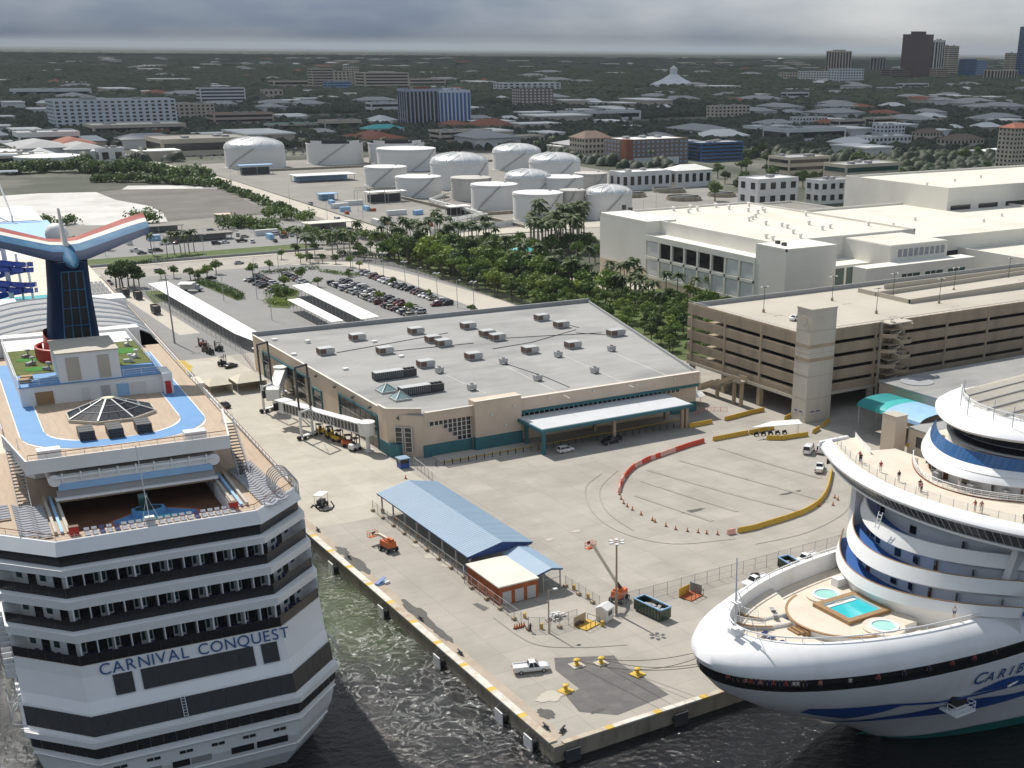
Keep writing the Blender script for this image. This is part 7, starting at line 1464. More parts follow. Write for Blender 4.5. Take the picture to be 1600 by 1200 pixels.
ga(MB().box(GX0-.2, GY0-.2, 5.2, GX0+.8, GY1, 6.0), 'edge_beam', M['concrete_pale']); ga(MB().box(GX0+.8, GY0-.2, 5.2, GX1, GY0+.8, 6.0), 'edge_beam', M['concrete_pale'])
for y in (126.5, 142.5, 158): ga(MB().box(GX0+.0, y-.7, 0, GX0+1.3, y+.7, 5.2), 'column', M['concrete_tan'])
for x in (150, 165.5, 176, 193, 210, 227): ga(MB().box(x-.7, GY0, 0, x+.7, GY0+1.3, 5.2), 'column', M['concrete_pale']); ga(MB().box(x-.8, GY0-.1, 0, x+.8, GY0+1.4, 1.2), 'column_foot', M['orange_rust'])
for x in (155, 172, 190): 
    for y in (128, 145): ga(MB().box(x-.6, y-.6, 0, x+.6, y+.6, 5.4), 'column', M['concrete_tan'])
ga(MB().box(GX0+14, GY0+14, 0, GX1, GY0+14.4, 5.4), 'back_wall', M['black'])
ga(MB().box(GX0, GY1-.45, 21.3, GX1, GY1, 22.6), 'parapet', M['parapet']); rr2 = MB()
rr2.tube([(GX0+.3, GY1, 23.35), (GX0+.3, GY0+.3, 23.35), (GX1, GY0+.3, 23.35)], .06, 5)
for i in range(50): rr2.cyl((GX0+.3+max(0, i-12)*2.6, GY1-i*4 if i < 12 else GY0+.3, 22.8), (GX0+.3+max(0, i-12)*2.6, GY1-i*4 if i < 12 else GY0+.3, 23.35), .05, 4)
ga(rr2, 'parapet_rail', M['galv'])
# ramp up to the roof
ga(MB()._a([(199, 131, 21.35), (330, 131, 23.2), (330, 145, 23.2), (199, 145, 21.35)], [(0, 1, 2, 3)]), 'ramp', M['concrete_pale'])
for y in (131, 145): ga(MB()._a([(199, y, 21.3), (330, y, 21.3), (330, y, 24.4), (199, y, 22.6), (199, y+.35, 21.3), (330, y+.35, 21.3), (330, y+.35, 24.4), (199, y+.35, 22.6)], [(0, 1, 2, 3), (7, 6, 5, 4), (3, 2, 6, 7), (0, 3, 7, 4)]), 'ramp_wall', M['concrete_pale'])
ga(MB().box(199, 131, 21.3, 199.4, 153, 22.6), 'ramp_wall', M['concrete_pale']); ga(MB().box(210, 152.6, 21.3, 330, 153, 22.8), 'ramp_wall', M['concrete_pale'])
lmk = [(1193, 488, 'left front'), (1369, 490, 'right front'), (1300, 470, 'middle'), (1395, 465, 'ramp head'), (1467, 474, 'ramp side'), (1490, 455, 'ramp far'), (1575, 438, 'far right')]
for x, y, l in lmk: p = at(x, y, 21.3); lamp_post(f'dark lamp post on the garage roof, {l} one', p, 7.2, 2, 'lamp posts on the garage roof', .1, 'dark_steel', 21.3); ga(MB().cyl((p.x, p.y, 21.3), (p.x, p.y, 22.2), .4, 10), 'lamp_plinth', M['concrete_tan'])
# lift tower
TW = thing('lift_tower', 'tall pale concrete lift tower at the garage corner', 'tower', (138.4, 106.1, 0))
MB().box(0, 0, 0, 8.6, 5.6, 29.4).out('shaft', M['concrete_tower'], TW); MB().box(-.12, -.12, 29.4, 8.72, 5.72, 29.75).out('coping', M['concrete_pale'], TW)
for k in range(5): MB().box(-.05, -.05, 9.0+k*3.55, 8.65, 5.65, 9.9+k*3.55).out('stained_band', M['concrete_tan' if k > 1 else 'concrete_tower'], TW) if k in (1, 2, 3) else None
for c, ax in (((-.04, 2.8, 26.6), 'x'), ((4.3, -.04, 26.6), 'y')):
    d = Vector((.1, 0, 0)) if ax == 'x' else Vector((0, .1, 0)); MB().cyl(Vector(c)-d, Vector(c)+d, 1.15, 24).out('medallion', M['concrete_pale'], TW)
for zz in (6.2, 12.2, 18.2, 24): MB().box(-.03, -.03, zz, 8.63, 5.63, zz+.08).out('joint', M['concrete_tan'], TW)
for a, b in ((1.2, 2.4), (3.2, 4.4)): MB().box(-.06, a, 2.6, .02, b, 2.9).out('wall_sign', M['blue_dark'], TW); MB().box(a+.5, -.06, 2.6, b+.6, .02, 2.9).out('wall_sign', M['blue_dark'], TW)
# stair tower on the long face: stacked curved landings
SF = thing('stair_tower', 'open concrete stair tower with stacked curved landings on the garage face', 'stair tower', (170.5, 108.2, 0))
for k in range(9):
    z = 5+k*2.05; MB().lathe([(3.0, z), (3.0, z+1.0), (2.75, z+1.0), (2.75, z)], 14, (-2.6 if k % 2 else 2.6, 0, 0), PI, 2*PI).out('landing_wall', M['concrete_tan'], SF); MB().prism([(-3.6, -2.2), (3.6, -2.2), (3.6, 1.6), (-3.6, 1.6)], z-.15, z).out('landing', M['concrete_tan'], SF)
    a, b = (-2.6, 2.6) if k % 2 else (2.6, -2.6); MB().beam((a, -1.2, z+.2), (b, -1.2, z+2.1), 1.4, .3).out('flight', M['concrete_pale'], SF)
for a in (-3.6, 3.6, 0): MB().box(a-.25, 1.0, 0, a+.25, 1.6, 23.5).out('pier', M['concrete_pale'], SF)
MB().box(-4.2, -2.4, 22.9, 4.2, 1.7, 23.2).out('top_landing', M['concrete_pale'], SF)
ST2 = thing('concrete_stair', 'grey concrete stair climbing to the garage from the terminal side', 'stair', (136.5, 128, 0))
MB().beam((-2, 19, .6), (-2, 12, 3.6), 2.2, .5).beam((-2, 12, 3.6), (-2, 10, 3.6), 2.2, .5).beam((-2, 10, 3.6), (-2, 3, 6.8), 2.2, .5).beam((-2, 3, 6.8), (-2, -.5, 6.8), 2.6, .5).out('flight', M['concrete_wall'], ST2)
for e in (-1.1, 1.1): MB().beam((-2+e, 19, 1.5), (-2+e, 12, 4.5), .18, 1.1).beam((-2+e, 12, 4.5), (-2+e, 10, 4.5), .18, 1.1).beam((-2+e, 10, 4.5), (-2+e, 3, 7.7), .18, 1.1).beam((-2+e, 3, 7.7), (-2+e, -.5, 7.7), .18, 1.1).out('balustrade', M['concrete_tan'], ST2)
for y in (11, 3.4, .2): MB().box(-2.4, y-.4, 0, -1.6, y+.4, 6.6 if y < 5 else 3.4).out('pier', M['concrete_tan'], ST2)
fence('red and white barrier rails beside the garage stair', [(118, 127.5), (124, 129.5), (128, 126)], 1.0, 2.0, 'red_barrier', 'chain_link', wire=False, name='barrier_rail')
for i in range(3):
    o = thing('flag_pole', f'tall white flag pole beside the terminal corner, {nth(i)} from the terminal', 'flag pole', (125.5+i*2.6, 139+i*1.5, 0), 0, 'flag poles'); MB().cyl((0, 0, 0), (0, 0, 10), .08, 6, .04).out('pole', M['white_paint'], o); MB().cyl((0, 0, 10), (0, 0, 10.2), .12, 8).out('finial', M['galv'], o)
for i, (x, y, s) in enumerate(((124.5, 138, 3.4), (1055, 545, 5.5), (1040, 540, 4))):
    p = Vector((x, y, 0)) if i == 0 else Vector((139-(i*3), 176+i*5, 0)); o = thing('white_marquee', f'pointed white marquee beyond the terminal end, {nth(i)} from the camera', 'marquee', (p.x, p.y, 0), 0, 'white marquees')
    MB().lathe([(s*1.2, 2.6), (s*.7, 3.4), (s*.25, 4.6), (0, 5.2)], 8).out('roof', M['canvas'], o)
    for a in range(4): MB().cyl((s*.8*math.cos(a*PI/2+.8), s*.8*math.sin(a*PI/2+.8), 0), (s*.8*math.cos(a*PI/2+.8), s*.8*math.sin(a*PI/2+.8), 2.8), .08, 5).out('pole', M['galv'], o)
# ---------------------------------------------------------------- low terminal at the right with the striped awning
AN = thing('low_terminal', 'low beige terminal with a flat grey roof, half hidden behind the white ship', 'building', (159, 72, 0))
def an(mb, n, m): return mb.out(n, m, AN, world=True)
an(MB().box(159.3, 62, 0, 330, 101, 9.2), 'wall', M['beige_dark']); an(MB().box(159, 61.7, 9.2, 330.2, 101.3, 9.7), 'roof', M['roof_grey']); an(MB().lathe([(4.4, 9.72), (4.4, 9.86), (0, 9.86)], 24, (167, 95, 0)), 'roof_disc', M['parapet'])
an(MB().box(141.8, 46, 0, 159.2, 72.5, 6.4), 'lower_wall', M['beige']); an(MB().box(141.6, 45.8, 6.4, 159.25, 72.7, 6.8), 'lower_roof', M['roof_grey'])
for i in range(7): an(MB().box(141.7, 48+i*3.2, 2.4, 141.85, 50.6+i*3.2, 5.0), 'window', M['glass_dark'])
an(MB().box(192, 74, 9.7, 196, 76.5, 11.3), 'roof_unit', M['concrete_tan']); an(MB().cyl((190.5, 78, 9.7), (190.5, 78, 22), .07, 6), 'aerial', M['galv'])
BX = thing('beige_pylon', 'plain beige pylon block in front of the striped awning', 'pylon', (137.9, 73.2, 0)); MB().box(0, 0, 0, 3.8, 4.6, 9.5).out('block', M['beige'], BX); MB().box(-.08, -.08, 9.5, 3.88, 4.68, 9.65).out('cap', M['concrete_pale'], BX)
MB().beam((3.85, -.9, 1.9), (3.85, -.9, 2.6), .7, .7).out('warning_sign', M['yellow'], BX)
AW = thing('striped_awning', 'arched awning striped teal, mint and sky blue beside the garage', 'awning', (146, 74, 0))
for k, (y0, y1, m) in enumerate(((14.5, 21, 'teal_dark'), (11, 14.5, 'teal_light'), (-1, 11, 'sky_blue'))):
    if m == 'teal_dark': M[m] = mat('teal_dark', (.02, .25, .25), .6, .1, .3)
    MB().loft([[(6.6-6.8*math.cos(PI*i/12), y, 6.2+2.1*math.sin(PI*i/12)**.7) for i in range(13)] for y in (y0, y1-.03)], False).out('stripe', M[m], AW)
for x in (.2, 6.6, 13):
    for y in (0, 10, 20.4): MB().cyl((x, y, 0), (x, y, 6.3), .12, 6).out('post', M['galv'], AW)

# ================================================================ convention centre
CC = thing('convention_centre', 'big cream convention centre with blank walls and a band of dark windows', 'building', (219, 211, 0))
def cc(mb, n, m): return mb.out(n, m, CC, world=True)
H_ = 25.5
cc(MB().box(219.5, 228, 0, 300, 334, 20.2), 'core_wall', M['cream']); cc(MB().box(219, 299, 0, 234, 334.5, H_), 'solid_wing', M['cream']); cc(MB().box(219, 211, 0, 243, 228, H_), 'solid_wing', M['cream'])
cc(MB().box(226, 227.9, 20.2, 300, 299.5, 24.6), 'upper_wall', M['cream']); cc(MB().box(226.6, 228.5, 24.6, 299.5, 333.5, 24.8), 'roof', M['roof_cream']); cc(MB().box(233.9, 299.4, 20.2, 300, 334, 24.6), 'upper_wall', M['cream'])
for b in ((219, 299, 219.5, 334.5), (219, 334, 300, 334.5), (219, 211, 219.5, 228), (219, 211, 243, 211.5), (299.5, 228, 300, 334), (226, 227.9, 226.5, 299), (226, 228, 300, 228.5)): cc(MB().box(b[0]-.02, b[1]-.02, 24.6, b[2]+.02, b[3]+.02, H_+.05), 'parapet', M['cream'])
cc(MB().box(219.6, 211.6, 24.5, 242.5, 227.8, 24.7), 'roof', M['roof_cream']); cc(MB().box(219.6, 299.6, 24.5, 233.9, 333.9, 24.68), 'roof', M['roof_cream'])
cc(MB().box(218.9, 299, 0, 219.02, 334.4, 6.8), 'base_course', M['beige']); cc(MB().box(218.85, 228, 0, 219.5, 299, 3.4), 'base_course', M['beige'])
for z0, z1 in ((18.2, 20.4), (10.9, 12.0), (3.4, 4.6)): cc(MB().box(218.8, 228, z0, 219.5, 299, z1), 'ledge', M['cream'])
for i in range(8):
    y = 297.6-i*8.75; cc(MB().box(219.1, y-7.1, 12.4, 219.55, y-.4, 17.9), 'window', M['glass_dark'] if 1 <= i <= 6 and i != 6 else M['far_white']); cc(MB().box(219.1, y-7.1, 4.9, 219.55, y-.4, 10.6), 'wall_panel', M['far_white'])
    cc(MB().box(218.8, y-8.4, 4.6, 219.5, y-7.4, 18.2), 'pier', M['cream'])
for i in range(6): cc(MB().box(218.75, 303+i*5, 0, 218.95, 304.6+i*5, 2.6), 'door', M['beige_dark'])
cc(MB().box(243, 213, 0, 262, 228, 17.4), 'glass_bay', M['cream']); cc(MB().box(242.9, 212.9, 8.2, 249.2, 213.05, 16.4), 'window', M['glass_green']); cc(MB().box(250.4, 212.9, 8.2, 259.6, 213.05, 16.4), 'window', M['glass_green'])
cc(MB().box(262, 203, 0, 292, 240, H_-1), 'east_block', M['cream']); cc(MB().box(262.4, 203.4, H_-1, 291.6, 239.6, H_-.8), 'roof', M['roof_cream']); cc(MB().box(244, 196, 0, 300, 203, 18.8), 'front_terrace', M['cream'])
for i in range(9): cc(MB().box(266+i*2.8, 202.9, 20.2, 268.0+i*2.8, 203.02, 23.0), 'louvre_window', M['far_grey'])
for i in range(3): cc(MB().box(262+i*12, 195.85, 11.8, 271+i*12, 196.02, 15.4), 'window', M['glass_green'])
for a in range(3): cc(MB().box(264.2+a*12.2, 195.8, 11.6, 264.5+a*12.2, 195.9, 15.6).box(267+a*12.2, 195.8, 11.6, 267.3+a*12.2, 195.9, 15.6), 'mullion', M['cream'])
rv = random.Random(2)
for i in range(26):
    x, y = rv.uniform(230, 296), rv.uniform(232, 330); cc(MB().cyl((x, y, 24.8), (x, y, 26.2), .55, 8).lathe([(.9, 26.1), (.9, 26.5), (.2, 26.8)], 8, (x, y, 0)), 'roof_vent', M['roof_white'])
for p in ((945+30, 326), (985, 330), (1215, 383), (1225, 386)):
    q = at(p[0], p[1], 25); cc(MB().box(q.x-.7, q.y-.7, 24.6, q.x+.7, q.y+.7, 26.6), 'roof_unit', M['dark_steel'])
for (x0, y0, x1, y1, h, l) in ((300, 232, 440, 330, 19.5, 'cream low hall joined behind the convention centre'), (395, 300, 560, 372, 29, 'cream tall hall at the right edge behind the convention centre'), (330, 178, 470, 232, 14.5, 'cream hall with a strip of windows right of the convention centre'), (305, 338, 400, 420, 11.5, 'wide hall with a weathered dark roof behind the convention centre')):
    o = thing('exhibition_hall', l, 'building', (x0, y0, 0), 0, 'halls round the convention centre'); MB().box(.2, 0, 0, x1-x0, y1-y0, h).out('wall', M['cream'], o); MB().box(.8, .6, h, x1-x0-.6, y1-y0-.6, h+.15).out('roof', M['gravel_ground'] if h < 12 else M['roof_cream'], o)
    pr_ = MB().strip([(.2, 0), (x1-x0, 0), (x1-x0, y1-y0), (.2, y1-y0)], h, h+1.2, .5, True); pr_.out('parapet', M['cream'], o)
    for k in range(8): MB().box(3+k*(x1-x0-8)/8, -.12, h*.45, 3+k*(x1-x0-8)/8+(x1-x0)/12, .03, h*.75).out('window', M['glass_dark'], o)
    for k in range(5): MB().cyl((8+k*(x1-x0)/6, (y1-y0)*(.3+.1*(k % 3)), h), (8+k*(x1-x0)/6, (y1-y0)*(.3+.1*(k % 3)), h+1.6), .6, 8).out('roof_vent', M['roof_white'], o)

# ================================================================ fuel tanks
def tank(label, x, y, r, h, kind, m='tank_white', a_st=3.6):
    o = thing('fuel_tank', label, 'storage tank', (x, y, 0), 0, 'fuel tanks of the tank farm'); n = 40
    MB().lathe([(r*1.02, 0), (r*1.02, .3), (r, .35), (r, h)], n).out('shell', M[m], o, 40)
    if kind == 'dome':
        prof = [(r*math.cos(t), h+r*.30*math.sin(t)) for t in [PI/2*i/8 for i in range(9)]]; MB().lathe(prof, n).out('dome', M['dome_alu'], o, 40); rb = MB()
        for k in range(10):
            t0 = 2*PI*k/10; rb.tube([(q*math.cos(t0+.0), q*math.sin(t0), z+.12) for q, z in prof[:8]], .22, 4); rb.tube([(q*math.cos(t0+.11*(j)), q*math.sin(t0+.11*j), z+.12) for j, (q, z) in enumerate(prof[:8])], .14, 4)
        tag(rb.out('dome_rib', M['roof_white'], o), kind='stuff')
    elif kind == 'open':
        MB().lathe([(r-.2, h), (r-.2, h-3)], n).out('inner_shell', M['dark_steel'], o); MB().lathe([(r-.2, h-3), (0, h-3)], n).out('floating_roof', M['dark_steel'], o)
        for k in range(2): MB().lathe([(r+.1, h), (r+.1, h+2.2), (r-.1, h+2.2)], 6, (0, 0, 0), 3.4+k*1.5, 3.9+k*1.5).out('top_screen', M[m], o)
    else: MB().lathe([(r*1.01, h), (r*1.01, h+.15), (0, h+r*.07)], n).out('roof', M['far_white'] if m == 'tank_white' else M['tank_stain'], o, 30)
    MB().lathe([(r+.35, h-.9), (r+.35, h-.7), (r, h-.7)], n).out('wind_girder', M[m], o); st = MB()
    P = [((r+.5)*math.cos(a_st+1.1*k/16), (r+.5)*math.sin(a_st+1.1*k/16), h*k/16) for k in range(17)]; st.tube(P, .28, 4).tube([(p[0]*1.01, p[1]*1.01, p[2]+1.1) for p in P], .06, 4); st.out('spiral_stair', M['far_grey'], o)
    MB().box(r*.5, -.8, h, r*.5+1.2, .8, h+1.0 if kind != 'dome' else h+r*.28).out('roof_hatch', M['far_grey'], o)
tk = [(254, 911, 23.6, 15.8, 'dome', 'domed white tank at the far left of the tank farm'), (325, 920, 23.4, 16.5, 'open', 'white open-topped tank with a notched rim, left of the back pair'), (372, 900, 23.4, 16.5, 'open', 'white open-topped tank with a notched rim, right of the back pair'), (354, 839, 23.4, 15.8, 'cone', 'wide white tank in front of the open-topped one'), (289, 730, 14.9, 12.4, 'cone', 'plain white tank left of the biggest dome'), (279, 653, 14.8, 12.3, 'cone', 'plain white tank just in front of the biggest dome, left side'), (326, 687, 20.1, 17.5, 'dome', 'biggest white tank with a domed roof in the middle'), (430, 794, 19.5, 14, 'dome', 'domed white tank behind the middle group'), (401, 684, 18.7, 15.5, 'dome', 'domed white tank right of centre'), (338, 611, 15.1, 13.2, 'dome', 'smaller domed white tank in the centre of the group'), (290, 567, 14.2, 14.3, 'cone', 'flat white tank at the front left of the group'), (357, 601, 14.9, 13, 'cone', 'flat white tank half hidden behind the brightest one'), (288, 510, 14.4, 14.6, 'cone', 'brightest flat white tank at the very front'), (308, 505, 7.4, 15.5, 'cone_stain', 'narrow grey stained tank between two front tanks'), (326, 494, 13.4, 14.4, 'dome', 'domed white tank at the front right'), (397, 628, 11.3, 11.5, 'cone_stain', 'grey stained tank behind the front right dome'), (300, 618, 13, 13.6, 'cone_stain', 'greyish tank behind the front left one'),
      (111, 987, 24.4, 8.5, 'cone', 'wide low pale tank beyond the sand lot, nearest one'), (162, 1013, 12.3, 9.5, 'cone', 'small pale tank with a dark door beyond the sand lot'), (119, 1116, 18.2, 8, 'cone', 'low pale tank far left behind the wide one'), (85, 1060, 20, 8.5, 'cone', 'low pale tank partly hidden left of the wide one')]
for i, (x, y, r_, h, k, l) in enumerate(tk): tank(l, x, y, r_, h, k.split('_')[0], 'tank_stain' if 'stain' in k else 'tank_white', 3.3+(i*.37) % 1.2)
# loading racks, pipe bridges and sheds of the tank farm
def shed(label, p, sx, sy, h, m='roof_white', name='loading_shed', wall=None, rz=0):
    o = thing(name, label, 'shed', (p[0], p[1], 0), rz, 'sheds of the tank farm'); MB().box(-sx/2, -sy/2, h-.35, sx/2, sy/2, h).out('roof', M[m], o)
    for a in (-1, 0, 1):
        for b in (-1, 1): MB().cyl((a*sx*.46, b*sy*.45, 0), (a*sx*.46, b*sy*.45, h-.3), .18, 6).out('post', M['galv'], o)
    MB().box(-sx*.42, sy*.1, 0, sx*.42, sy*.4, h*.7).out('pump_block', M[wall or 'dark_steel'], o); return o
p = at(603, 315); shed('long white roofed loading rack in the tank farm', p, 26, 9, 6.5); p = at(716, 335); shed('white roofed pump shed with a dark opening', p, 14, 8, 5, wall='black'); p = at(400, 272); shed('pale blue roofed loading rack beside the left dome', p, 26, 8, 7, 'sky_blue'); p = at(505, 282); shed('low pale blue hall in the tank farm', p, 46, 18, 4.6, 'far_white', wall='sky_blue'); p = at(512, 312); shed('small pale blue building at the tank farm gate', p, 12, 8, 4, 'sky_blue', wall='sky_blue'); p = at(512, 358); shed('flat cream roofed workshop beyond the road', p, 26, 10, 4, 'roof_cream', 'workshop', 'far_grey'); p = at(350, 345); shed('small house with a pinkish roof by the sand lot', p, 9, 7, 3.8, 'beige', 'hut', 'far_white'); p = at(310, 375); shed('long low dark roofed shelter in the yard', p, 34, 9, 3.4, 'gravel_ground', 'yard_shelter', 'far_grey'); p = at(245, 362); shed('flat roofed yard building behind the palms', p, 26, 10, 3.4, 'gravel_ground', 'yard_shelter', 'far_grey')
pr = MB()
for k in range(3): pr.tube([(225, 500+k*1.1, 3+.5*k), (258, 520+k, 3+.5*k), (262, 600, 3+.5*k), (300, 640, 3+.5*k)], .35, 6)
o = thing('pipe_bridge', 'bundle of white pipes on trestles crossing the tank farm', 'pipes', (225, 500, 0)); pr.out('pipe', M['roof_white'], o, world=True)
for x, y in ((230, 503), (245, 512), (258, 522), (260, 545), (261, 570), (262, 598), (280, 620)): MB().box(x-1.5, y-.3, 0, x-1.2, y+.3, 4.4).box(x+1.2, y-.3, 0, x+1.5, y+.3, 4.4).box(x-1.6, y-.3, 2.3, x+1.6, y+.3, 2.6).out('trestle', M['galv'], o, world=True)
gt = thing('truss_gantry', 'long grey truss gantry above the loading rack', 'gantry', (*at(560, 305).to_2d(), 0)); a = at(553, 298, 8)-at(560, 305); b = at(625, 296, 8)-at(560, 305)
tr = MB(); n = 14
for e in (0, 1.6): tr.beam(Vector((a.x, a.y, 8+e)), Vector((b.x, b.y, 8+e)), .25, .25)
for k in range(n): p0, p1 = Vector((a.x, a.y, 8)).lerp(Vector((b.x, b.y, 8)), k/n), Vector((a.x, a.y, 9.6)).lerp(Vector((b.x, b.y, 9.6)), (k+1)/n); tr.beam(p0, p1, .14, .14)
tr.out('truss', M['galv'], gt)
for k in (0, .33, .66, 1): q = a.lerp(b, k); MB().cyl((q.x, q.y, 0), (q.x, q.y, 8), .2, 6).out('leg', M['galv'], gt)
fence('white perimeter wall of the tank farm along the street', [(205, 478), (262, 492)], 3.0, 6, 'white_paint', 'white_paint', name='perimeter_wall')
for i, (x, y, r_) in enumerate(((490, 690, 11), (510, 655, 11), (530, 700, 11), (545, 660, 9))):
    o = thing('clarifier_basin', f'round dark water basin right of the tank farm, {nth(i)} from the left', 'basin', (x-90, y-105, 0), 0, 'round treatment basins'); MB().lathe([(r_+.5, 0), (r_+.5, 2.2), (r_, 2.2), (r_, .8)], 30).out('wall', M['concrete_wall'], o); MB().lathe([(r_, 1.2), (0, 1.2)], 30).out('basin_water', M['black'], o); MB().box(-r_, -.5, 2.2, r_, .5, 2.5).out('bridge', M['galv'], o)
# bund walls between the tanks, and yard clutter
for i, (a, b) in enumerate((((262, 480), (262, 700)), ((262, 540), (345, 540)), ((312, 540), (312, 760)), ((262, 700), (450, 700)), ((385, 560), (385, 700)), ((230, 870), (480, 870)))):
    o = thing('bund_wall', f'low grey bund wall of the tank farm, {nth(i)} from the street', 'wall', (a[0], a[1], 0), 0, 'bund walls of the tank farm'); MB().box(-.25, -.25, -.1, b[0]-a[0]+.25, b[1]-a[1]+.25, 1.5).out('wall', M['concrete_wall'], o); MB().box(-.4, -.4, 1.5, b[0]-a[0]+.4, b[1]-a[1]+.4, 1.65).out('coping', M['concrete_pale'], o)
rq = random.Random(8)
CL = sorted((rq.uniform(198, 258), rq.uniform(495, 640)) for _ in range(15))+sorted((rq.uniform(-20, 150), rq.uniform(492, 545)) for _ in range(11))
CL = sorted(CL[:15], key=lambda q: (Vector((q[0], q[1], 0))-CAM).dot(CR)/(Vector((q[0], q[1], 0))-CAM).dot(CF))+sorted(CL[15:], key=lambda q: (Vector((q[0], q[1], 0))-CAM).dot(CR)/(Vector((q[0], q[1], 0))-CAM).dot(CF))
for i, (x, y) in enumerate(CL):
    k = i % 3; L_, W_, h = ((6.1, 2.4, 2.6), (3, 2, 1.6), (12, 2.5, 2.7))[k]
    o = thing('yard_container', f'{("blue", "rusty", "pale")[i % 3]} container or crate in the {"tank farm yard" if i < 15 else "yards beyond the road"}, {nth(i if i < 15 else i-15)} from the left', 'container', (x, y, 0), rq.choice((0, PI/2, .3)), 'containers in the yards')
    MB().box(-L_/2, -W_/2, 0, L_/2, W_/2, h).out('body', M[('sky_blue', 'orange_rust', 'far_white')[i % 3]], o); MB().box(L_/2, -W_/2+.1, .1, L_/2+.06, W_/2-.1, h-.1).out('door', M['far_grey'], o)
# ================================================================ buildings of the town
import numpy as np
FOOT = []     # footprints kept clear of the tree canopy
def height_at(p, ty):
    lo, hi = 0., 400.
    for _ in range(40):
        m_ = (lo+hi)/2; d = Vector((p.x, p.y, m_))-CAM
        if PY-F*d.dot(CU)/d.dot(CF) > ty: lo = m_
        else: hi = m_
    return lo
winm = {}
def block(label, xl, xr, yb, yt, asp=.5, wall='far_white', roof='far_grey', floors=4, cols=8, style='punched', glass='glass_dark', name='building', extra=None, top=None, hmin=3.):
    c = at((xl+xr)/2, yb); dist = (c-CAM).length; W = (xr-xl)*dist/F/(.83+.555*asp); Dp = W*asp; h = max(hmin, height_at(c, yt))
    o = thing(name, label, 'building', (c.x-W*.35, c.y, 0)); FOOT.append((c.x-W*.35-4, c.y-4, c.x+W*.65+4, c.y+Dp+4))
    MB().box(0, 0, -.1, W, Dp, h).out('wall', M[wall], o)
    if top == 'hip': MB()._a([(-1, -1, h), (W+1, -1, h), (W+1, Dp+1, h), (-1, Dp+1, h), (W*.3, Dp/2, h+Dp*.22), (W*.7, Dp/2, h+Dp*.22)], [(0, 1, 5, 4), (1, 2, 5), (2, 3, 4, 5), (3, 0, 4)]).out('roof', M[roof], o)
    else:
        MB().box(.5, .5, h, W-.5, Dp-.5, h+.3).out('roof', M[roof], o); MB().strip([(0, 0), (W, 0), (W, Dp), (0, Dp)], h, h+.9, .5, True).out('parapet', M[wall], o)
        r = random.Random(label); 
        for k in range(3 if W > 12 else 1): x, y = r.uniform(.15, .8)*W, r.uniform(.2, .7)*Dp; MB().box(x, y, h+.3, x+W*.06+1, y+Dp*.12+1, h+1.6+h*.03).out('roof_unit', M['far_grey'], o)
    fh = h/floors
    if style == 'punched':
        key = (round(W/cols*.5, 1), round(fh*.5, 1), glass)
        if key not in winm: winm[key] = MB().box(-key[0]/2, -.12, -key[1]/2, key[0]/2, .02, key[1]/2).mesh('window', M[glass])
        nd_ = max(2, int(cols*asp))
        for f in range(floors):
            for k in range(cols): put('window', winm[key], o, ((k+.5)*W/cols, 0, (f+.55)*fh))
            for k in range(nd_): put('window', winm[key], o, (0, (k+.5)*Dp/nd_, (f+.55)*fh), -PI/2)
    elif style == 'bands':
        for f in range(floors): MB().box(W*.03, -.12, (f+.32)*fh, W*.97, .02, (f+.78)*fh).out('window_band', M[glass], o); MB().box(-.12, Dp*.05, (f+.32)*fh, .02, Dp*.95, (f+.78)*fh).out('window_band', M[glass], o)
    elif style == 'fins':
        for k in range(cols): x = (k+.2)*W/cols; MB().box(x, -.15, h*.04, x+W/cols*.6, .02, h*.95).out('window_strip', M[glass], o)
        n2 = max(2, int(cols*asp))
        for k in range(n2): y = (k+.2)*Dp/n2; MB().box(-.15, y, h*.04, .02, y+Dp/n2*.6, h*.95).out('window_strip', M[glass], o)
    if extra: extra(o, W, Dp, h)
    return o
def crown_top(m):
    def f(o, W, D_, h): MB().box(W*.25, D_*.25, h+.3, W*.75, D_*.75, h*1.07).out('penthouse', M[m], o)
    return f
dm('far_pink', (.46, .36, .30), .8, .06, .05); dm('far_blue', (.26, .33, .44), .8, .08, .05); dm('far_lilac', (.40, .42, .52), .8, .08, .05); dm('apt_white', (.62, .65, .70), .8, .05, .05)
B_ = block
B_('long pale blue-white apartment block of eight storeys at the far left', 77, 240, 203, 157, .35, 'apt_white', 'far_grey', 8, 18)
B_('flat cream roofed store below the left apartment block', 130, 268, 213, 196, .5, 'far_beige', 'roof_cream', 1, 8, 'bands')
B_('beige apartment house right of the long pale block', 240, 300, 192, 163, .7, 'far_beige', 'far_beige', 5, 7); B_('beige apartment house with white balconies', 272, 330, 190, 163, .6, 'far_beige', 'far_grey', 5, 8)
B_('white office slab with dark window bands', 308, 371, 164, 138, .3, 'far_white', 'far_grey', 5, 6, 'bands'); B_('three storey pinkish office with open decks', 324, 414, 200, 178, .4, 'far_pink', 'tile_roof', 3, 6, 'bands')
B_('banded hospital wing at the left end of its complex', 483, 520, 142, 108, .6, 'far_beige', 'far_grey', 8, 5, 'bands'); B_('tall beige hospital tower', 538, 562, 137, 105, .8, 'far_beige', 'far_grey', 9, 5); B_('beige hospital link building', 512, 545, 139, 112, .5, 'far_beige', 'far_grey', 6, 5); B_('blue fronted clinic before the hospital', 506, 545, 145, 128, .4, 'far_blue', 'far_white', 4, 5, 'bands', 'glass_blue'); B_('wide hospital block with dark window bands', 558, 633, 143, 114, .5, 'far_beige', 'far_grey', 6, 8, 'bands', extra=crown_top('far_beige')); B_('low beige hospital annex right of the wide block', 630, 690, 139, 124, .4, 'far_beige', 'far_grey', 3, 6, 'bands'); B_('low beige hospital annex left of the wing', 420, 490, 141, 127, .3, 'far_beige', 'far_grey', 2, 8, 'bands')
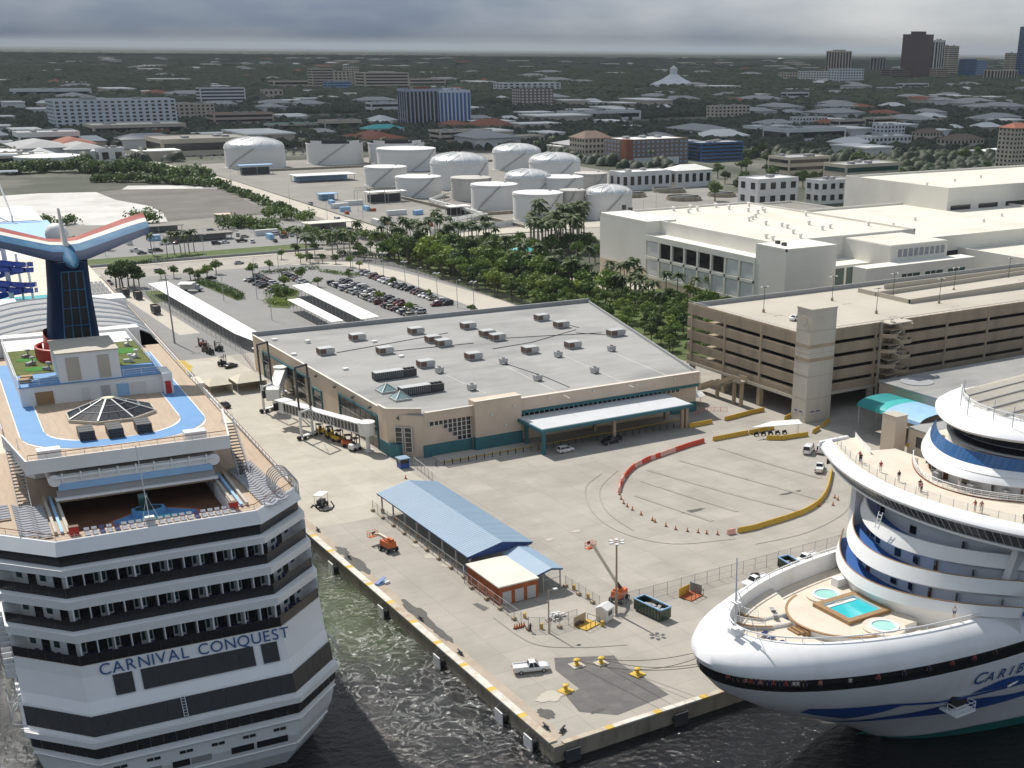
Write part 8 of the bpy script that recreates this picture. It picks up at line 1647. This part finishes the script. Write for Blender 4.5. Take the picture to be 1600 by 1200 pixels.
B_('lilac and white striped apartment tower, left of the pair', 625, 688, 199, 140, .55, 'far_lilac', 'brown_roof', 12, 9, 'fins', 'glass_dark', extra=crown_top('tile_roof')); B_('lilac and white striped apartment tower with an arched crown, right of the pair', 678, 734, 198, 142, .55, 'apt_white', 'far_lilac', 12, 8, 'fins', 'glass_blue', extra=crown_top('apt_white'))
B_('white low office left of the striped towers', 572, 626, 178, 161, .4, 'far_white', 'far_grey', 2, 6, 'bands'); B_('white mid-rise with a blue sign block', 770, 866, 147, 130, .3, 'far_white', 'far_white', 4, 10); B_('brown and beige apartment house right of centre', 802, 862, 166, 139, .5, 'far_brown', 'far_grey', 6, 8, 'punched', 'far_white'); B_('long low white store in the middle distance', 868, 992, 188, 175, .3, 'far_white', 'far_grey', 1, 10, 'bands')
B_('brown roofed hotel wing with small windows', 897, 960, 250, 216, .9, 'far_beige', 'brown_roof', 4, 7, top='hip'); B_('grey-brown seven storey hotel with a pale base', 950, 1076, 258, 219, .55, 'far_brown', 'far_white', 6, 13, 'punched', 'far_blue', extra=lambda o, W, D_, h: (MB().box(-.3, -.3, 0, W*.1, D_*.25, h+1).out('brick_corner', M['brick'], o), MB().box(W*.12, -.3, 0, W*.85, -.13, h*.3).out('pale_base', M['far_white'], o))); B_('dark blue glass office right of the brown hotel', 1074, 1162, 252, 224, .5, 'glass_blue', 'far_grey', 5, 6, 'bands', 'glass_dark')
B_('beige flat apartment house far right of centre', 1103, 1168, 187, 166, .3, 'far_beige', 'far_grey', 4, 9); B_('wide low hall with a pale hipped roof', 1084, 1172, 222, 213, .5, 'far_white', 'roof_white', 1, 6, 'bands', top='hip')
B_('pale slender downtown tower with a crown', 1296, 1332, 113, 80, .8, 'far_beige', 'far_grey', 14, 5, 'fins', extra=crown_top('far_beige')); B_('tallest dark brown downtown tower', 1413, 1456, 124, 54, .7, 'tower_brown', 'tower_brown', 26, 10, 'bands', 'tower_brown', extra=crown_top('tower_brown')); B_('white downtown tower behind the brown one', 1456, 1474, 121, 63, .9, 'far_white', 'far_grey', 20, 3, 'fins'); B_('cream downtown tower right of the white one', 1471, 1497, 119, 72, .8, 'far_beige', 'far_grey', 16, 4, 'bands'); B_('dark blue glass downtown block', 1502, 1526, 123, 93, .8, 'glass_blue', 'far_grey', 10, 3, 'bands', 'glass_dark'); B_('blue downtown block right of the dark one', 1524, 1541, 122, 95, .8, 'far_blue', 'far_grey', 10, 3, 'bands', 'glass_blue'); B_('beige downtown podium with tall openings', 1540, 1590, 127, 110, .4, 'far_beige', 'far_grey', 4, 8, 'fins'); B_('banded beige downtown tower at the right', 1572, 1590, 117, 83, .9, 'far_beige', 'far_grey', 12, 3, 'bands'); B_('very tall dark blue tower at the right edge', 1589, 1604, 122, 42, .9, 'glass_blue', 'glass_dark', 24, 3, 'bands', 'glass_dark'); B_('grey downtown tower with a rounded top', 1363, 1385, 112, 90, .8, 'far_grey', 'far_grey', 9, 3, 'fins')
B_('white stepped hospital block downtown, left part', 1250, 1300, 130, 112, .5, 'far_white', 'far_white', 5, 9); B_('white stepped hospital block downtown, right part', 1298, 1350, 133, 108, .5, 'apt_white', 'far_white', 6, 9); B_('low beige block left of the white hospital', 1217, 1250, 126, 114, .4, 'far_beige', 'far_grey', 3, 6); B_('red-brown banded office at the foot of the brown tower', 1380, 1422, 125, 109, .5, 'far_brown', 'far_grey', 5, 5, 'bands'); B_('pinkish banded office right of the brown tower', 1455, 1482, 125, 107, .5, 'far_pink', 'far_grey', 6, 4, 'bands'); B_('white low office among the downtown trees', 1400, 1450, 142, 131, .3, 'far_white', 'far_white', 2, 7, 'bands'); B_('white low office nearer among the trees', 1370, 1402, 146, 137, .4, 'far_white', 'far_white', 2, 5, 'bands'); B_('white condominium left among the trees', 1220, 1262, 158, 145, .3, 'far_white', 'far_grey', 2, 6, 'bands')
B_('beige residential tower with a red roof at the right edge', 1562, 1612, 282, 200, .7, 'far_beige', 'tile_roof', 12, 6, top='hip')
B_('office with deep white balconies behind the white hall', 1208, 1300, 280, 247, .6, 'far_beige', 'far_grey', 3, 6, 'bands'); B_('dark glass office with a beige frame', 1292, 1408, 288, 258, .45, 'far_beige', 'far_grey', 2, 6, 'bands', 'glass_green'); B_('plain white industrial block behind the convention roof', 1160, 1250, 322, 281, .6, 'far_white', 'far_white', 2, 4, 'punched'); B_('white industrial block with a tall doorway', 1262, 1335, 318, 283, .5, 'far_white', 'far_grey', 2, 4, 'punched'); B_('low white store with a blue roof stripe', 1335, 1458, 312, 290, .5, 'far_white', 'sky_blue', 1, 6, 'bands')
B_('white warehouse row in the right middle distance', 1165, 1240, 214, 198, .5, 'far_white', 'far_white', 1, 8, 'bands'); B_('white apartment house with dark windows, right', 1236, 1292, 200, 184, .4, 'far_white', 'far_grey', 3, 9); B_('light blue apartment house, right middle distance', 1368, 1416, 214, 196, .6, 'apt_white', 'far_white', 3, 6); B_('flat white store with dark bays, right', 1340, 1425, 232, 214, .4, 'far_white', 'far_white', 2, 10, 'punched'); B_('long grey roofed warehouse, right', 1200, 1325, 222, 202, .5, 'far_white', 'far_grey', 1, 9, 'bands'); B_('brownish villa block with arches, right', 1470, 1540, 236, 218, .5, 'far_beige', 'brown_roof', 2, 8, top='hip'); B_('brown roofed villa block left of the arches', 1430, 1475, 222, 207, .6, 'far_beige', 'brown_roof', 2, 6, top='hip'); B_('beige low block in the trees, right', 1298, 1352, 206, 188, .4, 'far_beige', 'far_grey', 2, 7, 'bands'); B_('square beige office on stilts, right', 1352, 1402, 199, 185, .5, 'far_beige', 'far_beige', 2, 5, 'bands')
B_('long pale industrial hall beside the round basins', 952, 1045, 297, 270, .4, 'far_white', 'roof_white', 1, 7, 'punched'); B_('pale industrial hall with a tented roof', 1040, 1112, 292, 266, .5, 'far_white', 'roof_white', 1, 5, 'punched', top='hip'); B_('red tile roofed hall behind the tanks', 728, 802, 207, 196, .6, 'far_beige', 'tile_roof', 1, 8, top='hip'); B_('beige office block behind the domed tanks', 672, 762, 228, 205, .4, 'far_beige', 'far_grey', 3, 10, 'bands'); B_('low arcaded beige building behind the domed tanks', 760, 845, 226, 214, .4, 'far_beige', 'far_beige', 1, 10, 'punched')
B_('wide grey roofed warehouse left of the tanks', 228, 382, 243, 218, .7, 'far_beige', 'gravel_ground', 1, 9, 'bands'); B_('pale shed with a long sloping roof, far left', 22, 112, 236, 208, .6, 'far_white', 'far_grey', 1, 6, 'bands'); B_('pale shed behind the sloping roofed one', 70, 110, 222, 204, .5, 'far_white', 'far_grey', 1, 5, 'bands'); B_('flat pale warehouse at the left edge', -20, 60, 262, 243, .5, 'far_beige', 'far_white', 1, 5, 'bands'); B_('small silo-like white block near the scrub', 150, 192, 256, 233, .7, 'far_white', 'far_grey', 1, 2, 'punched'); B_('low brick-topped store above the grey warehouse', 232, 262, 216, 204, .6, 'brick', 'brick', 1, 3, 'bands')
B_('teal roofed arcade among palms behind the left tanks', 412, 486, 206, 194, .3, 'far_beige', 'teal_light', 1, 8, 'bands'); B_('beige shop with a flat roof behind the tanks', 498, 560, 207, 189, .5, 'far_beige', 'far_pink', 1, 6, 'bands'); B_('teal roofed shops behind the open tanks', 562, 625, 212, 201, .4, 'far_white', 'teal_light', 1, 6, top='hip'); B_('white office left of the white slab', 18, 115, 156, 140, .3, 'far_white', 'far_white', 1, 10, 'bands'); B_('white low house row at the far left', 60, 118, 150, 140, .3, 'far_white', 'far_white', 1, 8, 'bands'); B_('beige apartment roofs in the trees, left', 408, 440, 157, 141, .6, 'far_beige', 'far_grey', 2, 4)
B_('green roofed gate house among the belt trees', 800, 838, 414, 393, .8, 'far_beige', 'teal_light', 1, 3, 'punched', top='hip')
o = thing('shrine_roof', 'white tent-shaped church roof with a small cupola', 'church', (*at(1052, 137).to_2d(), 0)); MB().lathe([(62, 0), (60, 8), (30, 20), (10, 32), (9, 40), (0, 48)], 12).out('roof', M['apt_white'], o); MB().lathe([(9.5, 38), (9.5, 46), (0, 54)], 10).out('cupola', M['far_white'], o); FOOT.append((o.location.x-60, o.location.y-60, o.location.x+60, o.location.y+60))
o = thing('radio_mast', 'thin radio mast on the far horizon', 'mast', (*at(1139, 84.5).to_2d(), 0)); MB().cyl((0, 0, 0), (0, 0, 150), 3, 4, 1.5).out('mast', M['far_grey'], o)
rh = random.Random(17); HM = {}
def house_mesh(k):
    W, D_, h = 12+4*k, 9+2*k, 4+.6*k; w = MB().box(-W/2, -D_/2, 0, W/2, D_/2, h).mesh('wall', M['far_white' if k % 2 else 'far_beige'])
    r = (MB().box(-W/2-.4, -D_/2-.4, h, W/2+.4, D_/2+.4, h+.8) if k in (1, 4) else MB()._a([(-W/2-.8, -D_/2-.8, h), (W/2+.8, -D_/2-.8, h), (W/2+.8, D_/2+.8, h), (-W/2-.8, D_/2+.8, h), (-W*.25, 0, h+3), (W*.25, 0, h+3)], [(0, 1, 5, 4), (1, 2, 5), (2, 3, 4, 5), (3, 0, 4)])).mesh('roof', M[('far_white', 'roof_white', 'tile_roof', 'far_grey', 'roof_white')[k]])
    return w, r
HMS = [house_mesh(k) for k in range(5)]
HL = []
for i in range(330):
    x, y = rh.uniform(-20, 1620), 92+160*rh.random()**1.6; p = at(x, y); k = rh.choice((0, 1, 1, 3, 3, 4, 1, 2)); s = rh.uniform(1., 2.8)+(p-CAM).length/4500
    if any(a-8 < p.x < c+8 and b-8 < p.y < d+8 for a, b, c, d in FOOT) or (p.x < 480 and p.y < 1010): continue
    HL.append((x, p, k, s)); FOOT.append((p.x-8*s, p.y-8*s, p.x+8*s, p.y+8*s))
HX = [0]*5
for x, p, k, s in sorted(HL, key=lambda q: q[0]):
    c_ = ('beige house with a pale roof', 'small flat white building', 'house with a red tile roof', 'white house with a grey roof', 'flat roofed beige house')[k]
    o = thing('house', f'{c_} in the far town, {nth(HX[k])} such from the left', 'house', (p.x, p.y, 0), rh.choice((0, PI/2)), 'houses among the far trees'); o.scale = (s, s, s**.5); put('wall', HMS[k][0], o); put('roof', HMS[k][1], o); HX[k] += 1

# ================================================================ vegetation
rv = random.Random(31)
def leaf_cloud(mb, lobes, n, s, r):
    "n small leaf faces spread through the volume of several lobes"
    for i in range(n):
        cx, cy_, cz, rx, rz_ = r.choice(lobes); a, b = r.uniform(0, 2*PI), math.acos(r.uniform(-.6, 1)); q = r.uniform(.55, 1.05)
        p = Vector((cx+rx*q*math.sin(b)*math.cos(a), cy_+rx*q*math.sin(b)*math.sin(a), cz+rz_*q*math.cos(b)))
        nrm = Vector((r.gauss(0, .7)+math.sin(b)*math.cos(a), r.gauss(0, .7)+math.sin(b)*math.sin(a), r.gauss(.4, .6)+math.cos(b))).normalized(); t = nrm.orthogonal().normalized(); u = nrm.cross(t); k = s*r.uniform(.6, 1.3)
        mb._a([p-t*k, p+u*k*.6, p+t*k, p-u*k*.6], [(0, 1, 2, 3)])
TREES = []
for v in range(5):
    r = random.Random(100+v); H0 = 7.5; tr = MB().cyl((0, 0, 0), (.15, .1, H0*.42), .28, 8, .2); lob = []
    for k in range(7):
        a = 2*PI*k/7+r.uniform(-.3, .3); d = r.uniform(.9, 2.5); z = H0*r.uniform(.5, .82); tr.cyl((.15, .1, H0*.4), (d*math.cos(a), d*math.sin(a), z), .13, 5, .05); lob.append((d*math.cos(a), d*math.sin(a), z, r.uniform(1.2, 2.0), r.uniform(.9, 1.5)))
    lob.append((0, 0, H0*.85, 1.7, 1.3)); cr = MB(); leaf_cloud(cr, lob, 640, .42, r)
    TREES.append((tr.mesh('trunk', M['bark']), cr.mesh('crown', M[('leaf', 'leaf_dark', 'leaf_bright', 'leaf', 'leaf_dark')[v]])))
def tree(label, x, y, s, v, grp, name='leafy_tree', z=0.):
    o = thing(name, label, 'tree', (x, y, z), rv.uniform(0, 6.28), grp); o.scale = (s*rv.uniform(.9, 1.15), s*rv.uniform(.9, 1.15), s*rv.uniform(.88, 1.1)); put('trunk', TREES[v][0], o); put('crown', TREES[v][1], o); return o
PALMS = []
for v in range(3):
    r = random.Random(200+v); H0 = 9.; lean = r.uniform(-.5, .5); pts = [(lean*(k/6)**2, 0, H0*k/6) for k in range(7)]; tr = MB()
    for k, (a, b) in enumerate(zip(pts[:-1], pts[1:])): tr.cyl(a, b, .22-.015*k, 7, .205-.015*k)
    cr = MB(); top = Vector(pts[-1])
    for k in range(20):
        a = 2*PI*k/20+r.uniform(-.15, .15); el = r.uniform(-.35, 1.1); d = Vector((math.cos(a), math.sin(a), 0)); L_ = r.uniform(2.1, 2.9); P = []
        for j in range(6): t = j/5; P.append(top+d*(L_*t*math.cos(el*.6))+Vector((0, 0, L_*t*math.sin(el)-1.6*t*t*L_*.45)))
        sd = d.cross(Vector((0, 0, 1)))
        for j in range(5):
            w0, w1 = .5*math.sin(PI*(.12+.85*j/5)), .5*math.sin(PI*(.12+.85*(j+1)/5))
            for e in (-1, 1): cr._a([P[j], P[j+1], P[j+1]+sd*e*w1-Vector((0, 0, w1*.55)), P[j]+sd*e*w0-Vector((0, 0, w0*.55))], [(0, 1, 2, 3)])
    PALMS.append((tr.mesh('trunk', M['bark_pale']), cr.mesh('crown', M['palm_leaf'])))
def palm(label, x, y, s, grp):
    o = thing('palm_tree', label, 'palm tree', (x, y, 0), rv.uniform(0, 6.28), grp); v = rv.randrange(3); o.scale = (s*1.15, s*1.15, s*rv.uniform(.85, 1.2)); put('trunk', PALMS[v][0], o); put('crown', PALMS[v][1], o)
# green belt beside the black fence
for r_ in range(9):
    x0 = 157.5+r_*7.0; n = 0
    for k in range(38):
        y = 420-k*6.4+rv.uniform(-2, 2); x = x0+rv.uniform(-2, 2)
        if y < 182 or (x > 194 and y > 300) or (x > 196 and y > 262) or (y > 395 and x > 180) or (197 < x and 372 < y < 400) or (x > 196 and y < 200) or (195 < x < 222 and 380 < y < 396): continue
        if y < 232 and x < 156: continue
        tree(f'leafy tree in the green belt, {nth(r_)} row from fence, {nth(n)} from the road', x, y, rv.choice((.7, .9, 1., 1.15, 1.3, 1.6) if y > 275 else (.6, .7, .85, .95))*rv.uniform(.9, 1.1), rv.choice((0, 0, 1, 2, 2, 3, 3, 4)), 'trees of the green belt'); n += 1
for i, (x, y, s) in enumerate(((955, 470, .95), (965, 472, 1), (975, 474, 1), (985, 476, 1), (993, 480, 1), (1003, 481, .95), (1012, 483, 1), (1022, 486, 1), (1031, 491, 1), (1040, 466, 1.15), (1058, 470, 1.2), (1083, 472, 1.15), (900, 452, 1), (920, 455, 1), (1105, 470, .9))):
    p = at(x, y); palm(f'palm in front of the convention centre wall, {nth(sorted([955, 965, 975, 985, 993, 1003, 1012, 1022, 1031, 1040, 1058, 1083, 900, 920, 1105]).index(x))} from the left', p.x, p.y, s, 'palms before the convention centre')
n = 0
for i, x in enumerate(sorted(590+i*4.7+rv.uniform(-2, 2) for i in range(40))): p = at(x, 382+rv.uniform(-12, 14)); palm(f'palm along the street in front of the tank farm, {nth(i)} from the left', p.x, p.y, rv.uniform(1.0, 1.4), 'palms along the tank farm street')
for i, x in enumerate(sorted(828+i*2.9+rv.uniform(-2, 2) for i in range(30))): p = at(x, 388+rv.uniform(-16, 14)); palm(f'tall palm in the dense clump left of the convention centre, {nth(i)} from the left', p.x, p.y, rv.uniform(1.5, 1.9), 'tall palms left of the convention centre')
for i in range(22): x = 760+i*8.5; p = at(x, 402+rv.uniform(-14, 12)); tree(f'dark round tree behind the green gate house, {nth(i)} from the left', p.x, p.y, rv.uniform(1.0, 1.35), rv.choice((1, 4, 0)), 'trees behind the gate house')
for i in range(24): x = 560+i*9.5; p = at(x, 392+rv.uniform(-6, 16)); tree(f'tree on the road bank before the tank farm palms, {nth(i)} from the left', p.x, p.y, rv.uniform(.7, 1.1), rv.choice((0, 1, 2, 4)), 'trees on the road bank')
for i, (x, y, s, v) in enumerate(((182, 450, 1.3, 1), (192, 448, 1.35, 4), (201, 447, 1.3, 1), (210, 448, 1.2, 4), (218, 449, 1., 1), (188, 452, 1.2, 4), (252, 436, .6, 0), (272, 434, .7, 3), (298, 437, .75, 0), (312, 441, .7, 3), (324, 437, .8, 0), (338, 428, .8, 3), (395, 432, .7, 0), (421, 423, .6, 3), (440, 405, .55, 2), (504, 411, .6, 0), (525, 412, .6, 3), (548, 417, .65, 0), (562, 420, .5, 2), (545, 432, .5, 3), (614, 448, .5, 0), (671, 468, .5, 3), (738, 492, .5, 0), (471, 440, .7, 2), (497, 448, .6, 0), (592, 470, .6, 2), (640, 488, .55, 0), (445, 452, .8, 2), (433, 462, .7, 3), (448, 470, .7, 0), (462, 398, .7, 4), (470, 412, .6, 2), (485, 412, .6, 3), (492, 397, .7, 4))):
    p = at(x, y); tree(f'small {"dark " if v in (1, 4) else "bright " if v == 2 else ""}tree of the car park plantings, {nth(sorted([(182, 450), (192, 448), (201, 447), (210, 448), (218, 449), (188, 452), (252, 436), (272, 434), (298, 437), (312, 441), (324, 437), (338, 428), (395, 432), (421, 423), (440, 405), (504, 411), (525, 412), (548, 417), (562, 420), (545, 432), (614, 448), (671, 468), (738, 492), (471, 440), (497, 448), (592, 470), (640, 488), (445, 452), (433, 462), (448, 470), (462, 398), (470, 412), (485, 412), (492, 397)]).index((x, y)))} from the left', p.x, p.y, s, v, 'trees of the car park')
for i, (x, y, s) in enumerate(((238, 398, 1.0), (262, 402, .9), (273, 398, 1.), (283, 396, 1.1), (296, 396, 1.1), (304, 394, 1.0), (290, 399, .9), (479, 408, 1.4), (481, 400, 1.2), (466, 395, 1.3), (520, 398, 1.2), (528, 396, 1.1), (538, 395, 1.2), (547, 392, 1.2), (560, 390, 1.2))): p = at(x, y); palm(f'palm on the grass verge of the road, {nth(sorted([238, 262, 273, 283, 296, 304, 290, 479, 481, 466, 520, 528, 538, 547, 560]).index(x))} from the left', p.x, p.y, s, 'palms on the road verge')
def hedge(label, pix, w, h, v='hedge', n=None):
    P = [at(*q) for q in pix]; mb = MB(); r = random.Random(label); L_ = sum((b-a).length for a, b in zip(P[:-1], P[1:])); lob = []
    for a, b in zip(P[:-1], P[1:]):
        for k in range(max(2, int((b-a).length/1.2))): q = a.lerp(b, k/max(2, int((b-a).length/1.2))); lob.append((q.x+r.uniform(-.3, .3)*w, q.y+r.uniform(-.3, .3)*w, h*.45, w*.6, h*.6))
    leaf_cloud(mb, lob, int(min(6000, L_*w*h*7+200)), .32, r); o = mb.out('hedge', M['leaf' if v == 'hedge' else v]); return tag(o, label, 'hedge', 'hedges of the car park')
hedge('clipped hedge along the road side of the car park', [(412, 428), (470, 422), (498, 420)], 2.2, 1.6, 'leaf_dark'); hedge('overgrown hedge beside the parked box truck', [(312, 442), (345, 452), (378, 468)], 4.0, 2.2); hedge('bushy planting at the head of the two white shelters', [(425, 470), (450, 478)], 6, 1.8, 'leaf_bright'); hedge('bushy island between the car rows and shelters', [(428, 462), (462, 458)], 6, 2.2); hedge('low hedge at the lane beside the black fence', [(505, 425), (560, 432)], 2.5, 1.4); hedge('hedge before the road wall at the left', [(180, 416), (240, 410), (300, 404)], 2.5, 1.8, 'leaf_dark'); hedge('dark hedge along the tank farm street', [(530, 398), (600, 404), (660, 392)], 3, 2.4, 'leaf_dark')
sheet('grass_island', [at(x, y) for x, y in ((300, 440), (330, 440), (380, 466), (372, 470))], .02, M['grass']); sheet('grass_island', [at(x, y) for x, y in ((225, 455), (268, 453), (262, 470), (240, 474))], .02, M['grass']); sheet('grass_island', [at(x, y) for x, y in ((418, 480), (452, 482), (470, 455), (430, 455))], .02, M['grass'])
# scrub and woods that read as one mass
def mass(name, label, spots, m, leaf_s=.5):
    mb = MB(); r = random.Random(label)
    for x, y, rx, h in spots: leaf_cloud(mb, [(x+r.uniform(-rx, rx)*.7, y+r.uniform(-rx, rx)*.7, h*r.uniform(.3, .7), rx*.55, h*.45) for _ in range(5)], int(60+rx*h*2.2), leaf_s*(1+rx*.06), r)
    o = mb.out(name, M[m]); return tag(o, label, 'shrubs', kind='stuff')
def along(pix, n, rx, h, jit=6): 
    out = []
    for a, b in zip(pix[:-1], pix[1:]):
        for k in range(n): q = at(a[0]+(b[0]-a[0])*k/n+rv.uniform(-jit, jit), a[1]+(b[1]-a[1])*k/n+rv.uniform(-1.5, 1.5)); out.append((q.x, q.y, rx*rv.uniform(.7, 1.3), h*rv.uniform(.7, 1.4)))
    return out
mass('scrub', 'dark scrub along the back of the sand lot', along([(-10, 272), (120, 268), (220, 272), (330, 285)], 16, 8, 8)+along([(150, 283), (260, 285), (335, 292)], 12, 6, 5)+along([(340, 290), (400, 315), (460, 335)], 14, 4, 3.5, 3), 'leaf_dark', .9)
mass('scrub', 'green shrubs between the sand lot and the yards', along([(50, 352), (130, 350)], 10, 4, 4)+along([(212, 350), (245, 348)], 6, 5, 6, 3)+along([(420, 340), (490, 345)], 12, 5, 5)+along([(370, 352), (440, 358)], 10, 4.5, 5)+along([(400, 362), (560, 372), (640, 378)], 14, 4, 4), 'leaf', .6)
mass('scrub', 'dark trees round the yard and workshop', along([(350, 358), (395, 352)], 8, 5, 6)+along([(480, 382), (560, 380)], 10, 4, 5)+along([(90, 392), (170, 392)], 8, 4, 5), 'leaf_dark', .6)
for i, (x, y) in enumerate(sorted((rv.uniform(690, 1010), 0) for _ in range(34))): p = at(x, 405+(x-690)*.2+rv.uniform(-14, 14)); palm(f'palm rising out of the green belt canopy, {nth(i)} from the left', p.x, p.y, rv.uniform(1.0, 1.35), 'palms in the green belt')
# the wooded town reaching to the horizon: crowns as small jagged domes in three bands
def canopy(name, label, seed, n, d0, d1, r0, r1, m='leaf_far'):
    g_ = np.random.default_rng(seed); k = int(n*1.0); d = np.sqrt(g_.uniform(d0*d0, d1*d1, k)); a = YAW+g_.uniform(-.54, .40, k); x = CAM.x+d*np.sin(a); y = CAM.y+d*np.cos(a); ok = ~((x < 505) & (y < 985)) & ~((x < 590) & (y < 470))
    gaps = np.sin(x*.011+np.sin(y*.007)*2)+np.sin(y*.013+1.7+np.sin(x*.005)*2); ok &= gaps > (-1.4 if d0 > 2500 else -1.25)
    for (a0, b0, a1, b1) in FOOT: ok &= ~((x > a0) & (x < a1) & (y > b0-12) & (y < b1))
    x, y = x[ok], y[ok]; k = len(x); R_ = g_.uniform(r0, r1, k); Hh = R_*g_.uniform(.8, 1.3, k)
    Hh = np.minimum(Hh*1.2, g_.uniform(8, 14, k))
    ph = g_.uniform(0, 6.28, k); V = np.zeros((k, 13, 3)); t = np.arange(6)*PI/3
    for j in range(6):
        q0, q1 = R_*g_.uniform(.75, 1.2, k), R_*g_.uniform(.4, .85, k)
        V[:, j, 0] = x+q0*np.cos(ph+t[j]); V[:, j, 1] = y+q0*np.sin(ph+t[j]); V[:, j, 2] = Hh*g_.uniform(.0, .3, k)
        V[:, 6+j, 0] = x+q1*np.cos(ph+t[j]+.5); V[:, 6+j, 1] = y+q1*np.sin(ph+t[j]+.5); V[:, 6+j, 2] = Hh*g_.uniform(.6, .95, k)
    V[:, 12, 0] = x+R_*g_.uniform(-.2, .2, k); V[:, 12, 1] = y; V[:, 12, 2] = Hh*1.05
    tri = []
    for j in range(6): i2 = (j+1) % 6; tri += [(j, i2, 6+j), (i2, 6+i2, 6+j), (6+j, 6+i2, 12)]
    Fc = (np.array(tri)[None]+(np.arange(k)*13)[:, None, None]).reshape(-1, 3).astype(np.int32)
    me = bpy.data.meshes.new(name); me.vertices.add(k*13); me.vertices.foreach_set('co', V.reshape(-1)); me.loops.add(len(Fc)*3); me.loops.foreach_set('vertex_index', Fc.reshape(-1)); me.polygons.add(len(Fc)); me.polygons.foreach_set('loop_start', np.arange(0, len(Fc)*3, 3, dtype=np.int32)); me.update(calc_edges=True); me.materials.append(M[m])
    return tag(put(name, me), label, 'woods', kind='stuff')
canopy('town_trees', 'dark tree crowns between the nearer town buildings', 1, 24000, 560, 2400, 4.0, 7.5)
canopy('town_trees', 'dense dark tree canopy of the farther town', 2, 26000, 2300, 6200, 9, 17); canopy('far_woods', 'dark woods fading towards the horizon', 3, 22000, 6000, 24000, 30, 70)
n = 0
for x in sorted(rv.uniform(380, 1200) for _ in range(48)):
    p = at(x, rv.uniform(205, 262))
    if p.y > 960 or p.x > 505: palm(f'slender palm among the buildings behind the tank farm, {nth(n)} from the left', p.x, p.y, rv.uniform(1.1, 1.6), 'palms behind the tank farm'); n += 1
n = 0
for x in sorted(rv.uniform(1110, 1595) for _ in range(70)):
    p = at(x, rv.uniform(240, 318))
    if not any(a < p.x < c and b < p.y < d for a, b, c, d in FOOT): tree(f'dark round tree among the offices behind the convention roof, {nth(n)} from the left', p.x, p.y, rv.uniform(1.1, 1.7), rv.choice((1, 4)), 'trees among the offices'); n += 1
# ================================================================ air: a cloud bank shading the town, and haze
def cloud_mat():
    m = bpy.data.materials.new('cloud'); m.use_nodes = True; N, L = m.node_tree.nodes, m.node_tree.links
    d = N.new('ShaderNodeBsdfDiffuse'); d.inputs['Color'].default_value = (.8, .8, .82, 1); t = N.new('ShaderNodeBsdfTranslucent'); t.inputs['Color'].default_value = (.8, .82, .85, 1); a = N.new('ShaderNodeMixShader'); a.inputs['Fac'].default_value = .6; L.new(d.outputs[0], a.inputs[1]); L.new(t.outputs[0], a.inputs[2])
    tr = N.new('ShaderNodeBsdfTransparent'); g_ = N.new('ShaderNodeNewGeometry'); n = N.new('ShaderNodeTexNoise'); n.inputs['Scale'].default_value = .00075; n.inputs['Detail'].default_value = 4; L.new(g_.outputs['Position'], n.inputs['Vector'])
    r = N.new('ShaderNodeMapRange'); r.inputs['From Min'].default_value = .28; r.inputs['From Max'].default_value = .42; r.inputs['To Min'].default_value = .35; r.inputs['To Max'].default_value = .86; L.new(n.outputs['Fac'], r.inputs['Value'])
    x = N.new('ShaderNodeMixShader'); L.new(r.outputs[0], x.inputs['Fac']); L.new(tr.outputs[0], x.inputs[1]); L.new(a.outputs[0], x.inputs[2]); L.new(x.outputs[0], N['Material Output'].inputs['Surface']); return m
M['cloud'] = cloud_mat(); rc_ = random.Random(4)
CZ = 1500.; fwd = Vector((math.sin(YAW), math.cos(YAW), 0)); sd_ = Vector((fwd.y, -fwd.x, 0)); base = CAM+to_sun*(CZ/to_sun.z)
rows = []
for i, d in enumerate((1420, 1600, 1950, 2700, 3600, 4800, 6200, 8200, 11000, 14500)):
    row = []
    for j in range(25):
        s = (j-12)*(900+d*.12); q = base+fwd*(d+(rc_.uniform(-130, 130) if i < 3 else 0))+sd_*s; row.append((q.x, q.y, CZ+rc_.uniform(-60, 90)+(120 if 0 < i else 0)))
    rows.append(row)
cl_ = MB().loft(rows, False); cl_.loft([[(x, y, z+rc_.uniform(150, 320)) for x, y, z in r_] for r_ in rows], False); tag(cl_.out('cloud', M['cloud'], None, True), 'broad grey cloud bank over the town', 'cloud', kind='stuff')
hm = bpy.data.materials.new('haze'); hm.use_nodes = True; hn = hm.node_tree.nodes; hn.clear(); ho = hn.new('ShaderNodeOutputMaterial'); hv = hn.new('ShaderNodeVolumePrincipled')
hv.inputs['Color'].default_value = (.84, .92, 1.0, 1); hv.inputs['Density'].default_value = .000036; hv.inputs['Anisotropy'].default_value = .1; hm.node_tree.links.new(hv.outputs[0], ho.inputs['Volume'])
tag(MB().box(-61000, -6000, -8, 61000, 61000, 215).out('haze', hm), 'thin bluish haze over the whole port and town', 'haze', kind='stuff')
